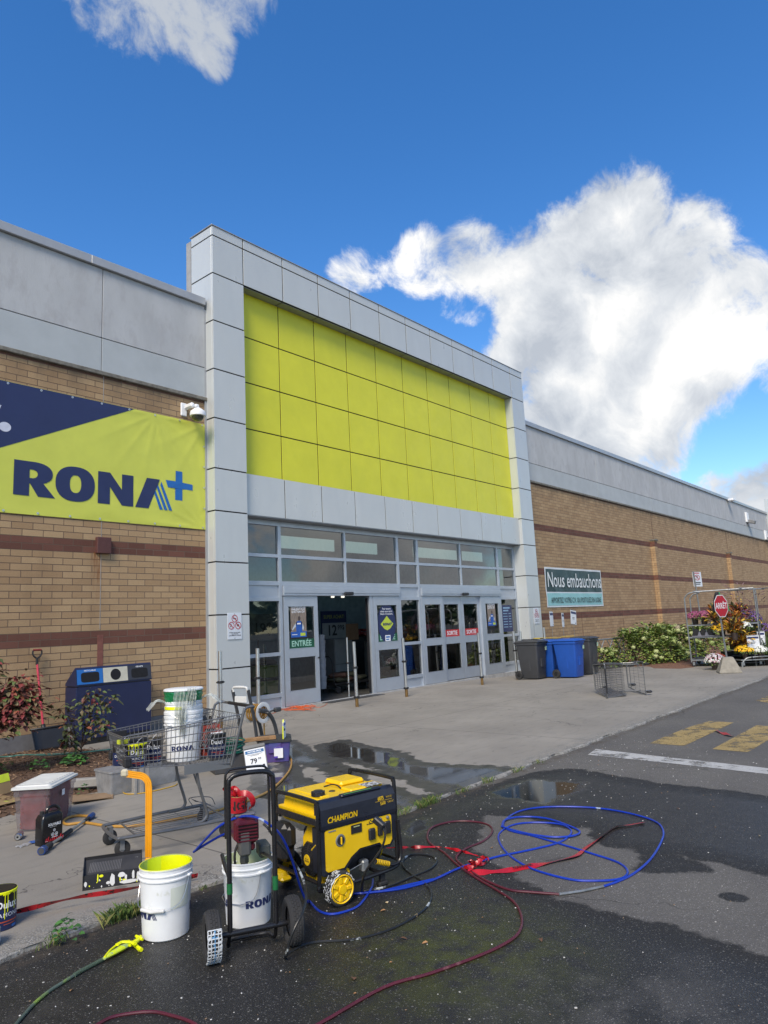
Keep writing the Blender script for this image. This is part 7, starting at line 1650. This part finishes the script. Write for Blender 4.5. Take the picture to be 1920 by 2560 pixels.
b=B(); b.text('P',.26,F@Matrix.Translation((0,.12,.003)),0,.03); b.box(-.28,.28,-.26,-.20,.002,.004,0,0,F); b.box(-.22,.22,-.38,-.32,.002,.004,0,0,F); b.done('lettering',ink,t)
# plant trolleys
def trolley(label,x,y,rz,L,Wd,H,shelves,arch=True):
    t=thing('plant_trolley',label,'trolley',(x,y,gz(x,y)),rz); b=B()
    b.tube(smooth_path([(0,0,.14),(0,0,H-.35),(.03,0,H-.15),(.15,.0,H-.03),(.32,0,H),(.6,0,H+.01),(L,0,H+.02)],5),.022,8); b.tube(smooth_path([(0,Wd,.14),(0,Wd,H-.35),(.03,Wd,H-.15),(.15,Wd,H-.03),(.32,Wd,H)],5),.022,8)
    b.tube([(L,0,.14),(L,0,H+.02)],.02,8); b.tube([(L,Wd,.14),(L,Wd,H)],.02,8); b.tube([(.3,-.15,H),(.3,Wd+.1,H)],.018,8); b.tube([(L*.8,-.2,H+.04),(L+.25,Wd,H+.0)],.018,8); b.tube([(.2,Wd*.5,H+.05),(L+.3,Wd*.2,H-.02)],.014,8); b.tube([(L*.6,Wd,H),(L+.4,.1,H+.0)],.014,8)
    b.done('frame',galv,t)
    for z in shelves:
        b=B(); b.box(-.02,L,-.02,Wd,z-.035,z,0,.006); b.box(.02,L-.03,.03,Wd-.03,z+.0005,z+.004,1); b.done('shelf',[galv,black],t)
    for cx,cy in ((.06,.05),(.06,Wd-.05),(L-.06,.05),(L-.06,Wd-.05)):
        b=B(); b.lathe([(0,-.02),(.055,-.02),(.062,-.012),(.062,.012),(.055,.02),(0,.02)],18,0,TR(cx,cy,.062,.3)@Matrix.Rotation(PI/2,4,'X')); b.box(cx-.03,cx+.03,cy-.03,cy-.024,.05,.15,1); b.box(cx-.03,cx+.03,cy+.024,cy+.03,.05,.15,1); b.done('caster',[rubber,galv],t)
    return t
TX,TY=14.68,-4.72; TRZ=-1.38; TL,TW_=2.0,1.5
trolley('tall galvanised plant trolley with three shelves of potted flowers',TX,TY,TRZ,TL,TW_,2.33,(.22,.92,1.30))
TT=TR(TX,TY,gz(TX,TY),TRZ)
q=G(1856,1668); trolley('low galvanised trolley with black crates and grasses at right',q.x,q.y,-.95,1.9,1.2,.28,(.22,))
potm=mat('brown_pot',(.055,.038,.030),.6,var=.1)
def pot(name,label,p,R,h,cols,kind,seed,n=120,pr=.10,group=None,hb=None):
    if kind!='grass': R*=1.15; h*=1.1; n=int(n*1.25)
    r=random.Random(seed); t=thing(name,label,'potted plant',p,0,group); b=B(); b.lathe([(0,.0),(pr*.78,0),(pr,.19),(pr*1.06,.19),(pr*1.06,.215),(pr*.95,.215),(pr*.9,.18),(0,.18)],22); b.done('pot',potm,t)
    lb=B(); fb=B(); 
    if kind=='mum':
        for i in range(150):
            u=Vector((r.gauss(0,1),r.gauss(0,1),abs(r.gauss(0,.7))-.25)).normalized(); q=Vector((u.x*R*.93,u.y*R*.93,.20+u.z*h*.85)); leafmesh(lb,q,(u.x,u.y,-.3),.05,r.randrange(2),r,.6)
        for i in range(n):
            u=Vector((r.gauss(0,1),r.gauss(0,1),abs(r.gauss(0,.9))+.05)).normalized(); q=Vector((u.x*R,u.y*R,.21+u.z*h))*1.; rad=r.uniform(.022,.034); s=u.orthogonal().normalized(); w_=u.cross(s); k=7; mi=r.randrange(len(cols)); 
            fb.add([q+u*.012]+[q+(s*math.cos(2*PI*j/k)+w_*math.sin(2*PI*j/k))*rad for j in range(k)],[(0,1+j,1+(j+1)%k) for j in range(k)],mi,False)
    elif kind=='croton':
        for i in range(n):
            a=r.uniform(0,6.28); e=r.uniform(.2,1.4); u=Vector((math.cos(a)*math.cos(e),math.sin(a)*math.cos(e),math.sin(e))); q=Vector((0,0,.2))+u*R*r.uniform(.2,.75); leafmesh(fb,q,u+Vector((0,0,-.15)),r.uniform(.12,.22),r.randrange(len(cols)),r,.38,.35)
    elif kind=='grass':
        for i in range(n):
            a=r.uniform(0,6.28); e=r.uniform(.7,1.5); L=h*r.uniform(.6,1.1); u=Vector((math.cos(a)*math.cos(e),math.sin(a)*math.cos(e),math.sin(e))); p0=Vector((u.x*.05,u.y*.05,.18)); p1=p0+u*L*.6; p2=p1+Vector((u.x,u.y,u.z*.25))*L*.45; sd=Vector((-math.sin(a),math.cos(a),0))*.006
            fb.add([p0-sd,p0+sd,p1+sd*.8,p2,p1-sd*.8],[(0,1,2,4),(4,2,3)],r.randrange(len(cols)),False)
        if hb:
            for i in range(34):
                a=r.uniform(0,6.28); e=r.uniform(.9,1.45); L=h*r.uniform(1.0,1.35); u=Vector((math.cos(a)*math.cos(e),math.sin(a)*math.cos(e),math.sin(e))); p0=Vector((0,0,.2)); p1=p0+u*L; p2=p1+Vector((u.x*1.5,u.y*1.5,.12)).normalized()*.18; lb.tube([p1,p1.lerp(p2,.5),p2],[.006,.016,.004],5,2); lb.tube([p0,p1],.0025,3,2,cap=False)
    mats=[hyg[1],hyg[2]]+([hb] if hb else [])
    if lb.v: lb.done('leaves',mats,t)
    if fb.v: fb.done('flowers' if kind=='mum' else 'foliage',cols,t)
    return t
fm_=lambda n,c:mat(n,c,.6,var=.25,vs=40)
mag=[fm_('magenta_petal',(.20,.035,.095)),fm_('dusty_pink_petal',(.27,.075,.13))]; mar=[fm_('burgundy_petal',(.13,.02,.04)),fm_('dark_red_petal',(.20,.03,.05))]; ylw=[fm_('yellow_petal',(.80,.50,.01)),fm_('deep_yellow_petal',(.72,.38,.01))]
whi=[fm_('white_petal',(.66,.68,.62))]; pnk=[fm_('pale_pink_petal',(.60,.40,.44)),whi[0]]; rdo=[fm_('red_orange_petal',(.42,.06,.03)),fm_('rust_petal',(.32,.08,.03))]
crt=[fm_('croton_orange',(.48,.17,.02)),fm_('croton_yellow',(.55,.36,.03)),fm_('croton_dark',(.07,.03,.015)),fm_('croton_green',(.06,.07,.02))]; crd=[crt[2],fm_('croton_red',(.22,.04,.02)),crt[0],crt[3]]
grg=[fm_('green_blade',(.12,.18,.05)),fm_('pale_blade',(.22,.26,.10)),fm_('dark_blade',(.05,.09,.03))]; grp=[fm_('purple_blade',(.10,.05,.07)),fm_('brown_blade',(.14,.09,.06)),grg[0]]
pur=[fm_('purple_petal',(.16,.07,.26)),fm_('violet_petal',(.10,.04,.20))]
def tp_(x,y,z): return TT@Vector((x,y,z))
pot('potted_chrysanthemum','magenta chrysanthemum at the left end of the top shelf',tp_(.22,.25,1.30),.23,.20,mag,'mum',1,190)
pot('potted_chrysanthemum','dusty pink chrysanthemum second from the left on the top shelf',tp_(.50,.10,1.30),.24,.20,mag[::-1],'mum',2,190)
pot('potted_chrysanthemum','dark burgundy chrysanthemum on the top shelf left of the stop sign',tp_(.92,.15,1.30),.22,.22,mar,'mum',3,180)
pot('potted_chrysanthemum','bright yellow chrysanthemum on the middle shelf',tp_(.98,.02,.92),.27,.20,ylw,'mum',4,230)
pot('potted_chrysanthemum','white chrysanthemum on the middle shelf right of the sign post',tp_(1.62,.05,.95),.20,.16,whi,'mum',5,130)
pot('potted_chrysanthemum','yellow chrysanthemum on the bottom shelf right of the sign post',tp_(1.55,-.10,.24),.26,.19,ylw,'mum',6,210)
pot('potted_chrysanthemum','white chrysanthemum on the bottom shelf beside the yellow one',tp_(1.98,-.12,.22),.19,.16,whi,'mum',7,120)
gg=Vector((13.5,-5.75,gz(13.5,-5.75))); pot('potted_chrysanthemum','pale pink and white chrysanthemum on the ground left of the sign base',gg,.26,.24,pnk,'mum',8,210,.12)
pot('potted_chrysanthemum','rust red chrysanthemum on the ground just behind the sign base',gg+Vector((.40,.02,0)),.24,.22,rdo,'mum',9,180,.12)
pot('potted_croton','orange and yellow leaved croton at the back of the top shelf',tp_(.80,.75,1.30),.42,.4,crt,'croton',10,70); pot('potted_croton','dark red croton behind the stop sign on the top shelf',tp_(1.45,.5,1.30),.42,.4,crd,'croton',11,80)
def spot(u,v,d,dz=0): p=onray(u,v,d); return Vector((p.x,p.y,p.z-dz))
pot('potted_croton','orange croton right of the sign post on the middle shelf',spot(1834,1568,21.5,.38),.48,.4,crt,'croton',12,110); pot('potted_croton','yellow and red croton above the price card of the low trolley',spot(1852,1597,21.6,.38),.52,.4,crt[:3],'croton',13,130)
pot('potted_croton','dark leaved croton on the low trolley beneath the yellow one',spot(1852,1613,21.9,.30),.45,.3,crd,'croton',14,110); pot('potted_croton','darkest croton at the right end of the top shelf',spot(1822,1555,22.4,.36),.45,.4,crd,'croton',24,110)
pot('sunflower_bush','leafy green bush with small yellow daisies beside the stop sign',spot(1836,1540,22.6,.50),.52,.85,ylw,'mum',15,30,.14)
pot('potted_aster','purple aster high on the right of the trolley',spot(1862,1536,22.8,.42),.42,.35,pur,'mum',16,230,.14); pot('potted_aster','purple aster in front of the dark grasses, lower right',spot(1896,1566,23.0,.40),.36,.30,pur,'mum',17,170,.14)
pot('ornamental_grass','bright green ornamental grass on the low trolley',spot(1868,1562,22.2,.75),.4,1.0,grg,'grass',18,420,.14); pot('ornamental_grass','purple fountain grass with feathery heads behind the aster',spot(1853,1515,23.4,1.15),.4,1.25,grp,'grass',19,260,.14,None,fm_('feather_head',(.22,.13,.12)))
pot('ornamental_grass','purple fountain grass at the far right with arching heads',spot(1898,1545,23.2,1.1),.5,1.35,grp,'grass',20,300,.16,None,fm_('feather_head',(.22,.13,.12))); pot('ornamental_grass','dark green grass at the right edge of the photo',spot(1915,1610,21.6,.7),.5,1.15,[grg[2],grg[0]],'grass',21,460,.16)
pot('ornamental_grass','dark grass filling the space under the purple aster',spot(1880,1590,23.2,.7),.5,1.1,[grg[2],grg[0],crt[2]],'grass',22,460,.16)
pot('ornamental_grass','short dark grass between the crotons and the crates',spot(1868,1600,22.8,.5),.5,.8,[grg[2],crt[2]],'grass',25,380,.16)
pot('potted_croton','orange leaved croton just left of the stop sign plate, top shelf',spot(1790,1545,22.0,.36),.42,.4,crt,'croton',31,100); pot('potted_croton','croton with red and gold leaves under the trolley rail, right of the bag',spot(1838,1553,22.0,.36),.46,.4,[crt[0],crd[1],crt[1],crt[3]],'croton',32,120)
pot('ornamental_grass','short green grass filling the gap behind the orange crotons',spot(1845,1575,22.6,.5),.4,.8,grg,'grass',33,420,.14); pot('sunflower_bush','green bush with a few yellow daisies beneath the purple aster',spot(1872,1572,22.5,.35),.45,.5,ylw,'mum',34,20,.14)
t=thing('black_crate','stack of black nursery crates on the low trolley','crate',spot(1880,1655,22.3,.0),-.95)
for i,(x,y,z,s) in enumerate(((-.5,.2,0,.5),(.1,.15,0,.5),(-.2,.2,.40,.5),(.55,.2,0,.35))): 
    b=B(); b.box(x-.28,x+.28,y-.2,y+.2,z,z+.36,0,.02)
    for k in range(5): b.box(x-.25+k*.11,x-.20+k*.11,y-.205,y-.2,z+.05,z+.30,0)
    b.done('crate',black,t)
q=spot(1884,1608,21.3); stalk('price card leaning on the black crates of the low trolley',q.x,q.y,q.z+.22-gz(q.x,q.y),.36,.36,'24',-.9); q=spot(1904,1598,21.5); stalk('small price card in front of the far right grass',q.x,q.y,q.z+.22-gz(q.x,q.y),.22,.38,'15',-.9)
t=thing('nursery_tray','black and grey nursery tray with scalloped sides on the middle shelf','tray',tp_(.12,.0,.925),TRZ); b=B(); vs=[]
for i in range(25):
    x=.62*i/24; z=.10+.15*abs(math.sin(PI*3*i/24))**.6; vs+=[(x,0,0),(x,-.03+.05*0,z),(x,.35,z),(x,.35,0)]
b.add(vs,[(4*i+j,4*i+(j+1)%4,4*i+4+(j+1)%4,4*i+4+j) for i in range(24) for j in range(4)],0,True); b.done('cups',black,t); b=B()
for i in range(1,3): b.prism([(.62*i/3-.07,-.0),(.62*i/3+.07,0),(.62*i/3+.015,.15),(.62*i/3-.015,.15)],.012,0,frame((0,-.035,0),(1,0,0),(0,0,1)))
b.box(-.02,.64,-.045,-.02,0,.035); b.done('grey_ribs',mat('grey_tray',(.14,.14,.17),.5),t)
t=thing('black_bag','black bag with green straps hanging from the top of the plant trolley','bag',tp_(.95,.3,0)); b=B(); vs=[];na=18
for j in range(10):
    f=j/9; z=2.30-.92*f; w_=.10+.30*math.sin(min(1,f*1.2)*PI*.5); 
    for i in range(na): a=2*PI*i/na; vs.append((w_*math.cos(a)*(1+.06*math.sin(a*5+f*8)),w_*.5*math.sin(a)*(1+.08*math.sin(a*4+f*6)),z))
b.add(vs,[(j*na+i,j*na+(i+1)%na,(j+1)*na+(i+1)%na,(j+1)*na+i) for j in range(9) for i in range(na)]+[tuple(range(9*na,10*na)),tuple(range(na))[::-1]],0,True); b.done('body',mat('black_fabric',(.012,.013,.018),.75,bump=.3,var=.3),t)
b=B(); gs=mat('green_strap',(.02,.30,.09),.5); ribbon(b,[(-.12,-.10,2.28),(-.28,-.14,2.0),(-.40,-.12,1.65),(-.38,-.08,1.40)],.06,lambda t:.9,0,5); ribbon(b,[(.20,-.20,1.9),(.26,-.22,1.6),(.30,-.20,1.35),(.40,-.24,1.25)],.06,lambda t:.9,0,5); b.done('straps',gs,t)
b=B(); ribbon(b,[(-.1,-.1,1.75),(-.35,-.12,1.70),(-.62,-.12,1.62)],.07,lambda t:1.2,0,5); b.done('flap',black,t)
# stop sign in its concrete base
spx,spy=12.52,-6.37; z0=gz(spx,spy)
t=thing('stop_sign','red octagonal ARRÊT stop sign on a steel post in a concrete pyramid base','stop sign',(spx,spy,z0))
cf=mat('stained_base_concrete',(.26,.24,.20),.9,var=.22,vs=6,bump=.5,bs=40); b=B(); a0=.42
T=TR(0,0,0,a0); w0,w1,hh=.29,.13,.43; vs=[(s*w,t_*w,z) for w,z in ((w0,0),(w0,.03),(w1,hh)) for s,t_ in ((-1,-1),(1,-1),(1,1),(-1,1))]; b.add(vs,[(3,2,1,0),(8,9,10,11)]+[(i*4+j,i*4+(j+1)%4,i*4+4+(j+1)%4,i*4+4+j) for i in (0,1) for j in range(4)],0,False,T); o_=b.done('base',cf,t); md=o_.modifiers.new('soft_edges','BEVEL'); md.width=.015; md.segments=2
b=B(); b.box(-.028,.028,-.008,.010,.38,1.88,0,.002,TR(0,0,0,-.40,0,-.055)); b.box(-.008,.008,-.018,-.008,.38,1.84,0,.002,TR(0,0,0,-.40,0,-.055)); b.done('post',galv,t)
nrm=Vector((-.30,-.954,0)).normalized(); rt=Vector((.954,-.30,0)).normalized(); upv_=Vector((-.055,0,1)).normalized(); F=frame(Vector((-.105,-.0,1.84))+nrm*.035,rt,upv_); oc=lambda R:[(R*math.cos(PI/8+i*PI/4),R*math.sin(PI/8+i*PI/4)) for i in range(8)]
b=B(); b.prism(oc(.335),.004,0,F); b.done('plate',mat('reflective_white',(.66,.66,.66),.4,var=.03),t)
b=B(); b.prism(oc(.312),.002,0,F@Matrix.Translation((0,0,.0042))); b.done('red_face',mat('reflective_red',(.40,.01,.025),.35,var=.05),t)
b=B(); b.text('ARRÊT',.225,F@Matrix.Translation((0,-.0,.0068)),0,.02,sx=.80); b.done('lettering',MATS['reflective_white'],t)
b=B(); b.cyl((0,.26,.006),(0,.26,.012),.014,n=8,T=F); b.cyl((0,-.26,.006),(0,-.26,.012),.014,n=8,T=F); b.done('bolts',galv,t)
# wall lamps and pipe on the right wall
for x,z,lab in ((46.4,8.17,'white box floodlight high on the grey parapet at far right'),(51.6,7.22,'small white floodlight below the parapet at the far right edge')):
    t=thing('wall_light',lab,'light',(x,WY-.03,z)); b=B(); b.box(-.35,.25,-.12,0,-.35,.35,0,.02); b.done('housing',white,t); b=B(); b.box(-.1,.4,-.6,-.12,-.35,-.1,0,.03,TR(0,0,0,0,.3)); b.done('head',mat('lamp_grey',(.2,.2,.2),.5),t)
t=thing('wall_light','tiny white camera under the parapet cap of the right wall','camera',(41.8,WY-.12,8.95)); b=B(); b.box(-.25,.25,-.35,0,-.08,.08,0,.03); b.done('housing',white,t); t.name='security_camera'
